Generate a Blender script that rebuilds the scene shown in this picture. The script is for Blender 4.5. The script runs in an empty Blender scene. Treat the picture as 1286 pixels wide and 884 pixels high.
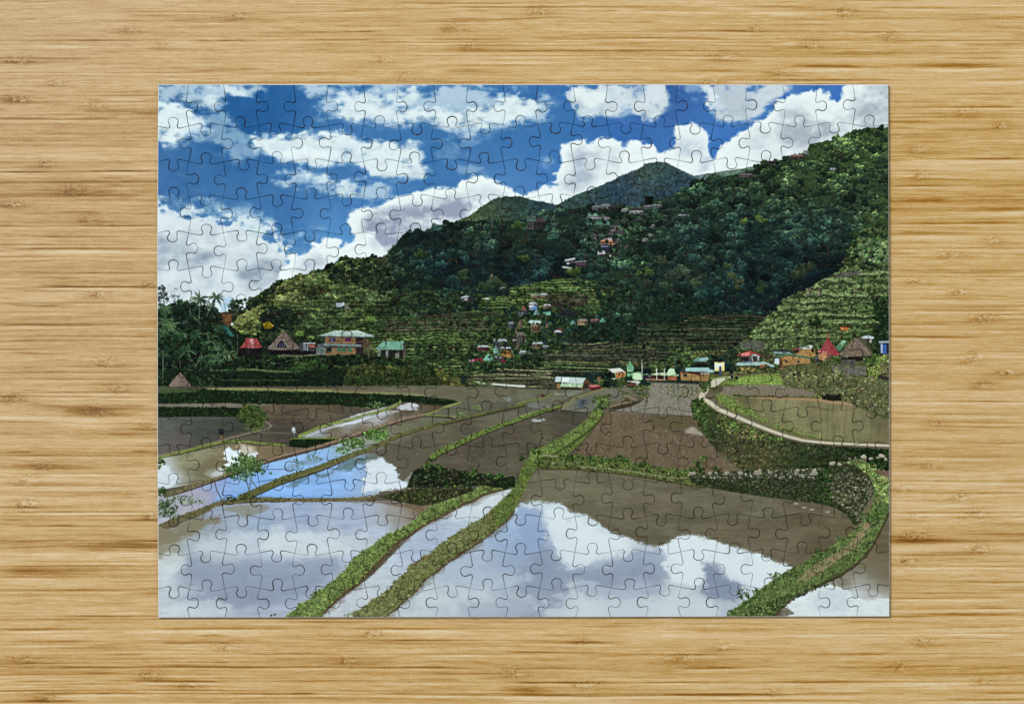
import bpy, math
import numpy as np
from mathutils import Vector
PRINT_SAT, PRINT_VAL, WOOD_VAL, GAP, AMB, KEY = 1.0, 0.875, 1.0, 0.42, 0.55, 560.0
# ---------------------------------------------------------------- painter
PS = 1.6                       # print pixels per unit
PX0, PY0, PXN, PYN = 196.0, 104.0, 924, 674
CW, CH = int(PXN*PS), int(PYN*PS)
ORG = {'A':(190,100),'B':(420,100),'C':(650,100),'D':(880,100),'E':(190,255),'F':(420,255),'G':(650,255),'H':(880,255),
       'I':(190,410),'J':(420,410),'K':(650,410),'L':(880,410),'M':(190,565),'N':(420,565),'O':(650,565),'P':(880,565),
       '1':(190,100),'2':(480,100),'3':(800,100),'4':(190,280),'5':(480,280),'6':(800,280),'7':(190,480),'8':(650,480),'0':(0,0)}
SCL = {}
for k in 'ABCDEFGHIJKL': SCL[k] = 5.358
for k in 'MNOP': SCL[k] = 4.017
for k in '123456': SCL[k] = 4.019
for k in '78': SCL[k] = 2.736
SCL['0'] = 1.0
def Z(key, *p):
    """flat list of numbers x,y,x,y in a survey tile -> Nx2 print coordinates"""
    a = np.array(p, float).reshape(-1, 2)/SCL[key]
    return a + np.array(ORG[key], float)
def J(*arrs): return np.vstack(arrs)

IMG = None
SHADOW = None                  # colour that the dark side of a crown falls to
GROUND = None
rng = np.random.RandomState(7)
yy, xx = np.mgrid[0:CH, 0:CW].astype(np.float32)
xx = xx/PS + PX0; yy = yy/PS + PY0
def C(r, g, b): return np.array([r, g, b], np.float32)/255.0

def _lat(n, m, seed):
    return np.random.RandomState(seed).rand(n, m).astype(np.float32)
def vnoise(sx, sy, seed):
    n, m = int(PYN/sy)+3, int(PXN/sx)+3
    L = _lat(n, m, seed)
    gy = (np.arange(CH)/PS/sy); gx = (np.arange(CW)/PS/sx)
    iy = gy.astype(int); ix = gx.astype(int)
    fy = (gy-iy).astype(np.float32); fx = (gx-ix).astype(np.float32)
    fy = fy*fy*(3-2*fy); fx = fx*fx*(3-2*fx)
    R = L[iy]*(1-fy)[:, None] + L[iy+1]*fy[:, None]
    return R[:, ix]*(1-fx) + R[:, ix+1]*fx
_nc = {}
def fbm(sx, sy=None, seed=0, oc=5, gain=0.55):
    sy = sy or sx; k = (sx, sy, seed, oc, gain)
    if k in _nc: return _nc[k]
    a = 1.0; t = 0; o = np.zeros((CH, CW), np.float32)
    for i in range(oc):
        if min(sx, sy) < 0.4: break
        o += a*(vnoise(sx, sy, seed*31+i)-0.5)*2; t += a; a *= gain; sx /= 2.03; sy /= 2.03
    o /= t*0.6
    _nc[k] = o
    return o
def warp(A, dx, dy):
    """sample A at positions moved by dx,dy (print units)"""
    h, w = A.shape
    X = np.clip(np.arange(w)[None, :] + dx*PS, 0, w-1.01); Y = np.clip(np.arange(h)[:, None] + dy*PS, 0, h-1.01)
    xi = X.astype(np.int32); yi = Y.astype(np.int32); fx = X-xi; fy = Y-yi
    return (A[yi, xi]*(1-fx)+A[yi, xi+1]*fx)*(1-fy)+(A[yi+1, xi]*(1-fx)+A[yi+1, xi+1]*fx)*fy
def ss(a, b, v):
    t = np.clip((v-a)/(b-a), 0, 1); return t*t*(3-2*t)
def blur(A, r):
    """three box passes, r in print units"""
    if r*PS > 6 and min(A.shape) > 40:      # wide blurs run on a reduced copy
        f = 2 if r*PS < 14 else 4
        h, w = A.shape
        Q = np.pad(A, ((0, (-h) % f), (0, (-w) % f)), mode='edge')
        Q = Q.reshape(Q.shape[0]//f, f, Q.shape[1]//f, f).mean(axis=(1, 3))
        Q = _box(Q, max(1, int(round(r*PS*0.6/f))))
        gy = np.clip((np.arange(h)+0.5)/f-0.5, 0, Q.shape[0]-1.001); gx = np.clip((np.arange(w)+0.5)/f-0.5, 0, Q.shape[1]-1.001)
        iy = gy.astype(int); ix = gx.astype(int); fy = (gy-iy).astype(np.float32)[:, None]; fx = (gx-ix).astype(np.float32)
        R = Q[iy]*(1-fy)+Q[np.minimum(iy+1, Q.shape[0]-1)]*fy
        return R[:, ix]*(1-fx)+R[:, np.minimum(ix+1, Q.shape[1]-1)]*fx
    return _box(A, max(1, int(round(r*PS*0.6))))
def _box(A, k):
    for ax in (0, 1):
        for _ in range(3):
            P_ = np.pad(A, [(k+1, k) if i == ax else (0, 0) for i in range(2)], mode='edge')
            c = np.cumsum(P_, axis=ax, dtype=np.float64)
            n = A.shape[ax]; w = 2*k+1
            if ax == 0: A = ((c[w:w+n]-c[0:n])/w).astype(np.float32)
            else: A = ((c[:, w:w+n]-c[:, 0:n])/w).astype(np.float32)
    return A
def smooth(pts, n=6, closed=True):
    """Catmull-Rom through the points"""
    P = np.asarray(pts, float); N = len(P); out = []
    rngi = range(N if closed else N-1)
    for i in rngi:
        if closed: a, b, c, d = P[(i-1) % N], P[i], P[(i+1) % N], P[(i+2) % N]
        else: a, b, c, d = P[max(i-1, 0)], P[i], P[i+1], P[min(i+2, N-1)]
        for k in range(n):
            t = k/n
            out.append(0.5*((2*b)+(-a+c)*t+(2*a-5*b+4*c-d)*t*t+(-a+3*b-3*c+d)*t**3))
    if not closed: out.append(P[-1])
    return np.array(out)
def cov(pts):
    """anti-aliased coverage of a polygon: (y0,y1,x0,x1,mask) in canvas pixels"""
    P = (np.asarray(pts, float)-np.array([PX0, PY0]))*PS
    P = np.clip(P, -400, 4000)
    x0 = int(max(0, math.floor(P[:, 0].min())-1)); x1 = int(min(CW, math.ceil(P[:, 0].max())+2))
    y0 = int(max(0, math.floor(P[:, 1].min())-1)); y1 = int(min(CH, math.ceil(P[:, 1].max())+2))
    if x1 <= x0 or y1 <= y0: return None
    SSN = 3; h = (y1-y0)*SSN; w = x1-x0
    D = np.zeros((h, w+2), np.float32)
    ys = y0 + (np.arange(h)+0.5)/SSN
    Q = np.roll(P, -1, axis=0)
    for (ax, ay), (bx, by) in zip(P, Q):
        if ay == by: continue
        s = 1.0 if by > ay else -1.0
        lo, hi = (ay, by) if by > ay else (by, ay)
        i0 = np.searchsorted(ys, lo); i1 = np.searchsorted(ys, hi)
        if i1 <= i0: continue
        r = np.arange(i0, i1)
        X = ax+(ys[r]-ay)*(bx-ax)/(by-ay)-x0
        X = np.clip(X, 0, w)
        k = X.astype(int); f = X-k
        np.add.at(D, (r, k), s*(1-f)); np.add.at(D, (r, k+1), s*f)
    M = np.abs(np.cumsum(D, axis=1))[:, :w]
    M = np.clip(M, 0, 1).reshape(y1-y0, SSN, w).mean(axis=1)
    return y0, y1, x0, x1, M
def mask(pts):
    M = np.zeros((CH, CW), np.float32)
    c = cov(pts)
    if c: M[c[0]:c[1], c[2]:c[3]] = c[4]
    return M
def rough(M, r, amp, n, w=0.18):
    B = blur(M, r)
    return ss(0.5-w, 0.5+w, B+n*amp*np.clip(5*B*(1-B), 0, 1))
def window(pts, m):
    P = (np.asarray(pts, float)-np.array([PX0, PY0]))*PS; m = m*PS
    return (slice(int(min(CH-4, max(0, P[:, 1].min()-m))), int(max(4, min(CH, P[:, 1].max()+m)))), slice(int(min(CW-4, max(0, P[:, 0].min()-m))), int(max(4, min(CW, P[:, 0].max()+m)))))
def maskw(pts, sl):
    M = np.zeros((sl[0].stop-sl[0].start, sl[1].stop-sl[1].start), np.float32)
    c = cov(pts)
    if c:
        y0, y1, x0, x1, m = c; a, b = sl[0].start, sl[1].start
        v0, v1, u0, u1 = max(y0, a), min(y1, sl[0].stop), max(x0, b), min(x1, sl[1].stop)
        if v1 > v0 and u1 > u0: M[v0-a:v1-a, u0-b:u1-b] = m[v0-y0:v1-y0, u0-x0:u1-x0]
    return M
def putw(M, sl, col, a=1.0):
    T = IMG[sl]; T += (col-T)*(M*a)[..., None]
def put(M, col, a=1.0):
    """blend a colour (3,) or image over the canvas through a full mask"""
    global IMG
    ys = np.flatnonzero(M.max(axis=1) > 0.002); 
    if len(ys) == 0: return
    y0, y1 = ys[0], ys[-1]+1
    m = (M[y0:y1]*a)[..., None]
    c = col[y0:y1] if getattr(col, 'ndim', 1) == 3 else col
    IMG[y0:y1] += (c-IMG[y0:y1])*m
def poly(pts, col, a=1.0):
    c = cov(pts)
    if not c: return
    y0, y1, x0, x1, m = c
    IMG[y0:y1, x0:x1] += (np.asarray(col, np.float32)-IMG[y0:y1, x0:x1])*(m*a)[..., None]
def strip(pts, w, taper=None):
    """outline of a polyline of width w (number or list)"""
    P = np.asarray(pts, float); N = len(P)
    W = np.full(N, w, float) if np.isscalar(w) else np.interp(np.linspace(0, 1, N), np.linspace(0, 1, len(w)), w)
    T = np.gradient(P, axis=0); T /= np.maximum(np.hypot(T[:, 0], T[:, 1]), 1e-6)[:, None]
    Nn = np.stack([-T[:, 1], T[:, 0]], 1)*W[:, None]/2
    return np.vstack([P+Nn, (P-Nn)[::-1]])
def line(pts, w, col, a=1.0, sm=True, jit=0):
    P = smooth(pts, 6, False) if sm and len(pts) > 2 else np.asarray(pts, float)
    if jit: P = P + rng.randn(*P.shape)*jit
    poly(strip(P, w), col, a)
def idw(samples, power=2.6):
    """smooth colour field from (x,y,r,g,b) samples"""
    st = 12
    gy, gx = np.mgrid[0:CH+st:st, 0:CW+st:st].astype(np.float32)
    gx = gx/PS+PX0; gy = gy/PS+PY0
    num = np.zeros(gx.shape+(3,), np.float32); den = np.zeros(gx.shape, np.float32)
    for x, y, r, g, b in samples:
        w = 1/(((gx-x)**2+(gy-y)**2+60)**(power/2))
        num += w[..., None]*C(r, g, b); den += w
    G = num/den[..., None]
    iy = np.arange(CH)/st; ix = np.arange(CW)/st
    a = iy.astype(int); b = ix.astype(int); fy = (iy-a).astype(np.float32)[:, None, None]; fx = (ix-b).astype(np.float32)[None, :, None]
    R = G[a]*(1-fy)+G[a+1]*fy
    return R[:, b]*(1-fx)+R[:, b+1]*fx

# ---- brushes: (alpha, light) pairs
_br = {}
SIZES = [3, 4, 5, 6, 7, 8, 10, 12, 14, 17, 20, 24, 29, 35, 42, 50]
def _blobs(d, r, kind, seed):
    R = np.random.RandomState(seed)
    c = (d-1)/2
    Y, X = np.mgrid[0:d, 0:d]; X = (X-c)/(d/2); Y = (Y-c)/(d/2)
    A = np.zeros((d, d)); L = np.zeros((d, d))
    if kind == 'crown':
        n = int(4+d*0.9)
        for i in range(n):
            t = i/n
            a = R.rand()*6.28; q = math.sqrt(R.rand())*0.72
            cx, cy = math.cos(a)*q, math.sin(a)*q*0.8 + (0.35-0.75*t)*0.5
            rr = 0.16+0.2*R.rand()*(1-0.3*t) + 1.2/d
            e = (((X-cx)/rr)**2+((Y-cy)/(rr*0.75))**2)
            al = np.clip((1.15-e)*1.6, 0, 1)
            lit = np.clip(0.5-0.32*(Y-cy)/rr-0.16*(X-cx)/rr, 0.02, 1)*(0.42+0.5*t+0.25*R.rand())*(0.72-0.38*cy)
            L = L*(1-al)+lit*al; A = np.maximum(A, al)
    elif kind == 'tuft':
        for i in range(int(5+d*0.8)):
            a = -1.57+R.randn()*0.75; ln = 0.5+0.5*R.rand(); bx = R.randn()*0.22; by = 0.55+R.rand()*0.3
            for s in np.linspace(0, 1, max(4, d)):
                px = bx+math.cos(a)*ln*1.3*s; py = by+math.sin(a)*ln*1.3*s+0.25*s*s*abs(math.cos(a))
                e = ((X-px)**2+(Y-py)**2)/((0.10-0.05*s+0.5/d)**2)
                al = np.clip(1.2-e, 0, 1)
                L = L*(1-al)+(0.2+0.6*s+0.25*R.rand())*al; A = np.maximum(A, al)
    elif kind == 'stone':
        a = R.rand(3)*6.28
        th = np.arctan2(Y, X); q = np.hypot(X, Y*1.35)
        rad = 0.78+0.1*np.sin(2*th+a[0])+0.08*np.sin(3*th+a[1])+0.05*np.sin(5*th+a[2])
        A = np.clip((rad-q)*d*0.35, 0, 1); L = np.clip(0.62-0.5*Y-0.12*X, 0.05, 1)*(0.8+0.3*R.rand())
    elif kind == 'clod':
        A = np.zeros((d, d))
        for i in range(4):
            cx, cy = R.randn(2)*0.3; rr = 0.25+0.2*R.rand(); k = 0.5+R.rand()
            e = (((X-cx)/(rr*k*1.3))**2+((Y-cy)/(rr*0.6))**2); al = np.clip((1.2-e)*2, 0, 1)
            L = L*(1-al)+(0.55-0.8*(Y-cy)/rr*0.5+0.2*R.rand())*al; A = np.maximum(A, al)
    return A.astype(np.float32), np.clip(L, 0, 1.2).astype(np.float32)
def brush(d, kind):
    v = rng.randint(10); k = (d, kind, v)
    if k not in _br: _br[k] = _blobs(d, d/2, kind, d*97+v*13+len(kind))
    return _br[k]
def stamp(x, y, r, col, kind='crown', lo=0.25, hi=1.55, a=1.0):
    d = 2*r*PS
    d = SIZES[int(np.argmin([abs(s-d) for s in SIZES]))]
    A, L = brush(d, kind)
    if rng.rand() < 0.3: A, L = A[:, ::-1], L[:, ::-1]
    if d <= 8: L = 0.22+0.62*L
    cx = int((x-PX0)*PS-d/2); cy = int((y-PY0)*PS-d/2)
    x0, y0 = max(cx, 0), max(cy, 0); x1, y1 = min(cx+d, CW), min(cy+d, CH)
    if x1 <= x0 or y1 <= y0: return
    A = A[y0-cy:y1-cy, x0-cx:x1-cx]*a; L = L[y0-cy:y1-cy, x0-cx:x1-cx]
    T = IMG[y0:y1, x0:x1]
    K = np.asarray(col)[None, None]*(lo+(hi-lo)*L)[..., None]
    if SHADOW is not None:
        K = K*(1+((L-0.35)*0.55)[..., None]*np.array([1.0, 0.55, -0.35], np.float32))
        q = np.clip(1-L*1.7, 0, 1)[..., None]*0.70; K = K*(1-q)+SHADOW*q
    T += (K-T)*A[..., None]
def scatter(M, n, r, cols, kind='crown', var=0.22, sort=True, lo=0.25, hi=1.55, squash=False, a=1.0, hue=0.06):
    """stamp n brushes inside mask M. cols: colour map (H,W,3) or a list of colours"""
    ys, xs = np.nonzero(M > 0.5)
    if len(ys) == 0: return
    k = rng.randint(0, len(ys), n)
    py, px = ys[k], xs[k]
    if sort:
        o = np.argsort(py+rng.randn(n)*3); py, px = py[o], px[o]
    rr = r[0]+(r[1]-r[0])*rng.rand(n)**1.6
    for i in range(n):
        c = cols[py[i], px[i]] if getattr(cols, 'ndim', 1) == 3 else cols[rng.randint(len(cols))]
        c = c*(1+var*rng.randn())*(1+hue*rng.randn(3))
        stamp(px[i]/PS+PX0, py[i]/PS+PY0, rr[i], np.clip(c, 0.01, 1), kind, lo, hi, a)
def lines_on(M, n, w, ln, cols, ang=0.0, a=0.6, spread=0.06):
    """short strokes inside a mask"""
    ys, xs = np.nonzero(M > 0.5)
    if len(ys) == 0: return
    for k in rng.randint(0, len(ys), n):
        x, y = xs[k]/PS+PX0, ys[k]/PS+PY0; L = ln*(0.4+rng.rand()); t = ang+rng.randn()*spread
        dx, dy = math.cos(t)*L/2, math.sin(t)*L/2
        poly(strip(np.array([[x-dx, y-dy], [x, y+rng.randn()*0.3], [x+dx, y+dy]]), w*(0.5+rng.rand())), cols[rng.randint(len(cols))], a*(0.5+0.5*rng.rand()))
def blades(M, n, cols, ln=(1.4, 3.2), w=0.5, ang=-1.35, spread=0.45, a=0.8):
    '''single grass blades, drawn as tiny tapered strokes'''
    ys, xs = np.nonzero(M > 0.5)
    if len(ys) == 0: return
    k = rng.randint(0, len(ys), n); k = k[np.argsort(ys[k])]
    for j in k:
        x, y = xs[j]/PS+PX0, ys[j]/PS+PY0; L = ln[0]+(ln[1]-ln[0])*rng.rand(); t = ang+rng.randn()*spread
        e = np.array([x+math.cos(t)*L, y+math.sin(t)*L]); m_ = np.array([x, y])*0.5+e*0.5+np.array([rng.randn()*0.25, 0])
        poly(strip(np.vstack([[x, y], m_, e]), [w, w*0.9, w*0.3]), np.clip(cols[rng.randint(len(cols))]*(0.6+0.85*rng.rand()), 0, 1), a)
def hut(key, pts, col, a=1.0): poly(Z(key, *pts), C(*col), a)
# ---------------------------------------------------------------- sky
def paint_sky():
    global IMG
    IMG = idw([(200,110,44,90,142),(330,130,38,92,150),(300,160,36,90,148),(420,230,66,116,172),(350,260,62,112,168),(230,220,60,108,162),
               (450,260,74,124,182),(430,300,88,144,200),(470,300,84,138,194),(560,190,58,112,168),(620,150,52,106,164),(700,150,60,112,172),(780,180,58,108,176),
               (880,200,70,124,192),(830,120,58,98,160),(1010,115,66,112,180),(1060,120,62,112,186),(920,190,64,114,186),(300,380,150,190,215),(270,385,160,200,225),
               (600,200,70,119,176),(700,220,68,122,184),(640,240,82,131,188)])
    n1 = fbm(34, 22, 1); n2 = fbm(14, 9, 2); n3 = fbm(60, 26, 3); n4 = fbm(6, 5, 4, 4); wx = fbm(40, 30, 5); n8 = fbm(9, 8, 8, 4); ns = fbm(26, 7, 9, 4)
    bb = 0.55*(1-2*np.abs(fbm(20, 15, 15, 2)))+0.35*(1-2*np.abs(fbm(9, 7, 16, 2)))+0.12*(1-2*np.abs(fbm(4.5, 4, 17, 2)))
    W = C(226, 234, 240); W2 = C(238, 243, 246)
    def wisp(pts, r, amp, a, col=W, th=0.5, w=0.3):
        r = r*1.9+2.2; P = smooth(pts); sl = window(P, r*3+8)
        M = warp(blur(maskw(P, sl), r)*1.12, wx[sl]*7+n8[sl]*3, n2[sl]*4)
        nn = n1[sl]*0.40+n2[sl]*0.45+n8[sl]*0.40+n4[sl]*0.16+ns[sl]*0.45
        D = M-0.04+nn*(0.30+amp*0.75)*np.clip(M*2.4, 0, 1)*(1.2-0.5*M)
        w = w*1.55; al = ss(th-w, th+w, D)
        tone = C(150,178,208)*(1-al[..., None])+col*(1-0.16*np.clip(-n2[sl]-0.5*n8[sl], 0, 1)*(1.3-al))[..., None]*al[..., None]
        putw(al, sl, tone, a)
    # thin veils
    wisp(Z('1', 30,30, 180,30, 300,30, 520,35, 600,60, 520,80, 400,75, 330,100, 360,140, 270,150, 200,110, 120,90, 90,120, 30,70), 4, 0.75, 0.8, C(205,218,230))
    wisp(Z('1', 190,50, 330,40, 450,50, 540,70, 420,78, 300,60), 2, 0.5, 0.75)
    wisp(Z('1', 240,90, 330,85, 365,110, 330,140, 250,130), 3, 0.5, 0.75)
    wisp(Z('1', 30,115, 110,120, 190,160, 260,220, 290,260, 200,290, 160,330, 120,340, 60,310, 30,280), 4, 0.55, 1.0, W)
    wisp(Z('1', 240,180, 370,190, 360,240, 420,260, 500,300, 560,350, 480,400, 380,370, 300,330, 200,330, 150,290, 250,260), 6, 0.8, 0.55, C(200,216,230))
    wisp(Z('1', 500,290, 620,280, 720,275, 780,270, 860,285, 960,278, 1080,305, 1200,310, 1286,320, 1350,335, 1385,370, 1370,420, 1410,470, 1340,505, 1200,500, 1100,470, 1060,440, 960,430, 820,440, 740,420, 640,400, 520,350), 2.5, 0.42, 1.0, W)
    wisp(Z('1', 600,350, 720,340, 900,350, 1100,350, 1100,400, 900,405, 740,400), 3, 0.3, 0.7, C(236,241,244))
    wisp(Z('1', 600,480, 760,470, 850,500, 930,520, 1060,530, 1180,550, 1230,590, 1060,600, 900,575, 740,540, 650,510), 4, 0.8, 0.8, C(196,212,228))
    wisp(Z('1', 760,480, 850,490, 920,520, 1040,540, 1030,575, 900,560, 800,530), 3, 0.6, 0.75, W)
    # upper veil centre
    wisp(Z('1', 740,30, 1000,30, 1286,30, 1500,40, 1660,30, 1700,80, 1990,90, 2000,160, 1900,220, 1700,230, 1600,280, 1480,250, 1290,200, 1150,215, 1040,190, 960,150, 880,200, 840,120), 6, 0.85, 0.85, C(198,212,228))
    wisp(Z('2', -200,130, -60,90, 60,150, 200,140, 330,160, 430,150, 560,110, 700,90, 790,110, 800,150, 700,190, 600,240, 480,250, 300,235, 130,220, -20,180, -150,220), 4, 0.5, 1.0, W)
    wisp(Z('1', 920,100, 1050,60, 1180,80, 1300,50, 1400,60, 1286,150, 1100,160, 960,130), 3.5, 0.8, 0.8, W)
    wisp(Z('2', 250,300, 400,310, 600,280, 500,330, 400,400, 300,380), 6, 1.0, 0.3, C(180,200,222))
    wisp(Z('2', 380,450, 460,455, 540,480, 420,490), 3, 0.8, 0.35)
    wisp(Z('2', 800,410, 870,415, 870,445, 810,440), 3, 0.5, 0.4)
    wisp(Z('2', 660,40, 720,30, 760,60, 800,40, 830,90, 700,75), 3, 1.0, 0.3)
    # ---- cumulus: crisp rim, grey body
    def cumulus(pts, body, grey, lit=C(240,243,246), r=1.6, amp=0.5, w=0.3, soft=0):
        P = smooth(pts, 5); sl = window(P, 12)
        M0 = maskw(P, sl); n8_ = n8[sl]; n2_ = n2[sl]; n4_ = n4[sl]
        bil = bb[sl]
        M = rough(M0, r*(2.6+1.2*soft), amp*0.9, n2_*0.25+n4_*0.25+0.55*n8_+0.9*(bil-0.15), w)
        hgt = blur(M0, 6)*1.1+0.20*bil+0.03*n4_+0.06*n8_+0.12*n2_
        gy, gx = np.gradient(blur(hgt, 1.6)); relief = np.clip((gy*1.0+gx*0.35)*PS*5.5, -1, 1)
        G = np.zeros_like(M)
        for g, gr, ga in grey: G = np.maximum(G, blur(maskw(smooth(g), sl), gr*1.15)*ga)
        G = np.clip(G*(0.78+0.5*n1[sl]+0.35*n2_+0.25*n8_)-relief*(0.30+0.30*G)*(1-0.65*soft)+0.04+0.10*n2_, 0, 1)
        putw(M, sl, lit*(1-G[..., None])+body*G[..., None])
    # left big cloud
    cumulus(Z('1', -40,620, 40,625, 150,655, 250,680, 350,700, 450,715, 560,740, 620,790, 680,850, 720,900, 740,960, 760,1100, 700,1200, 300,1400, -60,1400),
            C(148,158,176), [(Z('4', 20,70, 180,100, 300,130, 330,190, 200,230, 100,215, 20,260), 9, 0.75),
                             (Z('4', 430,240, 520,200, 620,190, 700,240, 640,290, 560,350, 480,330), 8, 0.85),
                             (Z('4', 100,50, 400,40, 560,110, 620,170, 400,220, 200,180), 14, 0.40),
                             (Z('4', 20,280, 300,260, 420,330, 300,400, 20,380), 14, 0.35)], C(228,234,240), 3.5, 0.9, 0.35, soft=1)
    wisp(Z('1', 30,600, 220,610, 400,650, 560,700, 680,770, 900,790, 860,830, 700,830, 560,790, 400,730, 200,680, 30,640), 6, 0.7, 0.55, C(205,220,233))
    wisp(Z('4', 350,400, 410,390, 430,420, 370,440), 1.5, 0.4, 0.5, C(140,186,218))
    # small cloud over left hill
    cumulus(Z('4', 700,175, 760,160, 810,115, 880,80, 940,75, 965,100, 950,140, 960,160, 935,185, 940,220, 850,260, 700,300, 640,300), C(160,170,188), [(Z('4', 740,190, 860,150, 900,230, 760,260), 7, 0.5)])
    cumulus(Z('4', 965,150, 985,125, 1040,110, 1100,115, 1150,110, 1200,150, 1210,190, 1150,220, 1000,190), C(170,180,198), [(Z('4', 1100,150, 1190,140, 1190,180), 5, 0.4)])
    # centre cloud
    cumulus(Z('2', -180,700, -150,660, -100,640, -20,640, 60,600, 130,570, 200,550, 260,555, 320,545, 380,540, 430,495, 490,490, 560,505, 610,535, 680,560, 730,585, 760,640, 600,760, 300,900, -60,900, -110,860, -130,800, -180,740),
            C(150,157,180), [(Z('2', -60,680, 60,650, 180,640, 300,620, 420,600, 470,640, 380,740, 260,800, 40,860, -60,820, -100,760), 6, 1.0),
                             (Z('2', 330,560, 520,540, 600,590, 480,640, 340,620), 5, 0.35)])
    cumulus(Z('2', -340,860, -280,830, -230,850, -140,800, -60,760, -20,830, 20,860, -40,900, -200,920), C(176,186,205), [(Z('2', -60,800, 0,830, -40,870), 4, 0.4)])
    # cloud right of centre (over the far peak)
    cumulus(Z('2', 640,600, 720,585, 780,560, 850,530, 910,525, 860,500, 890,440, 910,390, 900,350, 940,310, 1000,300, 1060,320, 1100,300, 1160,300, 1210,320, 1225,350, 1286,335, 1350,350, 1390,380, 1440,420, 1286,640, 700,640),
            C(178,186,202), [(Z('2', 960,360, 1080,340, 1100,420, 1060,520, 980,560, 900,560, 940,440), 7, 0.75), (Z('2', 1120,360, 1220,380, 1200,460, 1100,500), 7, 0.35)])
    # cloud top middle
    wisp(Z('2', 915,30, 1286,25, 1420,30, 1470,100, 1440,160, 1340,220, 1280,170, 1180,195, 1080,190, 1010,210, 960,160, 930,100, 910,60), 2.5, 0.45, 1.0, C(214,221,230), w=0.22)
    wisp(Z('2', 950,40, 1100,40, 1180,90, 1080,160, 980,140), 4, 0.35, 0.85, C(234,238,242))
    wisp(Z('C', 740,50, 870,40, 850,100, 760,110), 3, 1.0, 0.7, C(96,128,176))
    wisp(Z('C', 640,220, 760,200, 740,280, 680,270), 4, 1.0, 0.5, C(84,124,180))
    wisp(Z('3', 200,40, 330,40, 340,90, 260,80, 210,60), 3, 0.9, 0.5, C(190,204,224))
    # dark blotch cloud at top (3: 330..700)
    wisp(Z('3', 330,30, 560,25, 800,28, 740,60, 710,100, 640,130, 600,190, 500,215, 420,225, 370,200, 350,150, 345,90), 3, 0.5, 1.0, C(206,212,222), w=0.25)
    wisp(Z('3', 400,60, 500,40, 600,80, 540,170, 440,160), 6, 0.5, 0.6, C(180,186,200))
    wisp(Z('3', 345,60, 400,40, 400,160, 370,190), 3, 0.4, 0.8, C(232,236,241))
    # mid cloud (3: 170..370)
    cumulus(Z('3', -60,330, 20,320, 80,330, 110,370, 160,365, 200,330, 185,290, 180,260, 230,230, 290,225, 330,260, 365,290, 370,340, 360,380, 400,420, 360,480, 300,500, -60,480),
            C(186,196,214), [(Z('3', 180,300, 260,290, 350,330, 330,380, 220,380), 5, 0.6), (Z('3', 330,400, 380,380, 360,460, 320,470), 4, 0.8)])
    # right big cloud
    cumulus(Z('3', 350,470, 400,390, 430,330, 500,290, 520,260, 560,235, 640,190, 690,150, 700,120, 750,90, 830,70, 900,60, 950,55, 970,80, 975,110, 1020,110, 1040,60, 1060,30, 1300,20, 1300,330, 1000,420, 600,520, 350,520),
            C(172,178,190), [(Z('3', 720,160, 840,140, 900,200, 1100,170, 1100,240, 940,310, 860,360, 740,330, 700,230), 9, 0.75),
                             (Z('3', 1100,60, 1280,50, 1280,240, 1120,240), 8, 0.85), (Z('3', 540,270, 680,260, 680,340, 560,360), 9, 0.3), (Z('3', 580,380, 760,330, 760,420, 640,440), 8, 0.3)])
    # overall soft break-up
    IMG += (0.010*n4+0.012*n2)[..., None]

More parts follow.
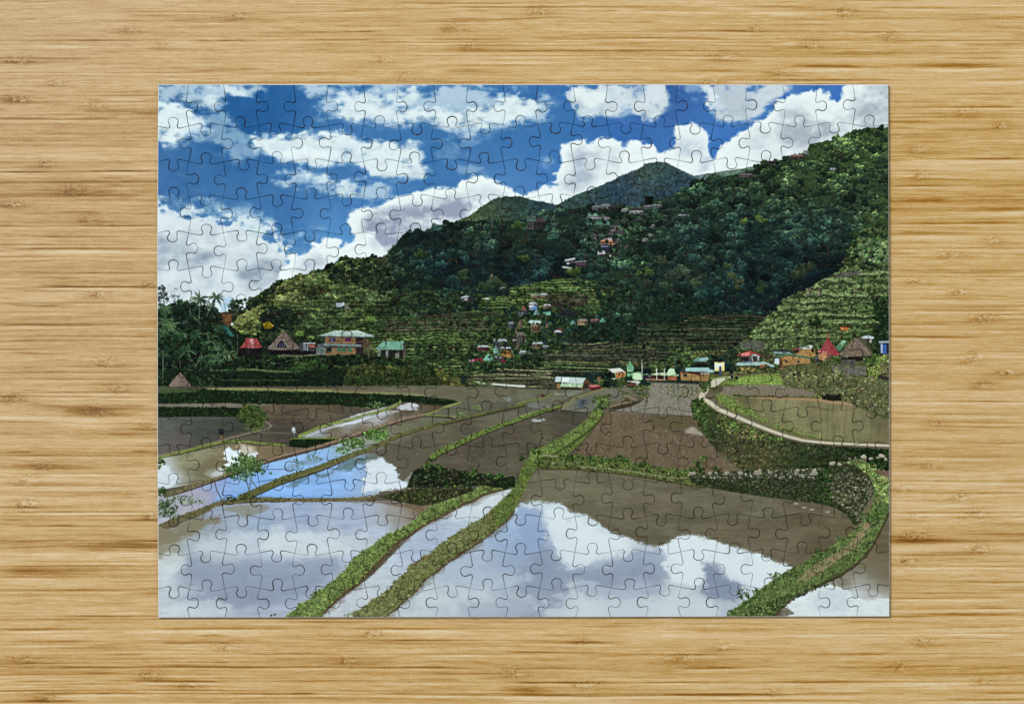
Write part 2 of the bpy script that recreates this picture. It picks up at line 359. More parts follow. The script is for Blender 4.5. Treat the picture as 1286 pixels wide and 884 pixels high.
# ---------------------------------------------------------------- hills
def paint_hills():
    global SHADOW, GROUND
    n2 = fbm(14, 9, 2); n4 = fbm(5, 4, 11, 4); n5 = fbm(2.6, 2.2, 12, 3)
    def hill(pts, samples, rg=(1.2, 0.5), tex=0.25, w=0.15):
        M = rough(mask(pts), rg[0], rg[1], n5*0.6+n4*0.5, w)
        col = idw(samples)*(1+tex*(n4*0.6+n5*0.7))[..., None]
        put(M, np.clip(col, 0, 1)); return M
    # hazy farthest ridge
    hill(J(Z('3', 150,470, 200,445, 250,470, 290,486, 330,480, 440,462, 540,448, 620,430, 700,405, 900,420, 900,700, 100,700)),
         [(880,222,92,112,112),(940,215,96,118,104),(960,210,90,112,100)], (1, .3), 0.3)
    M = hill(J(Z('2', 800,660, 880,635, 940,600, 1010,570, 1080,545, 1140,520, 1200,490, 1286,455), Z('3', 50,425, 100,413, 150,420, 200,445, 250,480, 300,500, 360,520, 300,700), Z('2', 800,800)),
         [(790,235,52,70,84),(810,215,64,84,82),(830,212,62,82,84),(850,235,50,70,82),(740,235,54,74,78),(770,245,40,62,78),(720,248,56,76,74),(830,245,42,66,80)], (1.2, .45), 0.40)
    scatter(M, 1500, (0.8, 2.2), idw([(790,235,48,68,78),(810,215,70,90,76),(850,235,46,68,78),(740,235,52,74,68)]), 'crown', 0.2, lo=0.5, hi=1.5, a=0.7)
    M = hill(Z('2', 300,760, 370,715, 440,690, 500,645, 560,605, 620,590, 700,590, 760,610, 850,625, 900,650, 900,800, 300,800),
         [(600,265,64,80,56),(620,255,56,74,60),(640,250,46,64,62),(680,255,44,66,74),(660,265,46,70,66),(700,262,40,62,74),(590,272,84,98,64)], (1, .3), 0.35)
    scatter(M, 900, (0.8, 1.9), idw([(600,265,68,82,54),(640,252,58,78,66),(690,260,44,66,68)]), 'crown', 0.2, lo=0.5, hi=1.5, a=0.7)
    # forest base
    ridge = J(Z('4', 400,560, 430,470, 500,430, 470,405, 560,350, 600,320, 680,285, 760,262, 830,245, 900,225, 940,195, 1040,175, 1140,175, 1190,160, 1215,125),
              Z('2', 60,840, 90,800, 130,785, 180,770, 250,760, 300,735, 370,718, 440,712, 470,715, 560,712, 650,715, 720,700, 800,690, 850,660, 900,645, 960,655, 1040,650, 1120,640, 1286,650),
              Z('3', 60,612, 150,600, 230,560, 290,530, 340,505, 440,490, 520,475, 600,455, 650,425, 740,405, 780,395, 850,372, 870,330, 930,315, 1010,300, 1090,265, 1160,245, 1290,242), np.array([[1125,520],[190,520],[190,440],[290,440]]))
    forest = [(520,310,20,35,38),(560,340,16,30,37),(470,340,32,46,42),(600,300,34,50,42),(650,310,34,52,42),(700,290,36,54,48),(750,300,42,58,52),(800,290,42,62,48),
      (850,280,46,66,58),(900,250,40,60,50),(950,240,48,70,52),(1000,220,60,82,56),(1050,200,64,88,58),(1100,180,68,90,56),(1000,280,36,56,52),(900,330,36,54,54),
      (950,300,24,44,46),(1050,280,34,52,50),(1000,330,22,38,42),(950,360,18,34,38),(1030,350,10,22,30),(850,350,34,50,48),(800,340,36,56,42),(820,380,26,46,38),(900,380,16,31,34),
      (870,395,20,43,36),(700,330,20,34,38),(740,350,28,46,42),(1080,250,50,70,50),(1105,270,60,80,48),(640,345,14,28,36),(600,330,20,36,38),(700,350,16,30,38),(990,250,52,74,54),
      (1060,230,60,82,56),(860,305,28,46,46),(930,270,32,52,48),(780,370,40,66,48),(480,330,44,62,42),(430,345,40,56,38),(380,350,52,66,40),(340,370,56,70,38),(540,370,30,52,36),(1110,220,52,74,52)]
    FC = idw(forest)
    MF = rough(mask(ridge), 1.0, 0.5, n5, 0.2)
    grey = FC.mean(axis=2, keepdims=True); FC = grey*0.06+FC*0.94; FC[..., 0] *= 1.10; FC[..., 1] *= 1.15; FC[..., 2] *= 0.92+0.12*ss(190, 290, yy)
    FC = np.clip(FC*1.04, 0, 1); GROUND = mask(ridge)
    put(MF, FC*0.78)
    M = mask(ridge)
    up = M*(yy < 470)
    SHADOW = C(7, 17, 25)
    lump = np.clip(1+0.55*fbm(22, 14, 61, 3)+0.25*fbm(9, 7, 62, 2), 0.35, 1.9)[..., None]
    scatter(up, 2500, (4.4, 10.5), FC*1.32*lump, 'crown', 0.20, lo=0.36, hi=1.5, hue=0.02)
    scatter(up, 2400, (2.4, 6.0), FC*1.34*lump, 'crown', 0.22, lo=0.44, hi=1.45, hue=0.025, a=0.75)
    # pale crowns picked out
    SHADOW = None
    for (k, x, y, r, c) in [('3',540,715,5,(104,138,66)),('3',620,700,6,(104,140,64)),('3',640,715,4,(92,126,58)),('3',1240,620,6,(92,124,66)),('3',1170,700,9,(84,110,62)),('3',1240,720,9,(80,104,58)),
             ('5',570,300,8,(66,98,58)),('5',520,320,7,(60,90,58)),('5',615,320,8,(72,98,66)),('5',960,250,7,(88,118,66)),('5',720,185,6,(70,104,58)),('2',680,740,6,(66,98,48)),('5',200,160,6,(44,72,44)),
             ('6',810,310,6,(112,122,58)),('6',780,320,5,(104,112,56)),('6',840,240,9,(62,80,56)),('6',800,270,9,(58,76,54)),('6',870,230,9,(60,76,56)),('6',480,270,7,(88,106,66)),('6',370,180,6,(72,96,66)),
             ('6',450,220,5,(78,104,70)),('6',180,270,9,(72,94,72)),('6',240,250,8,(70,92,70)),('6',310,290,8,(72,90,66)),('6',60,300,9,(66,88,70)),('6',510,310,7,(84,98,66)),('6',620,330,8,(62,84,56)),
             ('G',360,470,7,(92,124,60)),('G',410,455,6,(88,120,56)),('G',880,470,6,(90,130,66)),('G',820,470,5,(84,120,62)),('G',960,390,8,(80,104,72)),('G',1180,520,7,(76,104,70)),('G',1100,450,9,(84,106,84)),
             ('G',1010,560,9,(70,96,72)),('G',60,370,5,(76,112,50)),('F',580,340,6,(58,88,50)),('F',870,490,8,(58,82,56)),('F',1060,540,10,(70,94,70)),('F',1240,160,6,(64,94,48))]:
        p = Z(k, x, y)[0]
        for i in range(7): stamp(p[0]+rng.randn()*r*0.45, p[1]+rng.randn()*r*0.3, r*(0.4+0.35*rng.rand()), C(*c)*(0.85+0.3*rng.rand()), 'crown', 0.3, 1.45)
    scatter(mask(Z('6', 980,330, 1080,240, 1060,300, 760,420, 700,440, 640,440, 700,380, 760,300, 900,280, 1000,180, 1080,140, 1060,220)), 500, (2, 4.5), [C(14,26,34), C(18,32,38), C(24,42,42)], 'crown', 0.2)

    # ---------------- terraces in the middle distance
    def terr(key, pts, period, cols, slope=0.0, amp=1.5, rg=0.5, dens=0.5, seed=3, bright=1.0):
        """terraced ground: bright ledges with dark walls under them"""
        M = rough(mask(Z(key, *pts)), 2.5, rg, n4*0.7+n2*0.4, 0.2)
        wv = fbm(60, 30, seed+40, 3)*amp*1.5+fbm(16, 20, seed+50, 3)*amp*0.55+0.25*fbm(5, 5, seed+60, 3)*amp
        t = (yy+slope*xx+wv)/period
        k = np.floor(t).astype(int); f = t-k
        R = np.random.RandomState(seed); pal = np.array([C(*c) for c in cols])
        idx = R.randint(0, len(pal), 400); idk = idx[k % 400]
        field = pal[(idk+((fbm(70, 18, seed+5, 2) > 0.1).astype(int)))%len(pal)]
        br = 0.45+0.8*R.rand(400)
        prof = (ss(0.0, 0.12, f)*(1-ss(0.22, 0.4, f)))
        dark = ss(0.55, 0.8, f)*(1-ss(0.93, 1.0, f))
        pres = np.clip(0.6+0.9*fbm(24, 4, seed+9, 3), 0, 1)
        col = field*(0.85+0.35*n5[..., None]+0.2*n4[..., None])
        led = C(124,146,84)*bright*br[k % 400][..., None]
        col = col*(1-(prof*pres*0.75)[..., None])+led*(prof*pres*0.75)[..., None]
        col = col*(1-(dark*0.5*np.clip(0.7+0.8*fbm(14, 5, seed+19, 3), 0, 1))[..., None])
        put(M, np.clip(col, 0.01, 1))
        return M
    GR = [(58,82,42),(70,96,48),(44,70,38),(52,74,40),(84,108,58)]; BR = [(84,76,64),(92,84,70),(70,66,56),(60,58,50)]
    # left-centre slope
    M = terr('4', (700,520, 900,440, 1100,460, 1286,470, 1600,470, 1900,480, 1990,560, 1700,760, 1500,780, 1286,690, 1100,640, 900,560, 700,560), 3.6, GR, 0.02, 1.6, seed=3)
    M = terr('5', (0,470, 120,480, 300,450, 600,440, 640,480, 580,520, 500,560, 300,580, 100,580, 0,560), 3.3, BR+GR[:2], 0.0, 0.8, seed=5, bright=1.0)
    M = terr('5', (0,560, 500,545, 480,600, 420,700, 440,760, 300,720, 120,650, 0,600), 4.2, GR, 0.0, 2.0, seed=6, bright=1.15)
    M = terr('5', (640,330, 780,300, 900,280, 1060,290, 1160,330, 1180,380, 1080,430, 900,440, 700,420, 560,440, 480,420, 500,380, 640,370), 3.6, GR+GR[:2], -0.0, 1.2, seed=7, bright=1.2)
    M = terr('5', (830,360, 1000,350, 1060,380, 980,440, 860,430, 820,390), 2.9, BR, -0.02, 0.7, seed=8)
    M = terr('6', (0,500, 200,500, 280,470, 430,455, 700,455, 640,500, 560,580, 420,660, 200,700, 0,700), 3.8, [(40,56,40),(46,60,42),(58,60,50),(52,54,46),(34,50,36),(60,72,46)], 0.0, 2.0, seed=9, bright=0.66)
    M = terr('5', (800,620, 960,600, 1286,590, 1400,640, 1400,720, 1200,760, 900,760, 700,770, 560,740, 700,680), 4.2, [(50,64,46),(62,64,54),(74,74,66),(44,62,40),(84,86,60)], 0.0, 2.0, seed=10, bright=0.95)
    for w_, y0, a in [(0.8,536,.5),(0.7,560,.3),(0.8,580,.35),(0.7,600,.3),(0.6,650,.25)]:
        line(Z('6', 0,y0, 200,y0+2, 380,y0-2, 560,y0), w_, C(130,140,100), a)
    # brown lower fields with pale ledges
    terr('5', (430,770, 600,745, 860,760, 880,830, 600,850, 430,830), 5.2, [(74,72,58),(82,78,62),(64,66,52)], 0.0, 0.6, seed=12, bright=1.1)
    for p, w_, c, a in [((580,738, 700,742, 860,748),1.2,(176,170,130),.8),((600,765, 740,770, 860,778),1.0,(186,180,150),.8),((470,800, 540,812, 720,822),1.6,(214,214,205),.85),((440,770, 560,772, 700,790),.8,(130,136,90),.7),
                        ((620,716, 800,722, 1000,730, 1120,736),1.0,(120,140,84),.8),((820,700, 1000,704, 1140,712),.8,(130,150,92),.7),((830,665, 1000,668, 1200,672),.7,(132,146,104),.7)]:
        line(Z('5', *p), w_, C(*c), a)
    scatter(mask(Z('6', 0,520, 640,470, 560,580, 400,690, 0,690)), 70, (1.2, 3), [C(34,54,38), C(26,42,32), C(52,72,44)], 'crown'); scatter(mask(Z('5', 820,610, 1400,620, 1400,740, 800,740)), 80, (1, 2.6), [C(44,66,40), C(32,50,34), C(66,88,50)], 'crown')
    # scrub over the terraces
    scr = idw([(300,420,60,84,38),(350,380,84,100,50),(400,400,46,64,36),(460,380,52,74,40),(520,400,54,78,42),(560,420,62,86,44),(600,400,46,70,40),(640,390,48,74,40),(660,400,64,92,48),
               (700,420,44,68,42),(720,450,54,78,46),(760,400,34,58,40),(560,460,64,86,42),(800,400,26,48,36),(900,430,30,44,34),(620,440,56,82,44),(700,370,60,86,46)])
    T1 = mask(Z('5', -100,330, 300,340, 640,330, 800,300, 1100,300, 1180,400, 1160,480, 900,640, 600,720, 300,720, 0,560, -200,500))
    scatter(T1, 620, (1.5, 3.8), scr, 'crown', 0.25, lo=0.3, hi=1.6)
    for pts, n, r, c in [(('5', 0,340, 300,350, 480,380, 420,440, 260,460, 100,470, 0,440), 260, (2, 4.2), [C(48,72,46), C(60,84,50), C(36,58,40)]),
                         (('5', 560,470, 700,440, 860,440, 950,500, 1000,560, 960,640, 800,640, 640,700, 440,740, 420,680, 500,560), 420, (1.6, 3.8), [C(52,78,44), C(36,60,38), C(70,98,52), C(28,48,36)]),
                         (('5', 160,620, 300,600, 420,640, 400,700, 200,680), 90, (2, 4.5), [C(40,62,38), C(64,86,46)]),
                         (('5', 980,500, 1286,480, 1286,600, 1000,600), 260, (2, 4), [C(24,46,34), C(30,54,38), C(38,62,42)]),
                         (('6', 0,380, 200,370, 420,420, 440,460, 280,470, 200,500, 0,500), 420, (1.6, 3.6), [C(20,44,34), C(26,50,36), C(32,58,40)]),
                         (('5', 900,300, 1180,290, 1286,330, 1286,420, 1100,440, 1080,330), 160, (2, 4.5), [C(44,70,46), C(34,56,42)])]:
        scatter(mask(Z(*pts)), n, r, c, 'crown', 0.2)
    scatter(mask(Z('5', 980,420, 1060,415, 1100,450, 1060,470, 980,465)), 60, (2, 4), [C(70,100,58), C(60,88,52)], 'crown')
    # pale trunks under the wood
    for i in range(46):
        p = Z('G', 730+rng.rand()*190, 620+rng.rand()*90)[0]
        poly(strip(np.array([[p[0], p[1]], [p[0]+rng.randn()*0.6, p[1]+5+3*rng.rand()]]), 0.45), C(96,110,96), 0.45)
    # ---------------- sunlit hill on the left
    hillL = J(Z('4', 330,520, 420,520, 440,470, 500,440, 540,410, 560,360, 620,320, 690,290, 760,264, 850,248, 900,235, 950,200, 1040,178, 1140,178, 1200,180, 1220,260, 1240,380, 1200,450, 1100,470, 1000,520, 860,545, 800,620, 500,640, 430,600))
    LC = idw([(300,400,112,124,62),(320,395,116,128,64),(350,370,96,112,56),(370,350,92,108,54),(400,355,74,92,48),(380,380,60,78,42),(430,360,64,84,42),(410,345,62,80,42),(430,330,84,106,52),(460,330,70,92,46),
              (350,400,38,56,36),(340,410,36,56,34),(330,380,78,94,48),(450,380,62,84,44),(480,340,34,52,40),(420,390,50,74,42),(480,370,54,76,44),(390,410,44,70,36),(310,420,70,92,44),(440,325,80,100,50)])
    M = rough(mask(hillL), 1.5, 0.5, n5, 0.2)
    lumpL = np.clip(1+0.5*fbm(20, 9, 63, 3)+0.25*fbm(8, 5, 64, 2), 0.4, 1.8)[..., None]; LC = LC*lumpL*np.array([1.06, 1.0, 1.06], np.float32)
    put(M, LC*0.8)
    scatter(mask(hillL), 2600, (1.0, 3.4), LC*1.22, 'crown', 0.28, lo=0.25, hi=1.6)
    Mh = mask(Z('4', 540,440, 640,330, 760,290, 900,300, 1100,330, 1200,380, 1200,440, 1000,500, 860,520, 620,540))
    wv = fbm(50, 20, 71, 3)*2.4+fbm(12, 12, 72, 3)*1.4
    for i in range(15):
        y0 = 345+i*5.4
        band = np.exp(-((yy-y0-wv-0.0*xx)/0.7)**2)*np.clip(0.5+1.2*fbm(30, 6, 73+i, 2), 0, 1)
        put(band*Mh*0.6, C(126,142,78))
        band = np.exp(-((yy-y0-2.0-wv)/0.9)**2)*np.clip(0.5+1.2*fbm(30, 6, 73+i, 2), 0, 1)
        put(band*Mh*0.5, C(26,40,26))
    scatter(mask(Z('4', 540,480, 600,430, 700,440, 760,500, 700,540, 600,540)), 180, (2, 4.5), [C(28,44,34), C(34,54,36), C(22,36,30)], 'crown')
    scatter(mask(Z('4', 420,470, 520,400, 620,310, 660,290, 640,330, 560,400, 470,460)), 110, (1.5, 4), [C(30,46,32), C(40,58,36), C(60,78,44)], 'crown')
    scatter(mask(Z('4', 900,230, 1000,200, 1100,210, 1220,230, 1220,330, 1100,330, 1000,300, 900,290)), 200, (2, 4.2), [C(30,46,38), C(40,58,40), C(56,76,44)], 'crown')
    scatter(mask(Z('4', 430,470, 540,420, 560,450, 480,500, 420,540)), 120, (1.2, 2.6), [C(124,134,72), C(108,122,62), C(132,138,84)], 'tuft', lo=.5, hi=1.2)
    for p in [Z('4', 590,520)[0]]:
        for i in range(16): stamp(p[0]+rng.randn()*2.6, p[1]+rng.randn()*1.6, 2+rng.rand()*1.6, C(178,146,34)*(0.8+0.4*rng.rand()), 'crown', 0.5, 1.3)
    for p in [Z('4', 800,580)[0], Z('4', 750,555)[0], Z('4', 1105,480)[0]]:
        for i in range(9): stamp(p[0]+rng.randn()*2, p[1]+rng.randn()*1.4, 2.5+rng.rand()*2, C(92,130,52), 'tuft', 0.4, 1.3)
    # ---------------- sunlit terraced hill on the right
    hr = J(Z('6', 1290,100, 1180,90, 1100,130, 1060,200, 1020,240, 980,270, 900,310, 840,340, 760,380, 720,410, 700,450, 640,490, 600,530, 560,570, 530,600, 480,640, 480,720, 1290,740))
    RC = idw([(1060,340,110,132,78),(1100,330,112,132,80),(1000,380,108,130,76),(960,420,112,134,80),(1050,400,98,120,68),(1100,400,76,104,50),(1000,440,96,120,66),(1100,440,44,72,40),(1060,370,104,128,76),
              (1090,310,84,112,58),(1110,310,76,100,56),(1080,290,58,84,46),(950,440,100,120,70),(1020,360,112,130,84),(1100,360,94,116,68)])
    M = rough(mask(hr), 1.6, 0.6, n5, 0.2); put(M, RC*0.5)
    scatter(mask(hr), 2800, (1.2, 3.6), RC*1.08, 'crown', 0.25, lo=0.3, hi=1.5)
    Mr = mask(J(Z('6', 1290,240, 1000,250, 900,310, 760,390, 700,450, 600,530, 560,600, 900,640, 1290,500)))
    wv = fbm(60, 22, 171, 3)*2.2+fbm(12, 12, 172, 3)*1.6
    rows = [338, 346, 354, 362, 371, 380, 389, 398, 407, 416, 425]
    for i, y0 in enumerate(rows):
        pres = np.clip(0.55+1.2*fbm(36, 7, 173+i, 2), 0, 1)
        put(np.exp(-((yy-y0-wv-1.2)/1.9)**2)*pres*Mr*0.7, C(44,56,34))
        put(np.exp(-((yy-y0-wv+2.2)/1.0)**2)*np.clip(pres*1.2-.2, 0, 1)*Mr*0.8, C(168,180,128))
        for k in range(75):
            x = 930+rng.rand()*190; xi = int((x-PX0)*PS); yi = int((y0-PY0)*PS)
            if xi >= CW: continue
            y = y0+wv[yi, xi]-3.2+rng.randn()*1.0; q = int((y-PY0)*PS)
            if Mr[q, xi] < .5: continue
            stamp(x, y, 1.0+1.9*rng.rand(), np.clip(RC[yi, xi]*(1.05+0.45*rng.rand()), 0, 1), 'crown', .45, 1.4)
    for pts in [('H', 890,490, 960,462, 1090,456, 1100,470, 1010,490, 920,505), ('6', 520,598, 640,598, 644,640, 530,636)]:
        poly(Z(*pts), C(92,88,84), 0.85)
        lines_on(mask(Z(*pts)), 40, 0.4, 8, [C(120,116,108), C(50,50,44), C(70,84,54)], 0.0, 0.6)
    scatter(mask(Z('6', 1020,240, 1060,160, 1100,60, 1180,20, 1290,40, 1290,230)), 260, (2, 5), [C(60,88,50), C(88,118,62), C(44,66,42), C(104,128,76)], 'crown')
    scatter(mask(Z('6', 1100,90, 1190,80, 1290,90, 1290,200, 1130,200)), 120, (2, 4.5), [C(104,138,84), C(70,100,58), C(120,146,104)], 'tuft', lo=0.35, hi=1.3)
    scatter(mask(Z('6', 1200,380, 1290,370, 1290,600, 1200,590)), 160, (2, 4.5), [C(36,66,34), C(52,88,40), C(26,44,28)], 'crown')
    scatter(mask(Z('6', 840,330, 930,320, 930,360, 860,365)), 14, (1.6, 3), [C(150,134,118), C(128,112,100)], 'stone', lo=.6, hi=1.1)
    for i in range(14): stamp(*(Z('6', 900+rng.randn()*12, 500+rng.randn()*10)[0]), 3.2, C(20,36,20), 'tuft', 0.4, 1.4)
    poly(strip(Z('6', 903,520, 905,600), 0.9), C(40,44,30))
# ---------------------------------------------------------------- buildings
def box_house(key, x0, y0, x1, y1, wall, roof, rh=0.4, over=0.08, win=3, shade=0.55, seed=0):
    """little far house: gable or hipped roof over a wall with window dots"""
    w = x1-x0; h = y1-y0; ry = y0+h*rh
    if key in 'DG' and y0 < 420: wall = tuple(v*.8 for v in wall); roof = tuple(v*.82 for v in roof)
    dull = lambda c, k: tuple(v*(1-k)*0.94+k*0.94*sum(c)/3 for v in c)
    wall = tuple(.9*v for v in dull(wall, .5)); roof = tuple(.94*v for v in dull(roof, .42))
    poly(Z(key, x0,ry, x1,ry, x1,y1, x0,y1), C(*wall))
    poly(Z(key, x0+w*0.72,ry, x1,ry, x1,y1, x0+w*0.72,y1), C(*wall)*shade)
    for i in range(win):
        a = x0+w*(i+0.35)/win*0.95; b = a+w*0.3/win
        poly(Z(key, a,ry+h*0.14, b,ry+h*0.14, b,ry+h*0.40, a,ry+h*0.40), C(30,34,38), 0.85)
    poly(Z(key, x0-w*over,ry+1, x0+w*0.14,y0, x1-w*0.14,y0, x1+w*over,ry+1), C(*roof))
    poly(Z(key, x0-w*over,ry-1, x1+w*over,ry-1, x1+w*over,ry+h*0.07, x0-w*over,ry+h*0.07), C(*roof)*0.55, 0.7)
def cone(key, x0, x1, yt, yb, col, flare=0.0):
    xm = (x0+x1)/2; w = x1-x0
    P = Z(key, xm-w*0.03,yt, xm+w*0.03,yt, xm+w*0.24,yt+(yb-yt)*0.42, x1,yb, xm,yb+(yb-yt)*0.05, x0,yb, xm-w*0.24,yt+(yb-yt)*0.42)
    col = tuple(v*.78+.18*sum(col)/3 for v in col); poly(P, C(*col))
    poly(Z(key, xm,yt, xm+w*0.24,yt+(yb-yt)*0.42, x1,yb, xm+w*0.1,yb), C(*col)*0.72, 0.7)
def thatch(key, x0, x1, yt, yb, col=(104,90,82), seed=0):
    xm = (x0+x1)/2; w = x1-x0; h = yb-yt
    P = smooth(Z(key, xm,yt, xm+w*0.14,yt+h*0.22, xm+w*0.34,yt+h*0.62, x1,yb-h*0.04, xm+w*0.2,yb+h*0.03, xm-w*0.2,yb+h*0.04, x0,yb-h*0.04, xm-w*0.34,yt+h*0.62, xm-w*0.14,yt+h*0.22), 3)
    poly(P, C(*col))
    M = mask(P); top = Z(key, xm, yt)[0]; s = 1/SCL[key]
    ys, xs = np.nonzero(M > 0.6)
    for k in rng.randint(0, len(ys), 150):
        x, y = xs[k]/PS+PX0, ys[k]/PS+PY0; d = np.array([x, y])-top; L = 1.4+1.6*rng.rand(); n = np.hypot(*d)+1e-3
        e = np.array([x, y])+d/n*L
        lum = (1.28 if x < top[0] else 0.86)*(0.6+0.7*rng.rand())
        poly(strip(np.array([[x, y], e]), 0.45), np.clip(C(*col)*lum, 0, 1), 0.6)
def paint_village():
    n5 = fbm(2.6, 2.2, 12, 3)
    # ---- hamlet high on the ridge
    WH, GY, DK, TQ, RD, OC = (168,176,184), (112,112,120), (40,42,52), (84,132,120), (122,66,60), (150,116,72)
    for t in [('D',258,632,350,660,(110,84,86),(134,110,112)),('D',452,548,528,572,(60,50,70),(70,56,74)),('D',600,505,690,535,(96,66,72),(176,110,92)),('D',690,478,726,500,(180,176,180),(140,130,130)),('D',868,595,912,612,(150,160,170),(170,178,190)),
              ('G',500,18,560,48,GY,(150,150,152)),('G',560,8,626,40,(150,154,158),(168,172,178)),('G',628,20,692,52,DK,(64,58,66)),('G',700,38,748,60,(160,164,168),(190,192,196)),('G',752,50,846,72,WH,(196,200,206)),('G',770,30,836,52,(70,66,72),(104,98,104)),
              ('G',846,16,910,40,(98,98,108),(150,152,162)),('G',905,10,972,34,(130,132,140),(164,166,176)),('G',1080,76,1136,100,(80,84,100),(176,180,196)),('G',886,145,924,166,(140,140,140),(176,176,178)),
              ('G',62,88,130,180,(96,86,84),(96,140,130)),('G',120,96,186,176,(66,60,60),(92,84,88)),('G',350,50,396,74,(46,46,60),(60,58,72)),
              ('G',614,150,680,184,(128,116,118),(120,112,116)),('G',612,180,660,214,(120,108,112),(146,134,136)),('G',660,180,712,210,(132,124,120),(96,96,96)),('G',500,210,548,246,(84,78,84),(98,96,96)),('G',700,200,730,216,(100,96,100),(120,116,120)),
              ('G',838,236,874,260,(170,174,178),(190,194,200)),('G',876,210,916,226,(150,152,158),(170,174,180)),('G',666,112,760,132,(70,84,76),(84,112,102)),('G',780,108,830,126,(80,80,84),(70,76,84))]:
        box_house(t[0], t[1], t[2], t[3], t[4], t[5], t[6])
    # long green school block
    poly(Z('G', 466,92, 622,92, 622,150, 466,148), C(60,76,74)); poly(Z('G', 466,92, 624,94, 626,108, 466,106), C(132,126,132))
    poly(Z('G', 464,122, 624,126, 624,148, 466,148), C(82,134,116)); poly(Z('G', 474,72, 538,70, 540,90, 474,92), C(112,150,136)); poly(Z('G', 470,88, 560,88, 560,94, 470,94), C(60,90,84))
    for i in range(12): poly(Z('G', 470+i*13,108, 476+i*13,108, 476+i*13,142, 470+i*13,142), C(38,50,52), 0.7)
    poly(Z('G', 472,146, 620,148, 620,154, 480,154), C(24,34,34), 0.6)
    # orange and dark houses under it
    poly(Z('G', 560,252, 600,236, 650,250, 658,290, 600,284, 556,278), C(166,122,96)); poly(Z('G', 558,262, 660,264, 660,272, 558,272), C(60,46,48)); poly(Z('G', 596,236, 632,232, 640,250, 600,250), C(150,140,136))
    poly(Z('G', 552,280, 606,276, 626,310, 600,330, 552,308), C(38,38,60)); poly(Z('G', 552,290, 610,286, 610,294, 552,298), C(120,124,150)); box_house('G', 650,236, 684,268, (128,120,120), (150,140,136))
    poly(Z('G', 530,324, 584,322, 592,342, 540,350), C(176,168,168)); poly(Z('G', 540,344, 590,344, 590,358, 560,360), C(50,46,52))
    poly(Z('G', 604,350, 630,350, 630,386, 604,386), C(150,154,152)); poly(Z('G', 606,362, 628,362, 628,368, 606,368), C(64,66,70))
    box_house('G', 716,288, 740,308, (110,96,88), (128,104,90)); box_house('G', 680,286, 704,306, (84,80,84), (110,104,108))
    poly(Z('G', 318,380, 386,368, 392,378, 320,394), C(176,178,186)); poly(Z('G', 326,392, 392,384, 392,404, 330,408), C(70,66,74))
    poly(Z('G', 384,392, 464,386, 466,396, 386,404), C(120,112,124)); poly(Z('G', 392,400, 466,396, 462,428, 392,428), C(64,52,60)); poly(Z('G', 330,404, 350,402, 350,412, 330,412), C(190,190,196))
    poly(Z('G', 300,424, 366,430, 362,446, 300,436), C(150,150,150)); box_house('G', 442,344, 466,372, (86,74,70), (96,80,74)); poly(Z('G', 395,420, 470,424, 470,434, 395,430), C(40,38,44))
    for i in range(70):
        p = Z('G', 480+rng.rand()*520, 10+rng.rand()*330)[0]
        if rng.rand() < 0.5: poly(strip(np.array([[p[0], p[1]], [p[0]+1+2.5*rng.rand(), p[1]+0.3*rng.randn()]]), 0.6+0.6*rng.rand()), C(*[(150,150,155),(110,104,104),(84,90,92)][rng.randint(3)]), 0.7)
    scatter(mask(Z('G', 470,70, 940,80, 900,250, 740,330, 640,400, 540,400, 470,260)), 150, (1.5, 3.2), [C(36,56,44), C(50,72,52)], 'crown')
    # ---- lone houses
    poly(Z('F', 850,632, 900,622, 904,634, 852,642), C(170,176,190)); poly(Z('F', 854,640, 906,636, 906,664, 856,660), C(70,66,70)); poly(Z('F', 876,642, 896,642, 896,654, 876,654), C(150,150,150)); poly(Z('F', 904,640, 940,640, 942,668, 906,666), C(40,42,46))
    poly(Z('F', 1016,636, 1040,636, 1040,648, 1014,648), C(160,164,160))
    poly(Z('F', 10,672, 66,668, 74,690, 14,694), C(176,184,192)); poly(Z('F', 70,690, 90,682, 104,712, 70,714), C(104,102,94)); poly(Z('E', 1244,672, 1286,670, 1286,700, 1246,700), C(150,160,172)); poly(Z('E', 1246,700, 1286,700, 1286,712, 1250,712), C(50,54,56))
    poly(Z('F', 1045,488, 1056,478, 1072,488, 1060,494), C(140,104,78), 0.8)
    for i in range(5): poly(Z('F', 1100+rng.rand()*50, 560+rng.rand()*20, 1108+rng.rand()*50, 556+rng.rand()*20, 1112+rng.rand()*50, 566+rng.rand()*20), C(150,140,150), 0.6)
    # ---- hamlet on the spur
    H = box_house
    H('G', 90,612, 146,640, (164,132,74), (170,160,130)); H('G', 148,608, 198,638, (160,126,76), (196,204,212)); H('G', 118,640, 130,660, (120,60,54), (130,60,54))
    H('G', 76,668, 132,720, (150,166,182), (188,200,210), rh=0.25); poly(Z('G', 104,694, 132,694, 132,720, 104,720), C(70,110,176)); poly(Z('G', 78,684, 104,684, 104,700, 78,700), C(196,204,210)); poly(Z('G', 106,698, 128,698, 128,704, 106,704), C(150,180,210))
    H('G', 172,680, 226,714, (140,110,72), (196,188,180), rh=0.35); cone('G', 104,152, 712, 752, (112,160,150)); cone('G', 10,66, 692, 724, (150,88,74)); poly(Z('G', 0,724, 60,722, 66,750, 0,752), C(56,56,66)); H('G', 6,736, 40,764, (90,96,108), (130,136,150))
    poly(Z('G', 172,734, 222,732, 224,758, 172,760), C(104,160,140)); poly(Z('G', 172,756, 224,754, 224,764, 172,766), C(36,50,50))
    poly(Z('G', 284,726, 360,716, 400,736, 396,756, 280,752), C(28,30,36)); lines_on(mask(Z('G', 284,726, 360,716, 400,736, 396,756, 280,752)), 14, 0.4, 3, [C(80,84,84)], 0.0)
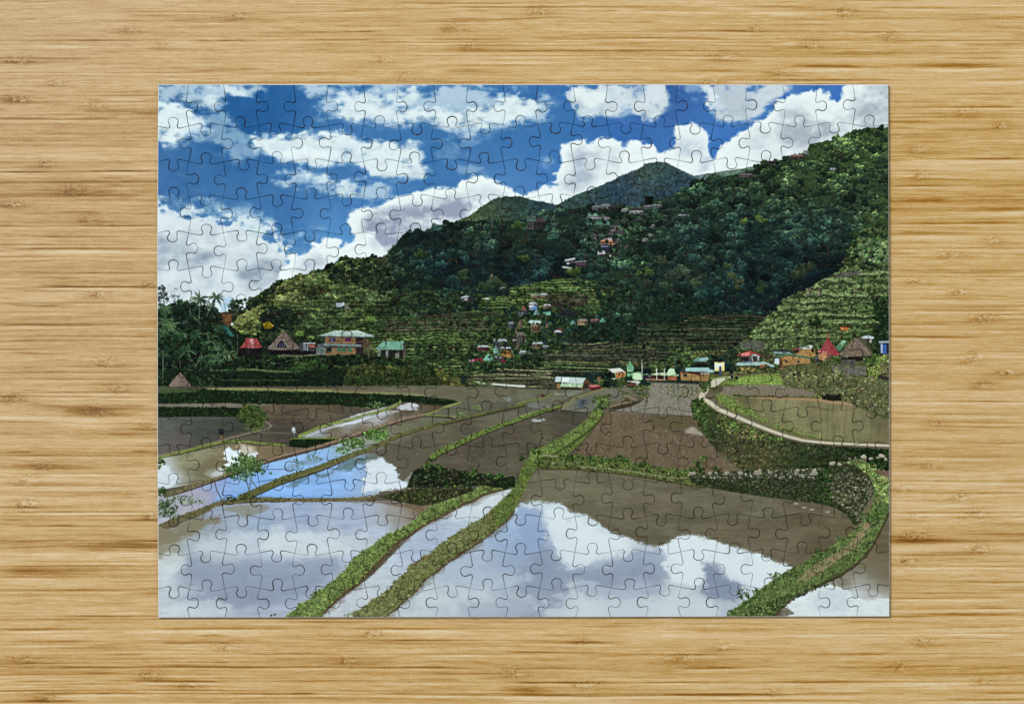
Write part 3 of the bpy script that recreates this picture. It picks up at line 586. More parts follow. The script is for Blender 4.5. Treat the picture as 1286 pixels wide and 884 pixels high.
    cone('G', 350,396, 786, 818, (88,150,132)); cone('G', 548,596, 768, 802, (84,150,132)); H('G', 402,782, 470,822, (176,140,80), (170,140,120), rh=0.3); H('G', 490,780, 550,804, (110,84,84), (176,100,92), rh=0.4)
    cone('G', -4,40, 782, 832, (110,90,74)); cone('G', 184,212, 796, 838, (116,96,80)); cone('G', -20,4, 840, 880, (104,86,72))
    H('G', 90,800, 154,866, (176,136,72), (190,204,204), rh=0.2, win=3); poly(Z('G', 74,788, 156,792, 160,812, 76,806), C(184,204,202)); poly(Z('G', 92,836, 154,838, 154,846, 92,844), C(70,56,44)); poly(Z('G', 96,846, 150,846, 150,862, 96,862), C(90,66,46))
    poly(Z('G', 254,846, 296,838, 300,850, 256,856), C(110,50,58)); poly(Z('G', 248,854, 296,856, 296,872, 248,870), C(170,170,178))
    H('5', 636,498, 664,530, (84,90,104), (120,130,150)); poly(Z('5', 520,378, 540,378, 540,388, 520,388), C(160,166,160), .8)
    # lower hamlet (tile J)
    poly(Z('J', 966,92, 1010,88, 1012,104, 970,106), C(60,56,62)); H('J', 962,126, 1040,164, (140,50,52), (180,186,196), rh=0.35, win=2); H('J', 1066,82, 1160,150, (74,76,84), (176,182,196), rh=0.25, win=4)
    cone('J', 1058,1112, 128, 182, (110,160,146)); H('J', 1116,138, 1190,170, (90,64,56), (196,198,204), rh=0.35); poly(Z('J', 1126,162, 1180,160, 1190,210, 1130,206), C(150,112,60)); poly(Z('J', 1180,150, 1206,170, 1196,210, 1180,200), C(110,84,56))
    cone('J', 996,1076, 180, 228, (110,176,156)); poly(Z('J', 906,226, 968,212, 972,226, 940,236, 905,240), C(150,110,124)); poly(Z('J', 940,216, 1000,214, 1000,234, 940,234), C(110,34,52)); poly(Z('J', 1076,200, 1150,204, 1150,246, 1076,236), C(66,52,56)); poly(Z('J', 1128,222, 1152,224, 1152,246, 1130,244), C(116,36,50)); poly(Z('J', 1080,196, 1124,204, 1124,214, 1080,208), C(140,144,150))
    poly(Z('J', 1200,74, 1250,60, 1250,120, 1200,126), C(56,50,52)); poly(Z('J', 1200,90, 1246,80, 1246,88, 1200,98), C(176,180,176)); poly(Z('J', 1236,60, 1254,36, 1286,64, 1286,124, 1240,120), C(116,106,98)); poly(Z('J', 1250,166, 1286,164, 1286,194, 1252,192), C(150,164,164)); cone('J', 1214,1250, 120, 150, (110,100,92))
    H('K', 98,104, 172,150, (134,98,62), (178,190,196), rh=0.3); H('K', 168,126, 212,150, (96,98,98), (150,176,170), rh=0.4); H('K', 10,162, 66,196, (150,162,164), (176,186,186), rh=0.3); H('K', -6,36, 48,120, (96,88,80), (120,108,96), rh=0.35)
    poly(Z('K', 76,168, 104,168, 104,184, 76,184), C(110,120,110)); poly(Z('J', 846,268, 884,272, 884,290, 850,288), C(120,80,70), .8)
    scatter(mask(Z('5', 480,560, 860,560, 860,700, 620,720, 440,700)), 120, (1.2, 2.8), [C(48,74,44), C(30,52,36), C(66,94,50)], 'crown')
    scatter(mask(Z('5', 640,400, 1000,400, 1000,560, 700,560)), 110, (1.0, 2.4), [C(48,74,44), C(30,52,36), C(66,94,50)], 'crown')
    scatter(mask(Z('J', 860,250, 1120,260, 1286,210, 1286,285, 1120,285, 900,300, 860,290)), 120, (1.6, 4), [C(48,76,42), C(30,50,34), C(72,100,52)], 'crown')
    scatter(mask(Z('K', 0,190, 160,200, 170,280, 0,280)), 90, (1.6, 4), [C(36,60,38), C(28,46,32), C(56,84,46)], 'crown')
    # ---- left bank: dark palms and bushes
    bank = rough(mask(Z('4', 0,440, 60,430, 130,420, 200,430, 330,440, 400,520, 460,560, 600,600, 860,640, 1100,660, 1286,690, 1340,700, 1430,720, 1520,765, 1585,830, 1560,850, 0,880)), 1.5, 0.5, n5)
    put(bank, C(20,34,22))
    BK = [C(20,34,22), C(30,48,28), C(42,66,34), C(16,26,20), C(54,80,42)]
    scatter(mask(Z('4', 430,560, 520,560, 600,560, 860,590, 860,640, 430,640)), 130, (2, 4.5), [C(34,54,34), C(50,76,42), C(24,38,26)], 'crown')
    scatter(mask(Z('4', 440,660, 850,670, 1100,670, 1286,700, 1286,760, 850,750, 440,740)), 460, (2, 5), BK, 'crown', 0.25, lo=0.3, hi=1.7)
    scatter(mask(Z('4', 240,770, 1286,780, 1286,830, 1000,826, 240,820)), 300, (1.6, 3.6), [C(22,36,22), C(16,28,20), C(34,54,30)], 'crown', 0.25)
    line(Z('4', 150,740, 420,744, 520,740, 620,752, 760,748), 2.2, C(84,98,58), 0.75); line(Z('4', 430,735, 560,742, 700,750), 1.2, C(120,126,80), 0.6)
    line(Z('4', 350,792, 600,794, 740,792), 1.4, C(74,88,52), 0.6)
    line(Z('4', 640,668, 740,674, 840,664), 1.2, C(120,112,92), 0.7)
    for x, y, r in [(760,715,7),(790,735,6),(730,740,5),(1000,690,5),(830,705,5)]:
        p = Z('4', x, y)[0]
        for i in range(16): stamp(p[0]+rng.randn()*r*0.6, p[1]+rng.randn()*r*0.35, r*(0.35+0.3*rng.rand()), C(60,98,44)*(0.8+0.4*rng.rand()), 'crown', 0.3, 1.5)
    # mound on the right of the bank
    md = Z('5', -160,690, -60,640, 20,680, 120,690, 210,715, 300,745, 380,790, 425,830, 330,845, 0,845, -200,830)
    poly(md, C(52,60,30)); MD = mask(md)
    scatter(MD, 520, (1.5, 4.5), idw([(480,460,52,74,34),(520,470,50,62,30),(560,470,96,96,46),(540,475,40,58,30),(575,480,104,100,52),(500,485,36,52,26),(450,470,44,62,32),(460,455,90,88,50),(530,455,40,60,32),(470,485,30,46,26),(560,487,60,60,34)]), 'crown', 0.22, lo=0.3, hi=1.6)
    scatter(mask(Z('J', 640,250, 720,270, 830,330, 880,380, 800,400, 640,300)), 90, (1.2, 2.6), [C(98,98,50), C(80,86,42), C(116,114,64)], 'tuft', a=.8)
    scatter(mask(Z('J', 20,240, 300,230, 420,260, 460,320, 380,330, 200,300)), 60, (1.2, 3), [C(74,78,42), C(56,72,36), C(88,88,52)], 'tuft', a=.7)
    scatter(mask(Z('J', 500,250, 600,240, 680,290, 660,340, 520,330)), 60, (2, 4.5), [C(34,56,30), C(48,72,36)], 'crown')
    blades(MD, 900, [C(78,90,46), C(96,100,54), C(60,80,40), C(44,64,32)], (1.5, 3.4))
    # ---- palms
    scatter(mask(Z('4', 30,330, 60,310, 80,350, 90,420, 30,440)), 90, (1, 2.4), [C(50,62,58), C(36,46,44), C(66,78,70)], 'crown', a=0.7)
    scatter(mask(Z('4', 100,350, 130,325, 150,380, 110,400)), 30, (0.8, 1.6), [C(90,104,104)], 'crown', a=0.4)
    poly(Z('E', 330,770, 460,740, 500,730, 560,740, 545,800, 520,840, 480,800), C(84,60,42)); poly(Z('E', 400,738, 560,736, 562,744, 400,748), C(44,40,44)); poly(Z('E', 210,790, 310,786, 310,830, 200,840), C(60,70,72)); poly(Z('E', 240,800, 300,796, 300,826, 240,826), C(26,28,32)); poly(Z('E', 480,745, 540,750, 530,790, 500,800), C(110,76,50)); scatter(mask(Z('E', 330,740, 470,740, 480,830, 330,840)), 40, (1.5, 3.5), [C(26,44,30), C(40,60,38)], 'crown'); scatter(mask(Z('E', 520,700, 600,640, 640,640, 560,800)), 60, (1.4, 3.4), [C(34,52,36), C(50,70,40), C(24,38,30)], 'crown')
    poly(Z('E', 440,820, 490,810, 550,884, 450,884), C(30,60,56)); poly(Z('I', 470,4, 505,-10, 560,66, 500,70, 470,40), C(36,88,80)); poly(Z('I', 505,-2, 560,66, 548,70, 496,0), C(50,104,96))
    scatter(mask(Z('4', 30,440, 160,400, 340,440, 350,520, 400,600, 440,690, 330,740, 30,740)), 900, (2, 5.5), [C(16,30,22), C(24,42,30), C(36,60,38), C(12,22,18), C(48,74,48)], 'crown', 0.25, lo=0.25, hi=1.7)
    def frond(key, x, y, n, ln, col, tip=(88,112,78), spread=6.28, a0=0, droop=0.5):
        c0 = Z(key, x, y)[0]
        for i in range(n):
            a = a0+spread*(i+0.3*rng.randn())/n; L = ln/SCL[key]*(0.7+0.5*rng.rand())
            s = np.linspace(0, 1, 7)[:, None]; d = np.array([[math.cos(a), math.sin(a)*0.8]])
            P = c0+d*L*s+np.array([[0, 1]])*(s**2)*L*droop*abs(math.cos(a))
            cc = C(*col)*(0.9+0.9*rng.rand()) if rng.rand() < 0.72 else C(*tip)*(0.7+0.3*rng.rand())
            poly(strip(P, [0.8, 2.0, 1.7, 1.1, 0.3]), np.clip(cc, 0, 1), 0.9)
            for k in (2, 3, 4):
                for sg in (-1, 1):
                    q = P[k]; e = q+np.array([d[0, 0]*1.6-sg*d[0, 1]*2.0, abs(d[0, 1])*0.5+1.6])
                    poly(strip(np.vstack([q, e]), [0.6, 0.3]), np.clip(cc*0.9, 0, 1), 0.7)
    for t in [('4',245,385,13,70,(30,48,34)),('4',325,375,11,48,(28,44,34)),('4',150,410,12,56,(26,44,32)),('4',75,430,10,46,(46,74,44)),('4',300,430,11,56,(24,40,30)),('4',200,470,12,60,(22,40,30)),('4',75,500,14,70,(40,70,40)),('4',95,520,10,66,(52,82,48)),
              ('4',60,560,12,60,(30,56,34)),('4',150,560,12,60,(28,52,32)),('4',230,560,12,64,(26,50,34)),('4',300,600,13,66,(40,68,44)),('4',350,650,12,70,(52,80,52)),('4',180,640,12,60,(22,44,28)),('4',100,640,12,60,(20,40,26)),('4',260,680,11,56,(28,52,34)),('4',330,690,10,46,(30,56,34)),('4',390,660,8,50,(64,90,60)),('4',420,400,8,40,(28,44,34))]:
        frond(*t, droop=0.45)
    scatter(mask(Z('4', 40,470, 160,430, 330,470, 350,560, 380,640, 300,720, 60,720)), 50, (1.6, 3.4), [C(18,34,24), C(28,50,32), C(14,26,20)], 'crown', 0.25, lo=0.3, hi=1.6)
    for pts, w_ in [((60,640, 58,810),1.1),((145,690, 147,745),.8),((245,400, 240,500),1.3),((320,400, 322,440),.8),((435,560, 434,660),.8)]:
        poly(strip(Z('4', *pts), w_), C(104,112,100), 0.75)
    scatter(mask(Z('4', 30,740, 420,740, 420,760, 200,880, 30,860)), 150, (2, 4), [C(22,40,26), C(34,60,36), C(46,74,42)], 'crown')
    scatter(mask(Z('I', 40,400, 420,380, 420,440, 40,445)), 100, (1.4, 3), [C(44,68,42), C(64,90,54), C(30,46,30)], 'crown')
    # ---- huts and houses on the bank
    poly(Z('I', 590,146, 750,144, 745,190, 600,190), C(18,16,20))
    poly(Z('I', 625,84, 640,78, 716,80, 714,96, 722,100, 748,140, 700,146, 596,146, 622,112, 632,100), C(146,68,66))
    poly(Z('I', 660,84, 686,84, 692,144, 676,144), C(196,150,150), 0.8); poly(Z('I', 664,100, 648,144, 656,144, 670,100), C(150,140,142), .5)
    for i in range(14): x = 606+i*10; poly(Z('I', 640+i*5.4,84, x,145, x+3,145), C(120,40,44), 0.6)
    for i in range(9): p = Z('I', 600+rng.rand()*140, 150)[0]; poly(strip(np.array([p, p+np.array([0, 6.5])]), 0.5), C(64,56,50), 0.6)
    poly(Z('I', 790,150, 1000,150, 1000,186, 800,190), C(16,14,18))
    thatch('I', 784,1000, 34, 154, (106,94,86))
    poly(Z('I', 844,142, 852,108, 874,92, 904,122, 916,140), C(24,24,34)); 
    for x in (862,878,894): poly(Z('I', x,112, x+5,112, x+5,138, x,138), C(110,116,128), .8)
    line(Z('I', 842,134, 856,106, 874,90, 896,106, 920,140), 1.0, C(136,124,112), 0.9)
    poly(Z('I', 995,112, 1105,108, 1105,166, 1000,166), C(64,60,64)); poly(Z('I', 1020,108, 1105,108, 1106,116, 1020,118), C(150,150,156)); poly(Z('I', 1056,122, 1100,124, 1104,144, 1062,140), C(140,84,74)); poly(Z('I', 1022,122, 1046,122, 1046,160, 1022,160), C(110,114,124)); poly(Z('I', 1048,126, 1056,126, 1056,164, 1048,164), C(150,160,170))
    poly(Z('I', 1000,164, 1110,164, 1110,186, 1000,186), C(24,22,26)); line(Z('I', 880,190, 1000,196, 1105,190), 0.9, C(130,122,104), 0.8, sm=False)
    # big two storey house (tile 4)
    OR = (122,97,68)
    poly(Z('4', 876,572, 1072,572, 1072,668, 876,668), C(*OR)); poly(Z('4', 1032,574, 1070,576, 1070,668, 1032,670), C(40,32,36)); poly(Z('4', 1070,580, 1104,596, 1104,662, 1072,668), C(112,92,66)); 
    for i in range(12): a = 1072+rng.rand()*30; poly(Z('4', a,590+rng.rand()*20, a+3,590, a+2,660), C(54,48,38), 0.6)
    poly(Z('4', 832,626, 880,624, 880,666, 832,666), C(108,114,110)); poly(Z('4', 838,634, 846,634, 846,648, 838,648), C(60,96,84)); poly(Z('4', 852,634, 868,634, 868,650, 852,650), C(58,92,84))
    poly(Z('4', 838,612, 870,606, 1062,612, 1066,626, 838,630), C(84,88,92)); poly(Z('4', 870,610, 1060,616, 1060,620, 870,617), C(126,140,134)); poly(Z('4', 872,624, 1062,628, 1062,632, 872,630), C(50,40,36), .8)
    poly(Z('4', 902,580, 930,580, 930,598, 902,598), C(44,48,86)); poly(Z('4', 910,580, 915,580, 915,598, 910,598), C(120,130,160)); poly(Z('4', 976,580, 1006,580, 1006,598, 976,598), C(96,36,72)); poly(Z('4', 988,580, 994,580, 994,598, 988,598), C(40,40,80))
    for x in (892,938,962,992): poly(Z('4', x,630, x+20,630, x+20,650, x,650), C(58,110,86))
    poly(Z('4', 884,630, 906,630, 906,648, 884,648), C(30,30,34)); poly(Z('4', 1036,596, 1068,596, 1068,602, 1036,602), C(110,90,70), .7)
    poly(Z('4', 848,568, 920,544, 1046,543, 1134,574, 1080,577, 868,572), C(158,176,170)); poly(Z('4', 920,544, 1046,543, 1134,574, 1080,570, 940,560), C(176,190,184), .6)
    for i in range(22): x = 870+i*11.5; poly(Z('4', 925+i*5.3,546, x,571, x+2.5,571), C(128,146,142), .5)
    poly(Z('4', 850,569, 1134,575, 1130,580, 870,577), C(70,76,76), .8)
    # green roofed shed
    poly(Z('J', 300,150, 470,150, 476,216, 290,196), C(34,38,34)); poly(Z('J', 290,150, 312,150, 312,200, 290,200), C(96,104,98)); poly(Z('J', 346,158, 362,158, 362,204, 346,204), C(120,124,118)); poly(Z('J', 410,176, 436,172, 436,214, 410,214), C(110,108,104)); poly(Z('J', 462,120, 480,150, 478,216, 462,214), C(84,78,72))
    poly(Z('J', 274,154, 326,100, 468,100, 462,158), C(112,164,146)); poly(Z('J', 462,102, 486,150, 474,154, 458,128), C(72,74,72))
    for i in range(16): poly(Z('J', 320+i*9,102, 276+i*11.6,154, 279+i*11.6,154, 322+i*9,102), C(88,140,124), .5)
    scatter(mask(Z('J', 0,190, 250,200, 420,215, 500,240, 480,262, 200,250, 0,260)), 200, (1.6, 4), [C(30,52,28), C(46,72,38), C(20,34,22)], 'crown')
    scatter(mask(Z('J', 200,150, 280,150, 290,190, 250,200, 200,190)), 24, (1.6, 3), [C(84,104,50), C(60,80,44)], 'crown')
    for i in range(9): poly(strip(Z('J', 200+rng.rand()*40,190, 205+rng.rand()*50,90+rng.rand()*50), 0.6), C(70,64,56), .7)
    # small thatched hut on the left
    thatch('I', 120,268, 308, 404, (118,100,92)); poly(Z('I', 165,404, 220,404, 216,414, 168,414), C(24,22,22))
# ---------------------------------------------------------------- fields, water and bunds
def paint_fields():
    n2 = fbm(14, 9, 2); n4 = fbm(5, 4, 11, 4); n5 = fbm(2.6, 2.2, 12, 3); nh = fbm(40, 5, 301, 5); nf = fbm(10, 1.4, 302, 4); wx = fbm(22, 7, 303, 4); nb = fbm(30, 20, 304, 5)
    nfw = fbm(5, 2.2, 305, 4); n8 = fbm(9, 7, 306, 4)
    GC = [C(92,118,50), C(110,134,60), C(72,98,42), C(56,80,36), C(126,146,74), C(100,120,66)]
    def water(pts, samples, soft=0.6, tex=0.05, sm=True):
        P = smooth(pts, 5) if sm else pts
        sl = window(P, 4); M = rough(maskw(P, sl), 0.5, 0.25, n5[sl], 0.3)
        col = idw(samples)[sl]*(1+tex*(nf[sl]*0.7+n4[sl]*0.6+nfw[sl]*0.5+0.7*n2[sl]))[..., None]+(0.030*np.clip(nh[sl], -1, 1))[..., None]*np.array([0.8, 0.95, 1.15], np.float32)
        putw(M, sl, np.clip(col, 0, 1))
    def refl(pts, col, a=1.0, r=2.0, amp=0.35, w=0.3, clip=None, n=None):
        """reflection patch: edges rippled sideways"""
        r = r*1.5+0.4; P = smooth(pts, 5); sl = window(P, r*3+8)
        M = warp(blur(maskw(P, sl), r), wx[sl]*5.5+nfw[sl]*2.0, nh[sl]*1.2+n2[sl]*1.5)
        D = M+amp*1.2*np.clip(4*M*(1.02-M)+0.1, 0, 1)*(n2[sl]*0.5+nfw[sl]*0.30+nf[sl]*0.15+0.5*nb[sl]+n4[sl]*0.2); w = w*1.25
        putw(ss(0.5-w, 0.5+w, D), sl, np.asarray(col, np.float32)*(1+0.025*nfw[sl]+0.02*n2[sl])[..., None], a)
    def specks(pts, n, cols, w=0.5, ln=1.6, a=0.5, ang=0.0):
        lines_on(mask(pts), n, w, ln, cols, ang, a, 0.25)
    # base: brown paddy mud and water
    base = mask(np.array([[190,486],[560,484],[700,492],[830,486],[900,480],[1125,470],[1125,790],[190,790]], float))
    put(rough(base, 0.6, 0.3, n5), idw([(300,520,80,76,66),(400,520,82,74,62),(560,500,102,100,84),(650,510,92,88,78),(600,560,88,80,68),(700,540,80,74,62),(800,540,110,98,82),(1000,520,110,104,74),(900,640,104,96,78),(500,560,96,88,72)])*(1+0.06*n4+0.05*nf)[..., None])
    # the valley strip behind: brown field, long thin paths
    water(Z('5', 0,835, 420,830, 480,824, 900,838, 1200,828, 1286,836, 1500,840, 1286,880, 600,900, 0,900), [(500,490,112,106,88),(600,490,104,100,82),(700,492,92,90,76),(780,490,96,92,78)], sm=False)
    specks(Z('J', 860,410, 1286,420, 1286,520, 900,560), 260, [C(132,130,104), C(84,80,66), C(120,122,84), C(150,150,130)], 0.5, 3, 0.4)
    # ---- right side ground between the hamlet and the terraces
    put(rough(mask(Z('L', -20,340, 60,320, 200,300, 540,300, 560,250, 760,230, 1000,240, 1290,180, 1290,500, 1290,620, 900,560, 600,480, 200,480, 0,420)), 0.8, 0.4, n5), C(86,88,54)*np.ones((CH, CW, 3), np.float32)*(1+0.12*n4+0.1*n5)[..., None])
    # ---- hedge banks on the left
    def hedge(pts, top=C(96,112,54), body=[C(30,52,24), C(22,40,20), C(42,64,30), C(16,30,18)], n=500, r=(0.8, 2.2)):
        P = np.asarray(pts); poly(P, C(18,34,18)); scatter(mask(P), n, r, body, 'crown', 0.2, lo=0.35, hi=1.6)
    water(Z('I', 0,420, 1290,420, 1290,445, 0,452), [(300,490,120,118,82),(250,495,60,76,44),(400,491,124,122,84)], sm=False)
    line(Z('I', 370,420, 560,418, 760,420, 960,428, 1290,438), 1.8, C(146,146,92), 0.9)
    line(Z('J', -20,436, 200,444, 430,452, 600,462), 2.0, C(140,138,92), 0.9); water(Z('J', -10,420, 300,420, 620,432, 870,430, 880,445, 700,470, 600,456, 300,440, -10,434), [(440,490,104,98,80)], sm=False)
    hedge(Z('I', 30,452, 300,440, 340,424, 560,432, 960,440, 1290,446, 1290,530, 900,524, 500,516, 30,522), n=900)
    hedge(J(Z('J', -10,446, 430,462, 620,474, 720,484, 800,496, 834,508), Z('J', 700,540, 620,525, 430,505, 340,545, 260,545, 190,540, -10,532)), n=560)
    line(Z('I', 40,448, 200,440, 300,438), 1.2, C(70,86,46), .7)
    water(Z('I', 30,520, 520,516, 600,520, 860,522, 800,535, 600,545, 30,540), [(250,508,120,112,100)], sm=False)
    hedge(Z('I', 30,542, 590,546, 620,560, 600,608, 300,606, 30,612), n=460)
    # upper left pools
    water(Z('I', 30,612, 300,606, 590,612, 640,660, 690,690, 500,740, 300,790, 30,870), [(210,540,86,88,86),(250,535,72,76,70),(300,540,62,66,60),(225,555,88,82,80),(200,560,96,94,88),(270,555,70,70,64)], sm=False)
    refl(Z('I', 60,760, 160,690, 260,740, 200,830, 80,850), C(108,96,92), 0.35, 2)
    specks(Z('I', 40,640, 560,640, 560,700, 40,760), 120, [C(100,112,92), C(118,122,112)], 0.5, 5, 0.3, 0.05)
    water(Z('I', 740,530, 960,524, 1290,528, 1290,640, 1000,745, 930,800, 620,780, 500,760, 520,745, 760,700, 806,668, 760,640, 750,560), [(340,510,104,88,72),(400,515,96,82,66),(350,535,74,66,58),(380,545,72,66,58),(310,550,86,80,70),(425,520,90,80,66)], sm=False)
    line(Z('I', 760,606, 900,610, 1100,606), .7, C(130,126,92), 0.6); line(Z('I', 700,712, 860,716, 940,720), .6, C(160,156,150), 0.6)
    specks(Z('I', 760,620, 1280,540, 1280,600, 960,740, 700,770), 200, [C(126,118,90), C(60,54,46), C(140,136,110)], 0.5, 2.6, 0.35)
    # bush at the corner and its stone kerb
    line(Z('I', 770,640, 800,660, 804,672, 760,696, 700,706, 560,742, 420,780, 280,818, 140,850, 40,872), [1.6,1.8,2.4,1.8,1.6,1.6,1.8,2.2,2.6,3.2], C(132,120,98), 1)
    line(Z('I', 790,676, 740,704, 560,752, 380,800, 200,850), 1.0, C(56,50,40), 0.8)
    poly(smooth(Z('I', 598,560, 640,530, 720,536, 756,580, 758,650, 700,690, 640,660, 600,610)), C(74,94,44))
    for i in range(170): p = Z('I', 678+rng.randn()*38, 600+rng.randn()*32)[0]; stamp(p[0], p[1], 1.4+1.8*rng.rand(), [C(84,104,46), C(104,120,58), C(62,82,38)][rng.randint(3)], 'crown', 0.3, 1.45)
    line(Z('I', 640,680, 700,700, 760,660), 2, C(84,100,48), 1)
    # big pool behind the little tree
    water(Z('I', 20,884, 200,860, 480,796, 620,776, 900,800, 1060,818, 1000,850, 860,884, 600,960, 300,1060, 20,1100), [(205,585,196,202,206),(215,600,188,194,200),(200,600,205,212,218),(240,585,134,126,100),(280,580,128,118,90),(250,610,116,108,84),(330,580,130,112,86),(360,570,112,94,72),(230,575,128,126,92),(300,600,128,118,96),(390,565,92,80,66)], sm=False)
    refl(Z('7', 262,215, 300,235, 330,212, 345,240, 360,235, 370,262, 340,280, 300,290, 262,290, 256,250), C(226,234,244), 1, 0.8, 0.5, 0.25); refl(Z('7', 300,212, 350,214, 350,240, 310,250), C(178,160,138), 0.7, 1)
    refl(Z('7', 16,290, 60,300, 90,330, 60,360, 20,368), C(214,222,230), 0.9, 1.2, 0.6); refl(Z('7', 190,305, 240,295, 250,320, 200,330), C(206,212,220), 0.8, 1)
    refl(Z('7', 150,285, 190,262, 230,268, 220,310, 170,330, 150,310), C(112,100,78), 0.6, 1.6)
    line(Z('I', 40,884, 200,846, 380,800, 500,776, 620,772, 760,786, 900,798), 2.4, C(118,134,62), 1); line(Z('I', 40,892, 240,846, 480,786, 620,784, 760,796, 920,806, 1000,812), 0.8, C(50,46,34), .8)
    scatter(mask(Z('I', 480,780, 500,764, 560,758, 620,762, 620,782)), 22, (1, 2), GC, 'crown'); scatter(mask(Z('M', 30,45, 60,40, 74,60, 60,80, 30,100)), 30, (1.2, 2.4), GC, 'crown')
    # --- blue channel between the two long bunds
    water(Z('7', 20,380, 60,380, 240,335, 380,285, 560,236, 640,212, 740,180, 860,140, 960,115, 1060,120, 960,152, 860,184, 740,234, 620,280, 480,330, 430,350, 350,388, 240,412, 200,440, 20,500),
          [(205,625,172,168,182),(215,640,176,178,190),(240,622,158,156,180),(262,610,150,164,206),(290,625,108,150,214),(330,600,110,156,220),(360,595,128,168,226),(320,620,104,148,214),(390,580,124,166,222),(410,572,120,164,222),(425,562,160,182,196),(440,555,156,160,146),(460,545,134,136,118),(490,535,118,112,92),(520,525,104,98,82),(230,640,186,188,196)], tex=0.03)
    refl(Z('7', 40,400, 130,380, 200,370, 230,400, 160,430, 60,470), C(172,162,176), 0.6, 3)
    scatter(mask(Z('N', 680,0, 700,0, 690,6)), 1, (1, 2), GC)
    for a, b in [((465,290, 500,275, 540,262, 590,252, 580,270, 520,285, 480,300), C(122,138,150))]: refl(Z('7', *a), b, 0.5, 1)
    # hedge stub + pools above
    water(Z('7', 500,190, 640,190, 740,160, 860,120, 930,108, 960,100, 1050,90, 960,78, 860,70, 700,112, 560,165), [(395,545,150,160,170),(440,525,190,196,206),(470,515,200,204,214),(420,540,110,96,78),(500,515,92,80,64),(450,540,104,88,70),(540,505,92,82,66)], sm=False)
    refl(Z('J', 0,650, 90,625, 200,600, 290,590, 210,640, 100,665, 0,680), C(214,218,228), 1, 0.8, 0.5, 0.2); refl(Z('J', 390,545, 440,510, 560,518, 580,540, 500,552, 620,560, 470,570), C(206,208,216), 0.9, 0.7, 0.7, 0.25); refl(Z('J', 300,590, 420,566, 420,580, 330,600), C(190,190,196), 0.8, 0.7)
    specks(Z('J', 250,610, 440,560, 660,530, 700,560, 560,590, 400,620, 200,700, 40,740), 160, [C(70,56,44), C(110,92,70), C(150,140,124)], 0.6, 4, 0.5, -0.1)
    line(Z('J', 0,650, 100,628, 200,596, 300,572, 380,545, 440,510, 440,494), [2.4,2.8,2.4,3,3,2.6,1.4], C(122,140,66), 1); line(Z('J', 0,660, 120,634, 230,602, 300,584), .8, C(60,54,36), .7)
    line(Z('I', 990,740, 1080,700, 1160,668, 1290,636), [3.4,3.6,3,2.4], C(128,146,66), 1); line(Z('I', 1040,742, 1130,705, 1290,655), 2.2, C(182,182,186), 0.9)
    hedge(Z('I', 930,770, 950,756, 1240,758, 1290,752, 1250,780, 1100,820, 1030,815, 930,806), n=120, r=(0.8, 1.8)); line(Z('I', 940,754, 1100,752, 1270,750), 1.4, C(120,138,62), .95)
    line(Z('J', 570,600, 660,604, 740,610, 800,616), [1.4,2.4,2.8,2], C(56,52,42), 1); line(Z('J', 560,594, 700,600, 820,606), 1.4, C(126,134,76), .9)
    line(Z('J', 580,600, 650,580, 740,545, 850,508), [1.6,1.8,2,1.6], C(134,148,78), 1); refl(Z('J', 640,560, 720,540, 700,530, 640,535), C(86,66,48), .5, 1)
    # --- blue pool between bund two and three
    water(Z('7', 340,392, 430,352, 480,334, 620,286, 740,240, 860,190, 960,160, 1090,130, 1000,240, 960,262, 900,310, 880,345, 860,362, 790,375, 740,394, 500,398),
          [(330,620,112,156,220),(360,612,112,158,222),(400,612,112,156,220),(430,605,118,160,222),(450,590,132,170,224),(470,575,110,108,96),(480,600,206,214,226),(500,590,190,200,214),(495,612,214,220,230),(520,585,112,104,88),(520,560,88,80,64),(560,545,88,80,66),(500,565,96,90,74),(580,535,86,78,64),(540,575,86,78,66)], tex=0.03)
    refl(Z('7', 738,300, 745,268, 780,255, 820,265, 830,290, 856,320, 880,345, 850,368, 780,372, 735,378), C(216,222,232), 1.0, 1.0, 0.6, 0.25)
    refl(Z('7', 750,240, 830,215, 960,200, 980,250, 900,310, 880,340, 850,320, 835,285, 800,258), C(94,86,72), 0.95, 1.4, 0.7, 0.3)
    refl(Z('N', 0,30, 100,50, 200,30, 230,50, 160,60, 80,75, 60,110, 20,90), C(88,110,110), .55, 1.2, 1.2, 0.3)
    for a in [(620,290, 700,262, 720,270, 660,300, 625,305), (460,345, 560,312, 620,300, 600,330, 540,325, 500,350, 480,365)]:
        refl(Z('7', *a), C(96,118,116), .6, 1.0, 1.2, 0.3)
    specks(Z('7', 860,220, 1080,140, 980,240, 900,300), 90, [C(120,116,96), C(60,54,44)], 0.5, 3, 0.35, -0.2)
    # --- dark brown pools right of them
    water(Z('7', 960,160, 1100,128, 1286,90, 1286,112, 1200,140, 1100,184, 1000,232), [(560,530,104,98,80),(600,520,108,102,86),(640,515,104,98,82),(590,535,86,78,66)], sm=False)
    water(J(Z('7', 985,285, 1060,232, 1180,180), Z('8', 0,132, 60,112, 130,96, 245,100, 200,160, 110,215, 40,262, 0,300), Z('7', 1160,310, 1060,305)), [(570,580,92,82,70),(600,560,80,72,60),(650,560,84,76,62),(680,550,94,86,70),(710,530,78,74,64),(640,590,96,88,74)], sm=False)
    specks(Z('7', 1000,285, 1100,230, 1286,170, 1286,280, 1150,300), 200, [C(120,112,92), C(62,54,44), C(134,128,110)], 0.45, 2.5, 0.4)
    specks(Z('K', 0,620, 200,590, 480,580, 400,680, 150,800, 0,850), 160, [C(104,98,84), C(62,56,48)], 0.45, 3, 0.3); refl(Z('K', 76,628, 130,634, 175,622, 170,650, 110,645), C(190,192,190), .8, .6)
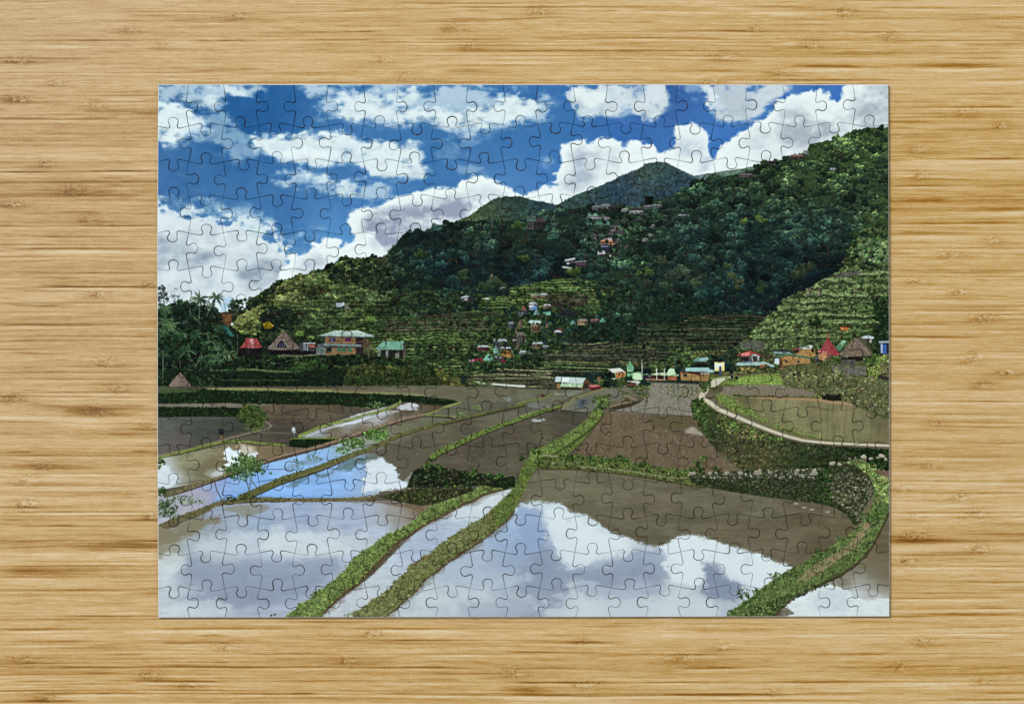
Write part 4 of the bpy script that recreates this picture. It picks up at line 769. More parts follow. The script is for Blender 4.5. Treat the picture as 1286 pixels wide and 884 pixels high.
    water(J(Z('8', 0,78, 130,84, 180,64, 260,100, 130,92, 60,106, 0,124)), [(660,515,100,98,88),(720,510,112,110,100)], sm=False)
    water(Z('K', 0,420, 260,424, 460,430, 360,470, 240,530, 0,600), [(660,495,112,110,92),(700,500,104,102,84),(720,495,120,122,110),(660,515,84,80,68)], sm=False)
    water(Z('K', 360,500, 480,450, 620,412, 740,404, 740,460, 620,520, 480,580, 330,560), [(740,505,106,106,96),(760,490,110,108,94),(720,510,112,110,100)], sm=False)
    refl(Z('K', 60,520, 150,515, 240,540, 180,560, 80,556), C(120,126,124), .7, 1); refl(Z('K', 250,446, 320,448, 318,460, 260,458), C(176,180,172), .9, .5); refl(Z('K', 408,492, 456,492, 456,534, 412,534), C(74,82,94), .9, .7); refl(Z('K', 420,496, 440,496, 440,520, 420,520), C(50,54,62), .7, .4)
    refl(Z('K', 156,450, 190,452, 184,474, 160,476), C(76,34,28), .9, .5); refl(Z('K', 150,530, 190,534, 180,558, 156,556), C(84,48,40), .7, .6); refl(Z('J', 1150,476, 1190,478, 1190,500, 1156,504), C(146,150,146), .7, .8)
    specks(Z('J', 900,420, 1286,430, 1286,470, 1000,560), 160, [C(138,140,112), C(88,84,68), C(118,124,80)], 0.5, 2.6, 0.4)
    for x, y in [(965,545),(860,585),(600,645),(480,675)]:
        p = Z('J', x, y)[0]
        for i in range(22): stamp(p[0]+rng.randn()*4, p[1]+rng.randn()*1.5, 0.8+1.2*rng.rand(), C(92,128,60) if y < 600 else C(98,116,74), 'tuft', 0.5, 1.4, 0.8 if y < 600 else 0.6)
    # thin bunds there
    line(Z('K', -10,524, 60,500, 150,488, 200,470, 230,455), 2.2, C(112,118,66), .9); line(Z('K', 60,500, 150,512, 250,520), 1.2, C(96,98,66), .8)
    line(J(Z('J', 1160,650, 1286,612), Z('K', 0,612, 100,580, 200,556, 290,540, 350,515, 380,480, 460,458, 560,424, 640,408)), [2.6,3,3.4,3,3,3.2,2.6,2.4,2.2], C(124,118,82), 1)
    line(Z('K', 10,606, 120,580, 240,560, 320,545), 1.2, C(120,142,66), .8); line(Z('K', 0,622, 100,592, 220,568, 280,556), .8, C(54,50,36), .7)
    line(Z('K', 240,572, 360,572, 480,580, 560,570), 1.2, C(60,54,44), .8)
    # grey path strip in the distance
    line(J(Z('J', 870,404, 1080,406), Z('K', 0,414, 160,420, 300,424, 450,428)), 0.9, C(60,54,44), .8); line(J(Z('J', 1060,386, 1200,398, 1286,402), Z('K', 0,402, 40,404)), 2.0, C(222,222,216), .9)
    scatter(mask(Z('J', 880,370, 1000,366, 1060,390, 1060,402, 900,405)), 36, (0.8, 1.8), [C(84,118,56), C(104,136,70)], 'crown'); scatter(mask(Z('K', 230,400, 300,398, 300,420, 230,418)), 10, (0.8, 1.6), [C(104,130,60)], 'crown')
    # ---- long bunds
    def bund(cl, w, top, edge=None, n=260, r=(0.8, 2.0), gc=GC, under=C(46,38,26)):
        P = smooth(cl, 6, False); poly(strip(P+np.array([[0.6, 1.3]]), w), under, 0.9); S = strip(P, w); poly(S, top)
        if n: scatter(mask(S), n//2, r, gc, 'crown', 0.18, lo=0.45, hi=1.4, a=.8); blades(mask(S), n, [g_*1.1 for g_ in gc]+[gc[0]*0.55], (0.8, 1.8), 0.45)
        return P
    DR = [C(122,112,78), C(104,98,62), C(96,104,54), C(140,130,98), C(84,82,50)]
    bund(Z('7', 40,388, 100,372, 180,346, 250,322), [4,4.5,4,3.4], C(124,108,88), n=160, gc=DR+[C(74,92,44)], r=(0.6, 1.3))
    bund(Z('7', 250,322, 320,300, 390,272, 470,247, 560,224, 640,200, 740,165, 850,130, 940,110), [3,3,2.6,3,3.6,3.6,3.6,3], C(140,118,102), n=170, gc=[C(146,122,104), C(120,98,82), C(158,138,120), C(92,84,62)], r=(0.5, 1.2), under=C(60,40,32))
    line(Z('7', 395,300, 440,298, 480,300), 0.9, C(92,74,84), .8); line(Z('7', 216,335, 226,372, 244,404), 1.4, C(92,70,70), .9)
    bund(Z('7', 300,400, 360,375, 430,344, 480,326, 560,300, 620,277, 700,245, 740,232, 800,206, 860,180, 960,150, 1060,125, 1180,98, 1290,74), [8,8,7.5,7,5.5,4.6,4.2,3.8,3.2,3], C(96,98,58), n=520, gc=DR+[C(84,104,50), C(70,84,44)], r=(0.6, 1.7))
    line(Z('7', 520,318, 620,284, 740,240, 860,190, 1000,148), 1.4, C(130,116,92), .7)
    bund(J(Z('7', 960,262, 990,240, 1060,208, 1120,180, 1200,148), Z('8', -10,132, 60,108, 150,80)), [6.5,6.5,5.5,5.5,4.6,4,3], C(104,126,56), n=340, gc=GC, r=(0.8, 1.9))
    bund(Z('7', 16,508, 60,486, 120,462, 180,440, 240,416, 320,404, 400,402, 500,404, 600,404, 700,402, 770,396), [9,8.5,8,7.5,6,5,4.6,4.6,4.6,4.6], C(108,98,72), n=460, gc=DR, r=(0.6, 1.6))
    scatter(mask(Z('7', 250,398, 350,380, 360,402, 260,412)), 50, (0.8, 1.8), [C(64,88,40), C(84,104,50), C(46,64,34)], 'crown'); scatter(mask(Z('7', 230,400, 480,396, 480,408, 240,412)), 40, (0.6, 1.3), [C(70,88,46), C(54,66,38)], 'crown')
    scatter(mask(Z('7', 500,396, 760,392, 770,400, 500,402)), 50, (0.5, 1.1), [C(168,160,140), C(150,140,118)], 'stone')
    # ---- foreground left pool (big)
    water(J(Z('7', 16,520, 60,500, 180,452, 240,424, 400,412, 640,410, 800,408, 960,420, 1000,440, 900,500, 800,545, 700,620, 640,680, 560,740, 470,800), Z('7', 460,815, 10,815)),
          [(205,660,130,118,96),(210,690,140,132,112),(240,650,124,124,116),(270,650,150,162,186),(330,655,150,166,200),(300,680,176,186,206),(240,690,176,184,200),(380,650,154,168,204),(440,655,160,172,206),(500,650,150,144,138),(520,640,134,116,98),
           (350,690,190,198,212),(420,680,190,198,212),(460,690,196,204,218),(480,670,178,188,212),(280,705,186,194,208),(210,715,200,206,214),(220,740,186,192,204),(250,730,166,174,194),(300,730,158,166,190),(360,730,158,166,192),(400,735,158,166,192),(330,755,160,168,192),(380,700,188,196,212),
           (230,765,196,202,212),(280,770,178,184,202),(340,770,172,180,200),(200,770,204,208,216),(425,725,160,168,192),(440,710,176,184,204)], tex=0.025)
    refl(Z('M', 190,480, 340,440, 500,400, 700,400, 860,420, 960,400, 1100,440, 960,540, 800,560, 600,535, 460,545, 300,530), C(206,212,222), 0.55, 5, 0.5, 0.4)
    refl(Z('M', 560,440, 760,430, 960,470, 1000,520, 860,540, 620,525), C(216,221,228), 0.5, 3, 0.5, 0.4)
    refl(Z('M', 200,540, 400,555, 560,545, 760,555, 960,545, 900,640, 700,760, 520,780, 400,700, 220,640, 150,620), C(136,146,174), 0.7, 5, 0.5, 0.4); refl(Z('M', 100,650, 260,620, 420,680, 640,700, 640,780, 420,790, 200,720), C(140,148,174), 0.55, 5, 0.6, .4)
    refl(Z('M', 30,560, 90,530, 180,540, 150,600, 80,660, 30,690), C(212,216,222), 0.6, 4, 0.5, 0.4); refl(Z('M', 80,760, 200,720, 400,710, 560,740, 500,790, 300,800, 120,780), C(138,146,172), 0.7, 4, 0.6, 0.4)
    refl(Z('M', 100,770, 300,750, 420,790, 300,840, 80,838), C(206,210,218), 0.6, 3, 0.5, 0.4); refl(Z('M', 40,700, 140,680, 260,700, 160,740, 60,760), C(196,201,212), 0.5, 4, 0.5, 0.4)
    refl(Z('7', 20,560, 80,545, 130,520, 180,500, 240,470, 180,470, 60,510, 20,530), C(128,118,92), 0.75, 1.5, 1.1, 0.3)
    refl(Z('7', 250,428, 340,418, 400,420, 380,450, 330,465, 300,450), C(134,130,112), 0.7, 1.4, 1.1, 0.3)
    refl(J(Z('7', 860,412, 960,425, 985,445, 920,465, 900,440), ), C(120,100,82), 0.9, 1, 0.6, 0.3); refl(Z('7', 640,412, 800,408, 940,418, 900,428, 760,416), C(104,88,72), 0.7, 0.7)
    line(Z('M', 348,320, 325,370, 303,405), [1.6,1.2,.6], C(134,104,110), .8, jit=.3); line(Z('M', 490,300, 484,350, 478,385), [1.6,1.2,.6], C(140,116,110), .7, jit=.3)
    # ---- centre channel
    water(Z('7', 560,812, 660,738, 760,660, 850,570, 930,500, 1060,425, 1160,385, 1250,366, 1240,410, 1160,470, 1060,545, 960,600, 880,680, 800,745, 700,812),
          [(620,625,206,212,220),(630,640,190,196,208),(600,645,196,204,214),(570,660,180,190,212),(540,680,172,182,208),(520,690,176,186,210),(560,685,176,184,206),(500,710,186,194,210),(480,730,196,202,214),(460,750,200,204,212),(420,770,198,202,208),(440,765,188,192,202),(520,715,178,184,200)], tex=0.03)
    refl(Z('N', 560,330, 640,280, 760,230, 840,210, 880,220, 820,270, 740,330, 640,360), C(212,217,224), .6, 2.5, 0.6)
    refl(Z('N', 330,480, 440,420, 560,390, 560,430, 480,520, 400,560, 340,540), C(168,180,208), .5, 4, 0.5)
    # ---- main pool
    W1 = J(Z('8', 75,300, 200,300, 340,312, 480,334, 640,362, 800,385, 950,405, 1070,424, 1120,450, 1160,490, 1120,540, 1040,590, 960,640, 900,690, 820,730, 720,812), Z('7', 780,815, 900,720, 960,660, 1060,590, 1180,505, 1240,445), Z('8', 0,415, 30,360))
    WS = [(690,595,108,102,82),(760,600,104,98,80),(840,615,106,98,80),(900,635,104,96,78),(960,640,104,97,78),(1020,645,96,86,68),(1060,660,98,88,66),(760,640,112,104,86),(840,670,106,98,80),(960,680,108,98,80),(1000,700,112,100,82),(1040,680,104,94,74),(700,640,116,110,92),(860,650,102,94,76)]
    water(W1, WS, tex=0.05)
    slw = window(W1, 2); mw = maskw(W1, slw); bigm = fbm(46, 13, 320, 4)[slw]; putw(mw*np.clip(bigm*1.1, 0, 1)*0.45, slw, C(84,76,58)); putw(mw*np.clip(-bigm*1.1-.1, 0, 1)*0.40, slw, C(130,120,100))
    LOW = [(655,640,198,212,232),(670,628,200,208,216),(700,645,218,226,235),(740,665,222,229,237),(780,680,226,232,239),(880,690,222,228,235),(920,700,220,226,233),(960,710,222,228,234),(985,722,214,220,226),(860,680,224,230,237),(840,690,220,227,235),
           (640,665,152,176,216),(668,672,144,166,210),(640,700,158,172,200),(600,700,172,184,206),(680,712,142,156,188),(720,722,154,166,190),(760,726,152,162,186),(795,712,146,156,182),(815,718,152,162,186),(700,745,160,168,190),(600,740,190,196,208),(560,760,180,188,202),(640,762,168,176,194),(690,762,186,193,205),(740,765,202,208,216),
           (800,745,172,180,198),(850,716,214,220,227),(850,740,204,210,218),(840,766,198,204,213),(895,720,150,160,186),(905,740,160,168,188),(885,762,196,203,212),(925,765,192,199,208),(540,745,190,197,208),(500,765,190,195,204),(765,750,172,180,196),(585,720,176,188,208),(620,680,158,176,206)]
    Pl = J(smooth(Z('8', -30,430, 60,408, 110,412, 150,420, 185,448, 250,458, 290,490, 330,520, 380,532, 420,550, 480,570, 510,552, 560,526, 600,526, 640,530, 690,548, 740,560, 790,582, 820,590, 880,612, 945,632), 4, False), Z('8', 960,640, 900,700, 720,830, 300,830), Z('7', 700,830, 960,640, 1230,440))
    sl = window(Pl, 30); M = warp(blur(maskw(Pl, sl)*maskw(W1, sl), 1.3), wx[sl]*2.5+nfw[sl]*2.2, nh[sl]*1.0+nfw[sl]*0.8+n5[sl]*0.6)
    lowc = idw(LOW)[sl]; bulge = np.clip(0.5+0.5*n2[sl]+0.3*nb[sl], 0, 1)[..., None]
    lowc = lowc*(1+0.05*(nb[sl]*0.8+n2[sl]*0.5+nh[sl]*0.4)[..., None])
    W1m = maskw(W1, sl)
    fr = blur(M, 3.2); putw(np.clip(ss(0.05, 0.95, blur(M, 7))*0.30+ss(0.18, 0.85, fr+0.45*np.clip(4*fr*(1-fr), 0, 1)*(nfw[sl]*.8+n4[sl]*.5+nf[sl]*.4))*0.85, 0, 1)*W1m, sl, np.clip(lowc, 0, 1))
    W_ = C(222,228,235); D_ = C(132,142,168)
    def rc(pts, col, a, r=2.2, amp=0.6, w=0.35):
        r = r*2.0+1; w = w*1.3; P = smooth(pts, 5); s2 = window(P, r*3+8)
        M2 = warp(blur(maskw(P, s2), r), wx[s2]*4.5+nfw[s2]*1.8+n8[s2]*2, nh[s2]*1.5+n2[s2]*3)
        D = M2+(amp+.25)*np.clip(4*M2*(1.02-M2)+0.12, 0, 1)*(n2[s2]*0.6+nfw[s2]*0.15+0.5*nb[s2]+0.35*n8[s2]+0.15*n4[s2])
        putw(ss(0.5-w, 0.5+w, D)*maskw(Pl, s2)*blur(maskw(W1, s2), 0.4), s2, col, a)
    rc(Z('8', 0,440, 60,440, 100,500, 130,600, 180,640, 330,620, 400,600, 440,620, 520,640, 520,700, 380,700, 200,720, 120,790, 0,790), D_, 0.6, 4)
    rc(Z('8', 0,450, 80,470, 100,560, 50,600, 0,600), C(146,172,218), 0.6, 4)
    rc(Z('8', 110,430, 200,470, 330,530, 400,570, 400,610, 330,600, 250,620, 190,640, 150,600, 110,540), W_, 0.85, 2.5)
    rc(Z('8', 430,570, 480,580, 530,600, 540,650, 500,660, 430,620, 330,640, 340,600), C(150,160,186), 0.75, 3)
    rc(Z('8', 510,570, 560,530, 640,535, 720,565, 720,620, 660,620, 640,650, 640,700, 570,700, 520,660), W_, 0.9, 2)
    rc(Z('8', 640,610, 690,640, 740,680, 770,730, 740,760, 680,740, 630,740, 645,690), C(130,140,168), 0.9, 1.6)
    rc(Z('8', 720,600, 900,640, 940,650, 860,720, 800,700, 740,670, 700,620), W_, 0.8, 2.5)
    rc(Z('8', 130,740, 200,690, 300,700, 480,710, 640,730, 700,770, 680,810, 120,810), C(204,210,218), 0.7, 4)
    rc(Z('8', 200,700, 330,690, 400,660, 480,680, 520,740, 400,740, 280,740), C(160,168,192), 0.6, 3); rc(Z('8', 700,760, 760,740, 800,760, 760,810, 680,810), C(176,184,200), .7, 3)
    rc(Z('7', 930,720, 1040,640, 1120,630, 1200,650, 1286,640, 1300,680, 1180,700, 1040,740, 900,810), C(196,202,212), .6, 5); rc(Z('7', 1140,600, 1286,540, 1340,560, 1300,640, 1180,640), C(148,164,200), .6, 5)
    rc(Z('N', 430,740, 600,700, 860,740, 1000,720, 960,800, 700,810, 420,830), C(202,207,214), .5, 4); rc(Z('N', 640,770, 860,760, 1000,790, 900,840, 680,835), C(160,168,188), .6, 3); rc(Z('N', 500,620, 700,560, 900,600, 860,660, 640,680), C(160,172,200), .5, 5)
    # mud marks and sheen on the brown part
    lines_on(mask(Z('8', 100,310, 480,350, 1000,420, 1120,480, 1000,600, 800,560, 420,520, 100,400)), 420, 0.5, 4.5, [C(128,116,98), C(92,82,66), C(140,128,112)], 0.12, 0.35, 0.2)
    lines_on(mask(Z('8', 80,310, 480,350, 1000,420, 1130,470, 1040,590, 960,620, 800,570, 480,540, 200,420)), 700, 0.45, 1.3, [C(70,60,46), C(144,136,118), C(86,76,58), C(120,124,84)], 0.0, 0.5, 0.5)
    line(Z('P', 250,270, 330,330, 420,400, 490,468), 0.9, C(150,138,120), .35); line(Z('P', 400,320, 520,310, 650,325, 700,330), 0.9, C(150,142,124), .35); line(Z('P', 100,250, 300,330, 560,300, 660,330), .7, C(146,132,112), .3)
    for x, y in [(480,270),(640,312),(560,300),(520,290)]: poly(Z('P', x-12,y-3, x+10,y-4, x+14,y+3, x-8,y+4), C(184,176,166), .8)
    specks(Z('P', 440,330, 600,310, 740,340, 760,400, 600,480), 60, [C(88,70,56), C(140,126,104)], 0.6, 1.6, 0.5)
    line(Z('P', 336,618, 350,634, 368,656), [1, .8, .4], C(112,96,84), .9)
    # right lower pool
    water(J(Z('8', 1230,520, 1290,430, 1290,812, 900,812, 940,745, 1040,700, 1130,650, 1200,590)), [(1090,700,110,98,78),(1110,720,112,100,80),(1110,680,100,88,68),(1060,730,120,108,90),(1070,745,205,211,218),(1030,760,212,217,222),(1100,765,220,224,228),(1050,770,210,215,220),(1005,765,150,146,138),(1115,650,96,88,66)], tex=0.04, sm=False)
    refl(Z('8', 960,720, 1000,705, 1060,690, 1110,705, 1150,728, 1200,748, 1290,740, 1290,815, 920,815), C(220,224,229), 1, 1.3, 0.7, 0.3); refl(Z('P', 640,700, 740,720, 760,800, 640,820, 560,780), C(192,200,212), .5, 3); refl(Z('P', 360,830, 440,790, 440,840), C(96,88,72), .8, 1, 1.0)
    for q_, n_ in ((Z('7', 985,285, 1060,232, 1180,180, 1286,150, 1286,300, 1060,300), 60), (Z('7', 520,330, 1000,150, 990,235, 900,300), 50), (Z('I', 760,540, 1290,530, 1290,630, 940,790, 640,770), 60), (Z('K', 0,440, 600,420, 560,540, 120,780, 0,820), 70)):
        mq = mask(q_); scatter(mq, n_, (0.5, 1.4), [C(66,60,48), C(118,110,92), C(132,128,108)], 'clod', a=.45); lines_on(mq, n_*2, 0.4, 2.4, [C(126,122,106), C(58,52,42), C(150,150,140)], -0.1, 0.4, 0.3)
    # ---- grass bunds in the foreground
    def ridge(up, lo, cols, n, r=(1.0, 2.8), mud=C(70,54,36), kind='crown', base=C(66,72,36)):
        def wav(q):
            q = smooth(q, 9, False); m_ = len(q); k1 = np.cumsum(rng.randn(m_))*0.25; k1 -= np.linspace(0, k1[-1], m_)
            return q+np.stack([0.5*np.sin(np.arange(m_)*0.9+rng.rand()*6)+0.35*rng.randn(m_)+0.3*np.clip(k1, -3, 3), 0.7*np.sin(np.arange(m_)*0.63+rng.rand()*6)+0.4*rng.randn(m_)+0.4*np.clip(k1, -3, 3)], 1)
        up = wav(up); lo = wav(lo)
        P = J(up, lo[::-1])
        sh = P+np.array([[1.5, 3.0]]); sl = window(sh, 6)
        putw(rough(maskw(sh, sl), 0.7, 0.5, n5[sl]), sl, mud, 0.85)
        refl(P+np.array([[2.5, 6.0]]), C(88,76,56), 0.35, 1.5, 0.8)
        sl = window(P, 6); putw(rough(maskw(P, sl), 0.9, 0.7, n5[sl]), sl, base*np.ones((1, 1, 3), np.float32)*(1+0.25*n5[sl])[..., None])
        M = mask(P); mean = np.mean(cols, axis=0); put(M*0.9, np.clip(mean*(1.05+0.28*n5+0.22*n4+0.15*n2)[..., None], 0, 1))
        scatter(M, int(n*0.3), (0.8, 2.2), [q*1.1 for q in cols], kind, 0.16, lo=0.55, hi=1.35, a=0.7); scatter(M, int(n*0.5), (1.0, 2.2), [q*1.12 for q in cols], 'tuft', 0.16, lo=0.6, hi=1.35, a=0.85)
        scatter(M, n//3, (0.6, 1.5), [q*0.62 for q in cols], 'clod', 0.15, a=0.6)
        blades(M, n*3, [q*1.12 for q in cols]+[q*0.6 for q in cols[:2]]+[C(134,128,88)], (1.2, 2.8))
        for q in (up, lo):
            for i in range(n//5):
                k_ = q[rng.randint(len(q))]+rng.randn(2)*0.8; stamp(k_[0], k_[1]-0.6, 1.0+1.7*rng.rand(), cols[rng.randint(len(cols))]*(0.8+0.5*rng.rand()), 'tuft', .55, 1.35, .85)
        lo_ = J(lo, (lo-np.array([[0.5, 4.5]]))[::-1])
        scatter(mask(lo_), n//4, (0.7, 1.7), [mud*0.9, mud*0.6, C(58,54,30), C(44,40,26)], 'clod', 0.2, a=0.85)
        return M
    G1 = [C(102,128,60), C(90,116,52), C(118,140,72), C(78,100,48), C(110,128,68), C(98,108,62)]
    G2 = [C(98,106,60), C(116,116,78), C(90,98,54), C(108,102,76), C(128,126,90), C(84,92,50), C(102,116,60)]
    upA = Z('7', 470,802, 520,760, 580,715, 640,672, 700,606, 800,535, 900,480, 960,428, 1050,396, 1110,370, 1170,345)
    loA = Z('7', 572,806, 640,738, 740,654, 830,560, 900,508, 1000,452, 1080,412, 1180,368, 1245,362)
    ridge(upA, loA, G1, 900, mud=C(78,56,38))
    upB = J(Z('7', 690,802, 740,762, 800,722, 870,655, 905,620, 950,590, 1000,550, 1060,510, 1100,488, 1180,430, 1240,372), Z('8', 0,330, 20,285, 60,240, 130,205, 200,160, 245,118, 262,92))
    loB = J(Z('7', 800,806, 850,760, 900,715, 960,655, 1060,584, 1180,503, 1240,445), Z('8', 0,418, 30,358, 66,296, 150,262, 225,200, 290,118, 292,98))
    MB = ridge(upB[:11], loB[:7], G2, 900, mud=C(74,54,36))
    P = J(smooth(upB[9:], 6, False), smooth(loB[5:], 6, False)[::-1]); poly(P, C(92,108,48)); scatter(mask(P), 300, (0.8, 2.2), G1+[C(120,140,64)], 'crown', 0.18, lo=0.45, hi=1.4, a=.8); blades(mask(P), 1300, G1+[C(126,146,74), C(60,76,40)], (1, 2.6))
    line(Z('8', 70,292, 140,268, 200,228, 260,160, 292,112), 1.2, C(70,58,38), .8)
    scatter(mask(Z('7', 890,628, 980,585, 960,600, 900,640)), 16, (1.2, 2.4), [C(96,50,34), C(120,70,48)], 'clod', a=.9)
    scatter(mask(Z('7', 1010,550, 1140,480, 1130,510, 1030,575)), 40, (1, 2.2), [C(120,110,82), C(140,130,100)], 'clod', a=.8)
    for x, y in [(425,797),(412,800)]: stamp(*Z('7', x, y)[0], 2.0, C(70,120,44), 'crown')
    # stray blades along the edges
    for key, pts, n in [('7', (480,780, 640,660, 700,590, 720,600, 560,750), 30), ('7', (650,800, 700,790, 680,806), 8)]:
        scatter(mask(Z(key, *pts)), n, (1, 2.4), [C(90,120,56)], 'tuft', a=.8)
    # rubble wall with bushes (centre)
    poly(Z('7', 890,330, 900,305, 940,285, 990,290, 1060,305, 1160,315, 1250,330, 1250,360, 1180,362, 1140,352, 1060,362, 940,362, 880,362), C(24,32,20))
    poly(Z('7', 780,392, 860,372, 940,362, 1100,358, 1110,372, 1040,396, 960,420, 930,424, 860,412), C(50,54,30))
    scatter(mask(Z('7', 800,392, 880,376, 1100,366, 1030,398, 950,422, 860,410)), 300, (0.8, 2.0), [C(44,60,26), C(30,40,22), C(84,88,50), C(66,70,40), C(104,104,72), C(26,32,20)], 'crown', lo=.4)
    scatter(mask(Z('7', 735,396, 790,370, 900,360, 1090,355, 1095,366, 900,374, 800,392)), 150, (0.8, 1.7), [C(150,146,128), C(124,118,100), C(96,92,76), C(60,58,48)], 'stone', lo=.4, hi=1.3)
    scatter(mask(Z('7', 895,325, 930,290, 1000,295, 1180,320, 1180,350, 1060,360, 890,358)), 330, (1.0, 2.8), [C(26,42,22), C(40,62,30), C(18,28,16), C(60,86,40), C(90,92,66)], 'crown', lo=.35, hi=1.5)
    for x, y, r in [(950,285,5),(985,290,4),(1110,305,4),(1160,320,4),(1200,325,5),(1225,345,5),(1100,320,3),(960,265,3)]:
        p = Z('7', x, y)[0]
        for i in range(22): stamp(p[0]+rng.randn()*r*0.6, p[1]+rng.randn()*r*0.4, r*0.4*(0.7+rng.rand()*0.6), [C(74,118,44), C(46,76,32), C(96,134,56), C(30,50,24)][rng.randint(4)], 'tuft' if i % 2 else 'crown', 0.4, 1.4)
    scatter(mask(Z('7', 1190,335, 1250,325, 1250,362, 1200,366)), 40, (1.5, 3), [C(24,40,20), C(34,52,24)], 'crown')
    # ---- clod field
    F1 = Z('8', 300,108, 320,98, 420,104, 600,112, 640,170, 690,245, 760,300, 700,320, 560,300, 420,275, 330,262, 200,245, 210,220, 250,180)
    poly(F1, C(108,92,74)); MF = mask(F1)
    put(MF*ss(-0.2, 0.6, n2+n4*0.3)*0.5, C(92,76,58)); scatter(MF, 3400, (0.6, 1.7), [C(130,116,98), C(92,78,62), C(140,128,112), C(118,102,84), C(104,88,70), C(80,66,52)], 'clod', 0.10, lo=0.6, hi=1.25, a=0.7)
    put(rough(mask(Z('8', 440,108, 600,112, 640,165, 560,190, 480,140)), 2, .6, n4)*0.45, C(84,74,54)); refl(Z('8', 560,166, 600,162, 640,170, 632,182, 570,176), C(176,164,150), .8, 1, 0.5)
    scatter(mask(Z('K', 0,760, 100,770, 200,740, 300,790, 600,790, 560,860, 300,880)), 20, (1, 2), GC)
    # grey rubble field behind it
    F2 = Z('K', 640,580, 700,540, 830,500, 900,470, 880,440, 900,380, 1210,390, 1240,420, 1200,480, 1170,540, 1170,600, 1000,598, 860,590)
    poly(F2, C(132,124,112)); scatter(mask(F2), 1700, (0.6, 1.6), [C(150,146,138), C(108,98,86), C(136,128,116), C(164,160,152), C(96,86,76)], 'clod', 0.10, lo=.6, hi=1.25, a=.65)
    scatter(mask(Z('K', 1000,400, 1210,400, 1230,440, 1100,500, 1010,470)), 170, (0.6, 1.4), [C(104,118,62), C(124,130,80), C(140,134,108)], 'crown', a=.8)
    line(Z('K', 620,570, 760,578, 900,588, 1000,592, 1160,604), 1.0, C(60,50,42), .8)
    put(rough(mask(Z('K', 860,600, 1120,610, 1160,680, 900,680)), 2, .6, n4)*0.5, C(92,86,56))
    # heap and small bunds by the village
    poly(Z('K', 620,536, 700,516, 800,500, 830,510, 760,540, 660,562, 625,556), C(62,54,38)); line(Z('K', 620,540, 700,520, 800,498), 2, C(140,124,96), .9)
    for i in range(150):
        p = Z('K', 690+rng.rand()*200, 400+rng.rand()*110)[0]; stamp(p[0], p[1], .6+1.6*rng.rand(), [C(104,122,60), C(120,104,84), C(70,62,50), C(90,110,54), C(140,128,108)][rng.randint(5)], 'clod' if i % 2 else 'crown')
    line(Z('K', 720,466, 760,476, 800,500), 2.6, C(140,118,98), .9); line(Z('K', 780,414, 840,412, 900,404), 1.6, C(120,146,70), .9); line(Z('K', 800,470, 860,472, 880,455), 1.8, C(128,144,78), .9); line(Z('K', 860,366, 980,372, 1100,378, 1215,384), 1.3, C(52,48,46), .95); line(Z('K', 870,372, 1000,380, 1200,390), .8, C(120,116,106), .8)
    # diagonal grassy bund of the clod field
    ctr = Z('K', 560,560, 545,590, 500,640, 440,690, 380,730, 300,780, 230,820, 160,850, 90,880)
    Pn = smooth(ctr, 6, False); poly(strip(Pn+np.array([[1, 2]]), [8,10,11,12,13,12]), C(60,62,34), .8); S = strip(Pn, [6,9,10,12,13,12]); poly(S, C(108,132,56)); scatter(mask(S), 300, (0.8, 2.2), G1+[C(126,150,68), C(130,150,72)], 'crown', .16, lo=.5, hi=1.4, a=.8); blades(mask(S), 1100, G1+[C(130,150,76), C(60,76,40)], (1, 2.6))
    scatter(mask(Z('K', 500,470, 620,460, 630,520, 580,560, 520,540)), 90, (1, 2.6), [C(96,124,54), C(70,96,44), C(116,140,66)], 'crown'); stamp(*Z('K', 465,672)[0], 2.6, C(110,104,86), 'stone')
    # ---- bund C and green strip along the main pool
    S = J(smooth(Z('8', 60,262, 150,250, 240,252, 340,262, 450,284, 560,298, 640,316), 5, False), smooth(Z('8', 72,300, 200,302, 330,314, 480,336, 650,364), 5, False)[::-1])
    poly(S, C(92,104,54)); scatter(mask(S), 620, (0.8, 2.2), [C(84,112,46), C(60,84,36), C(110,134,60), C(40,58,28), C(120,112,84)], 'crown', lo=.4)
    line(Z('8', 75,298, 200,300, 330,312, 480,334, 640,362), 1.6, C(66,54,38), .9); line(Z('8', 200,288, 300,296, 400,308, 520,326, 640,330, 700,328), 1.4, C(148,138,112), .8); line(Z('8', 85,250, 140,254), 1.8, C(150,140,120), .9)
    for x, y, r in [(170,258,4),(190,262,4),(255,262,4),(350,262,5),(375,266,4),(430,282,4),(250,270,4),(440,280,4),(300,268,3),(620,280,5),(640,262,4),(630,300,5),(680,300,4),(600,300,4),(60,240,5),(20,260,4)]:
        p = Z('8', x, y)[0]
        for i in range(18): stamp(p[0]+rng.randn()*r*.7, p[1]+rng.randn()*r*.4, r*.38*(.7+.6*rng.rand()), [C(70,108,40), C(40,64,28), C(96,136,54), C(30,46,24)][rng.randint(4)], 'crown' if i % 3 else 'tuft', .4, 1.45)
    # ---- stone faced wall
    Wl = J(smooth(Z('8', 590,318, 700,308, 820,300, 940,302, 1060,292, 1100,276, 1160,270), 4, False), Z('8', 1220,330, 1225,380, 1190,430, 1180,480, 1160,492), smooth(Z('8', 1130,455, 1070,424, 950,406, 800,386, 650,360, 600,345), 4, False))
    poly(Wl, C(40,50,28)); MW = mask(Wl)
    scatter(MW, 1300, (0.8, 2.0), [C(52,76,34), C(38,56,28), C(74,96,46), C(28,40,22), C(70,74,46), C(96,96,70)], 'crown', lo=.4, a=.8)
    scatter(MW*(fbm(20, 8, 310, 3) > -0.1), 900, (0.7, 1.9), [C(120,114,96), C(92,88,70), C(66,66,48), C(140,134,118), C(50,52,36)], 'stone', lo=.35, hi=1.2, a=.85)
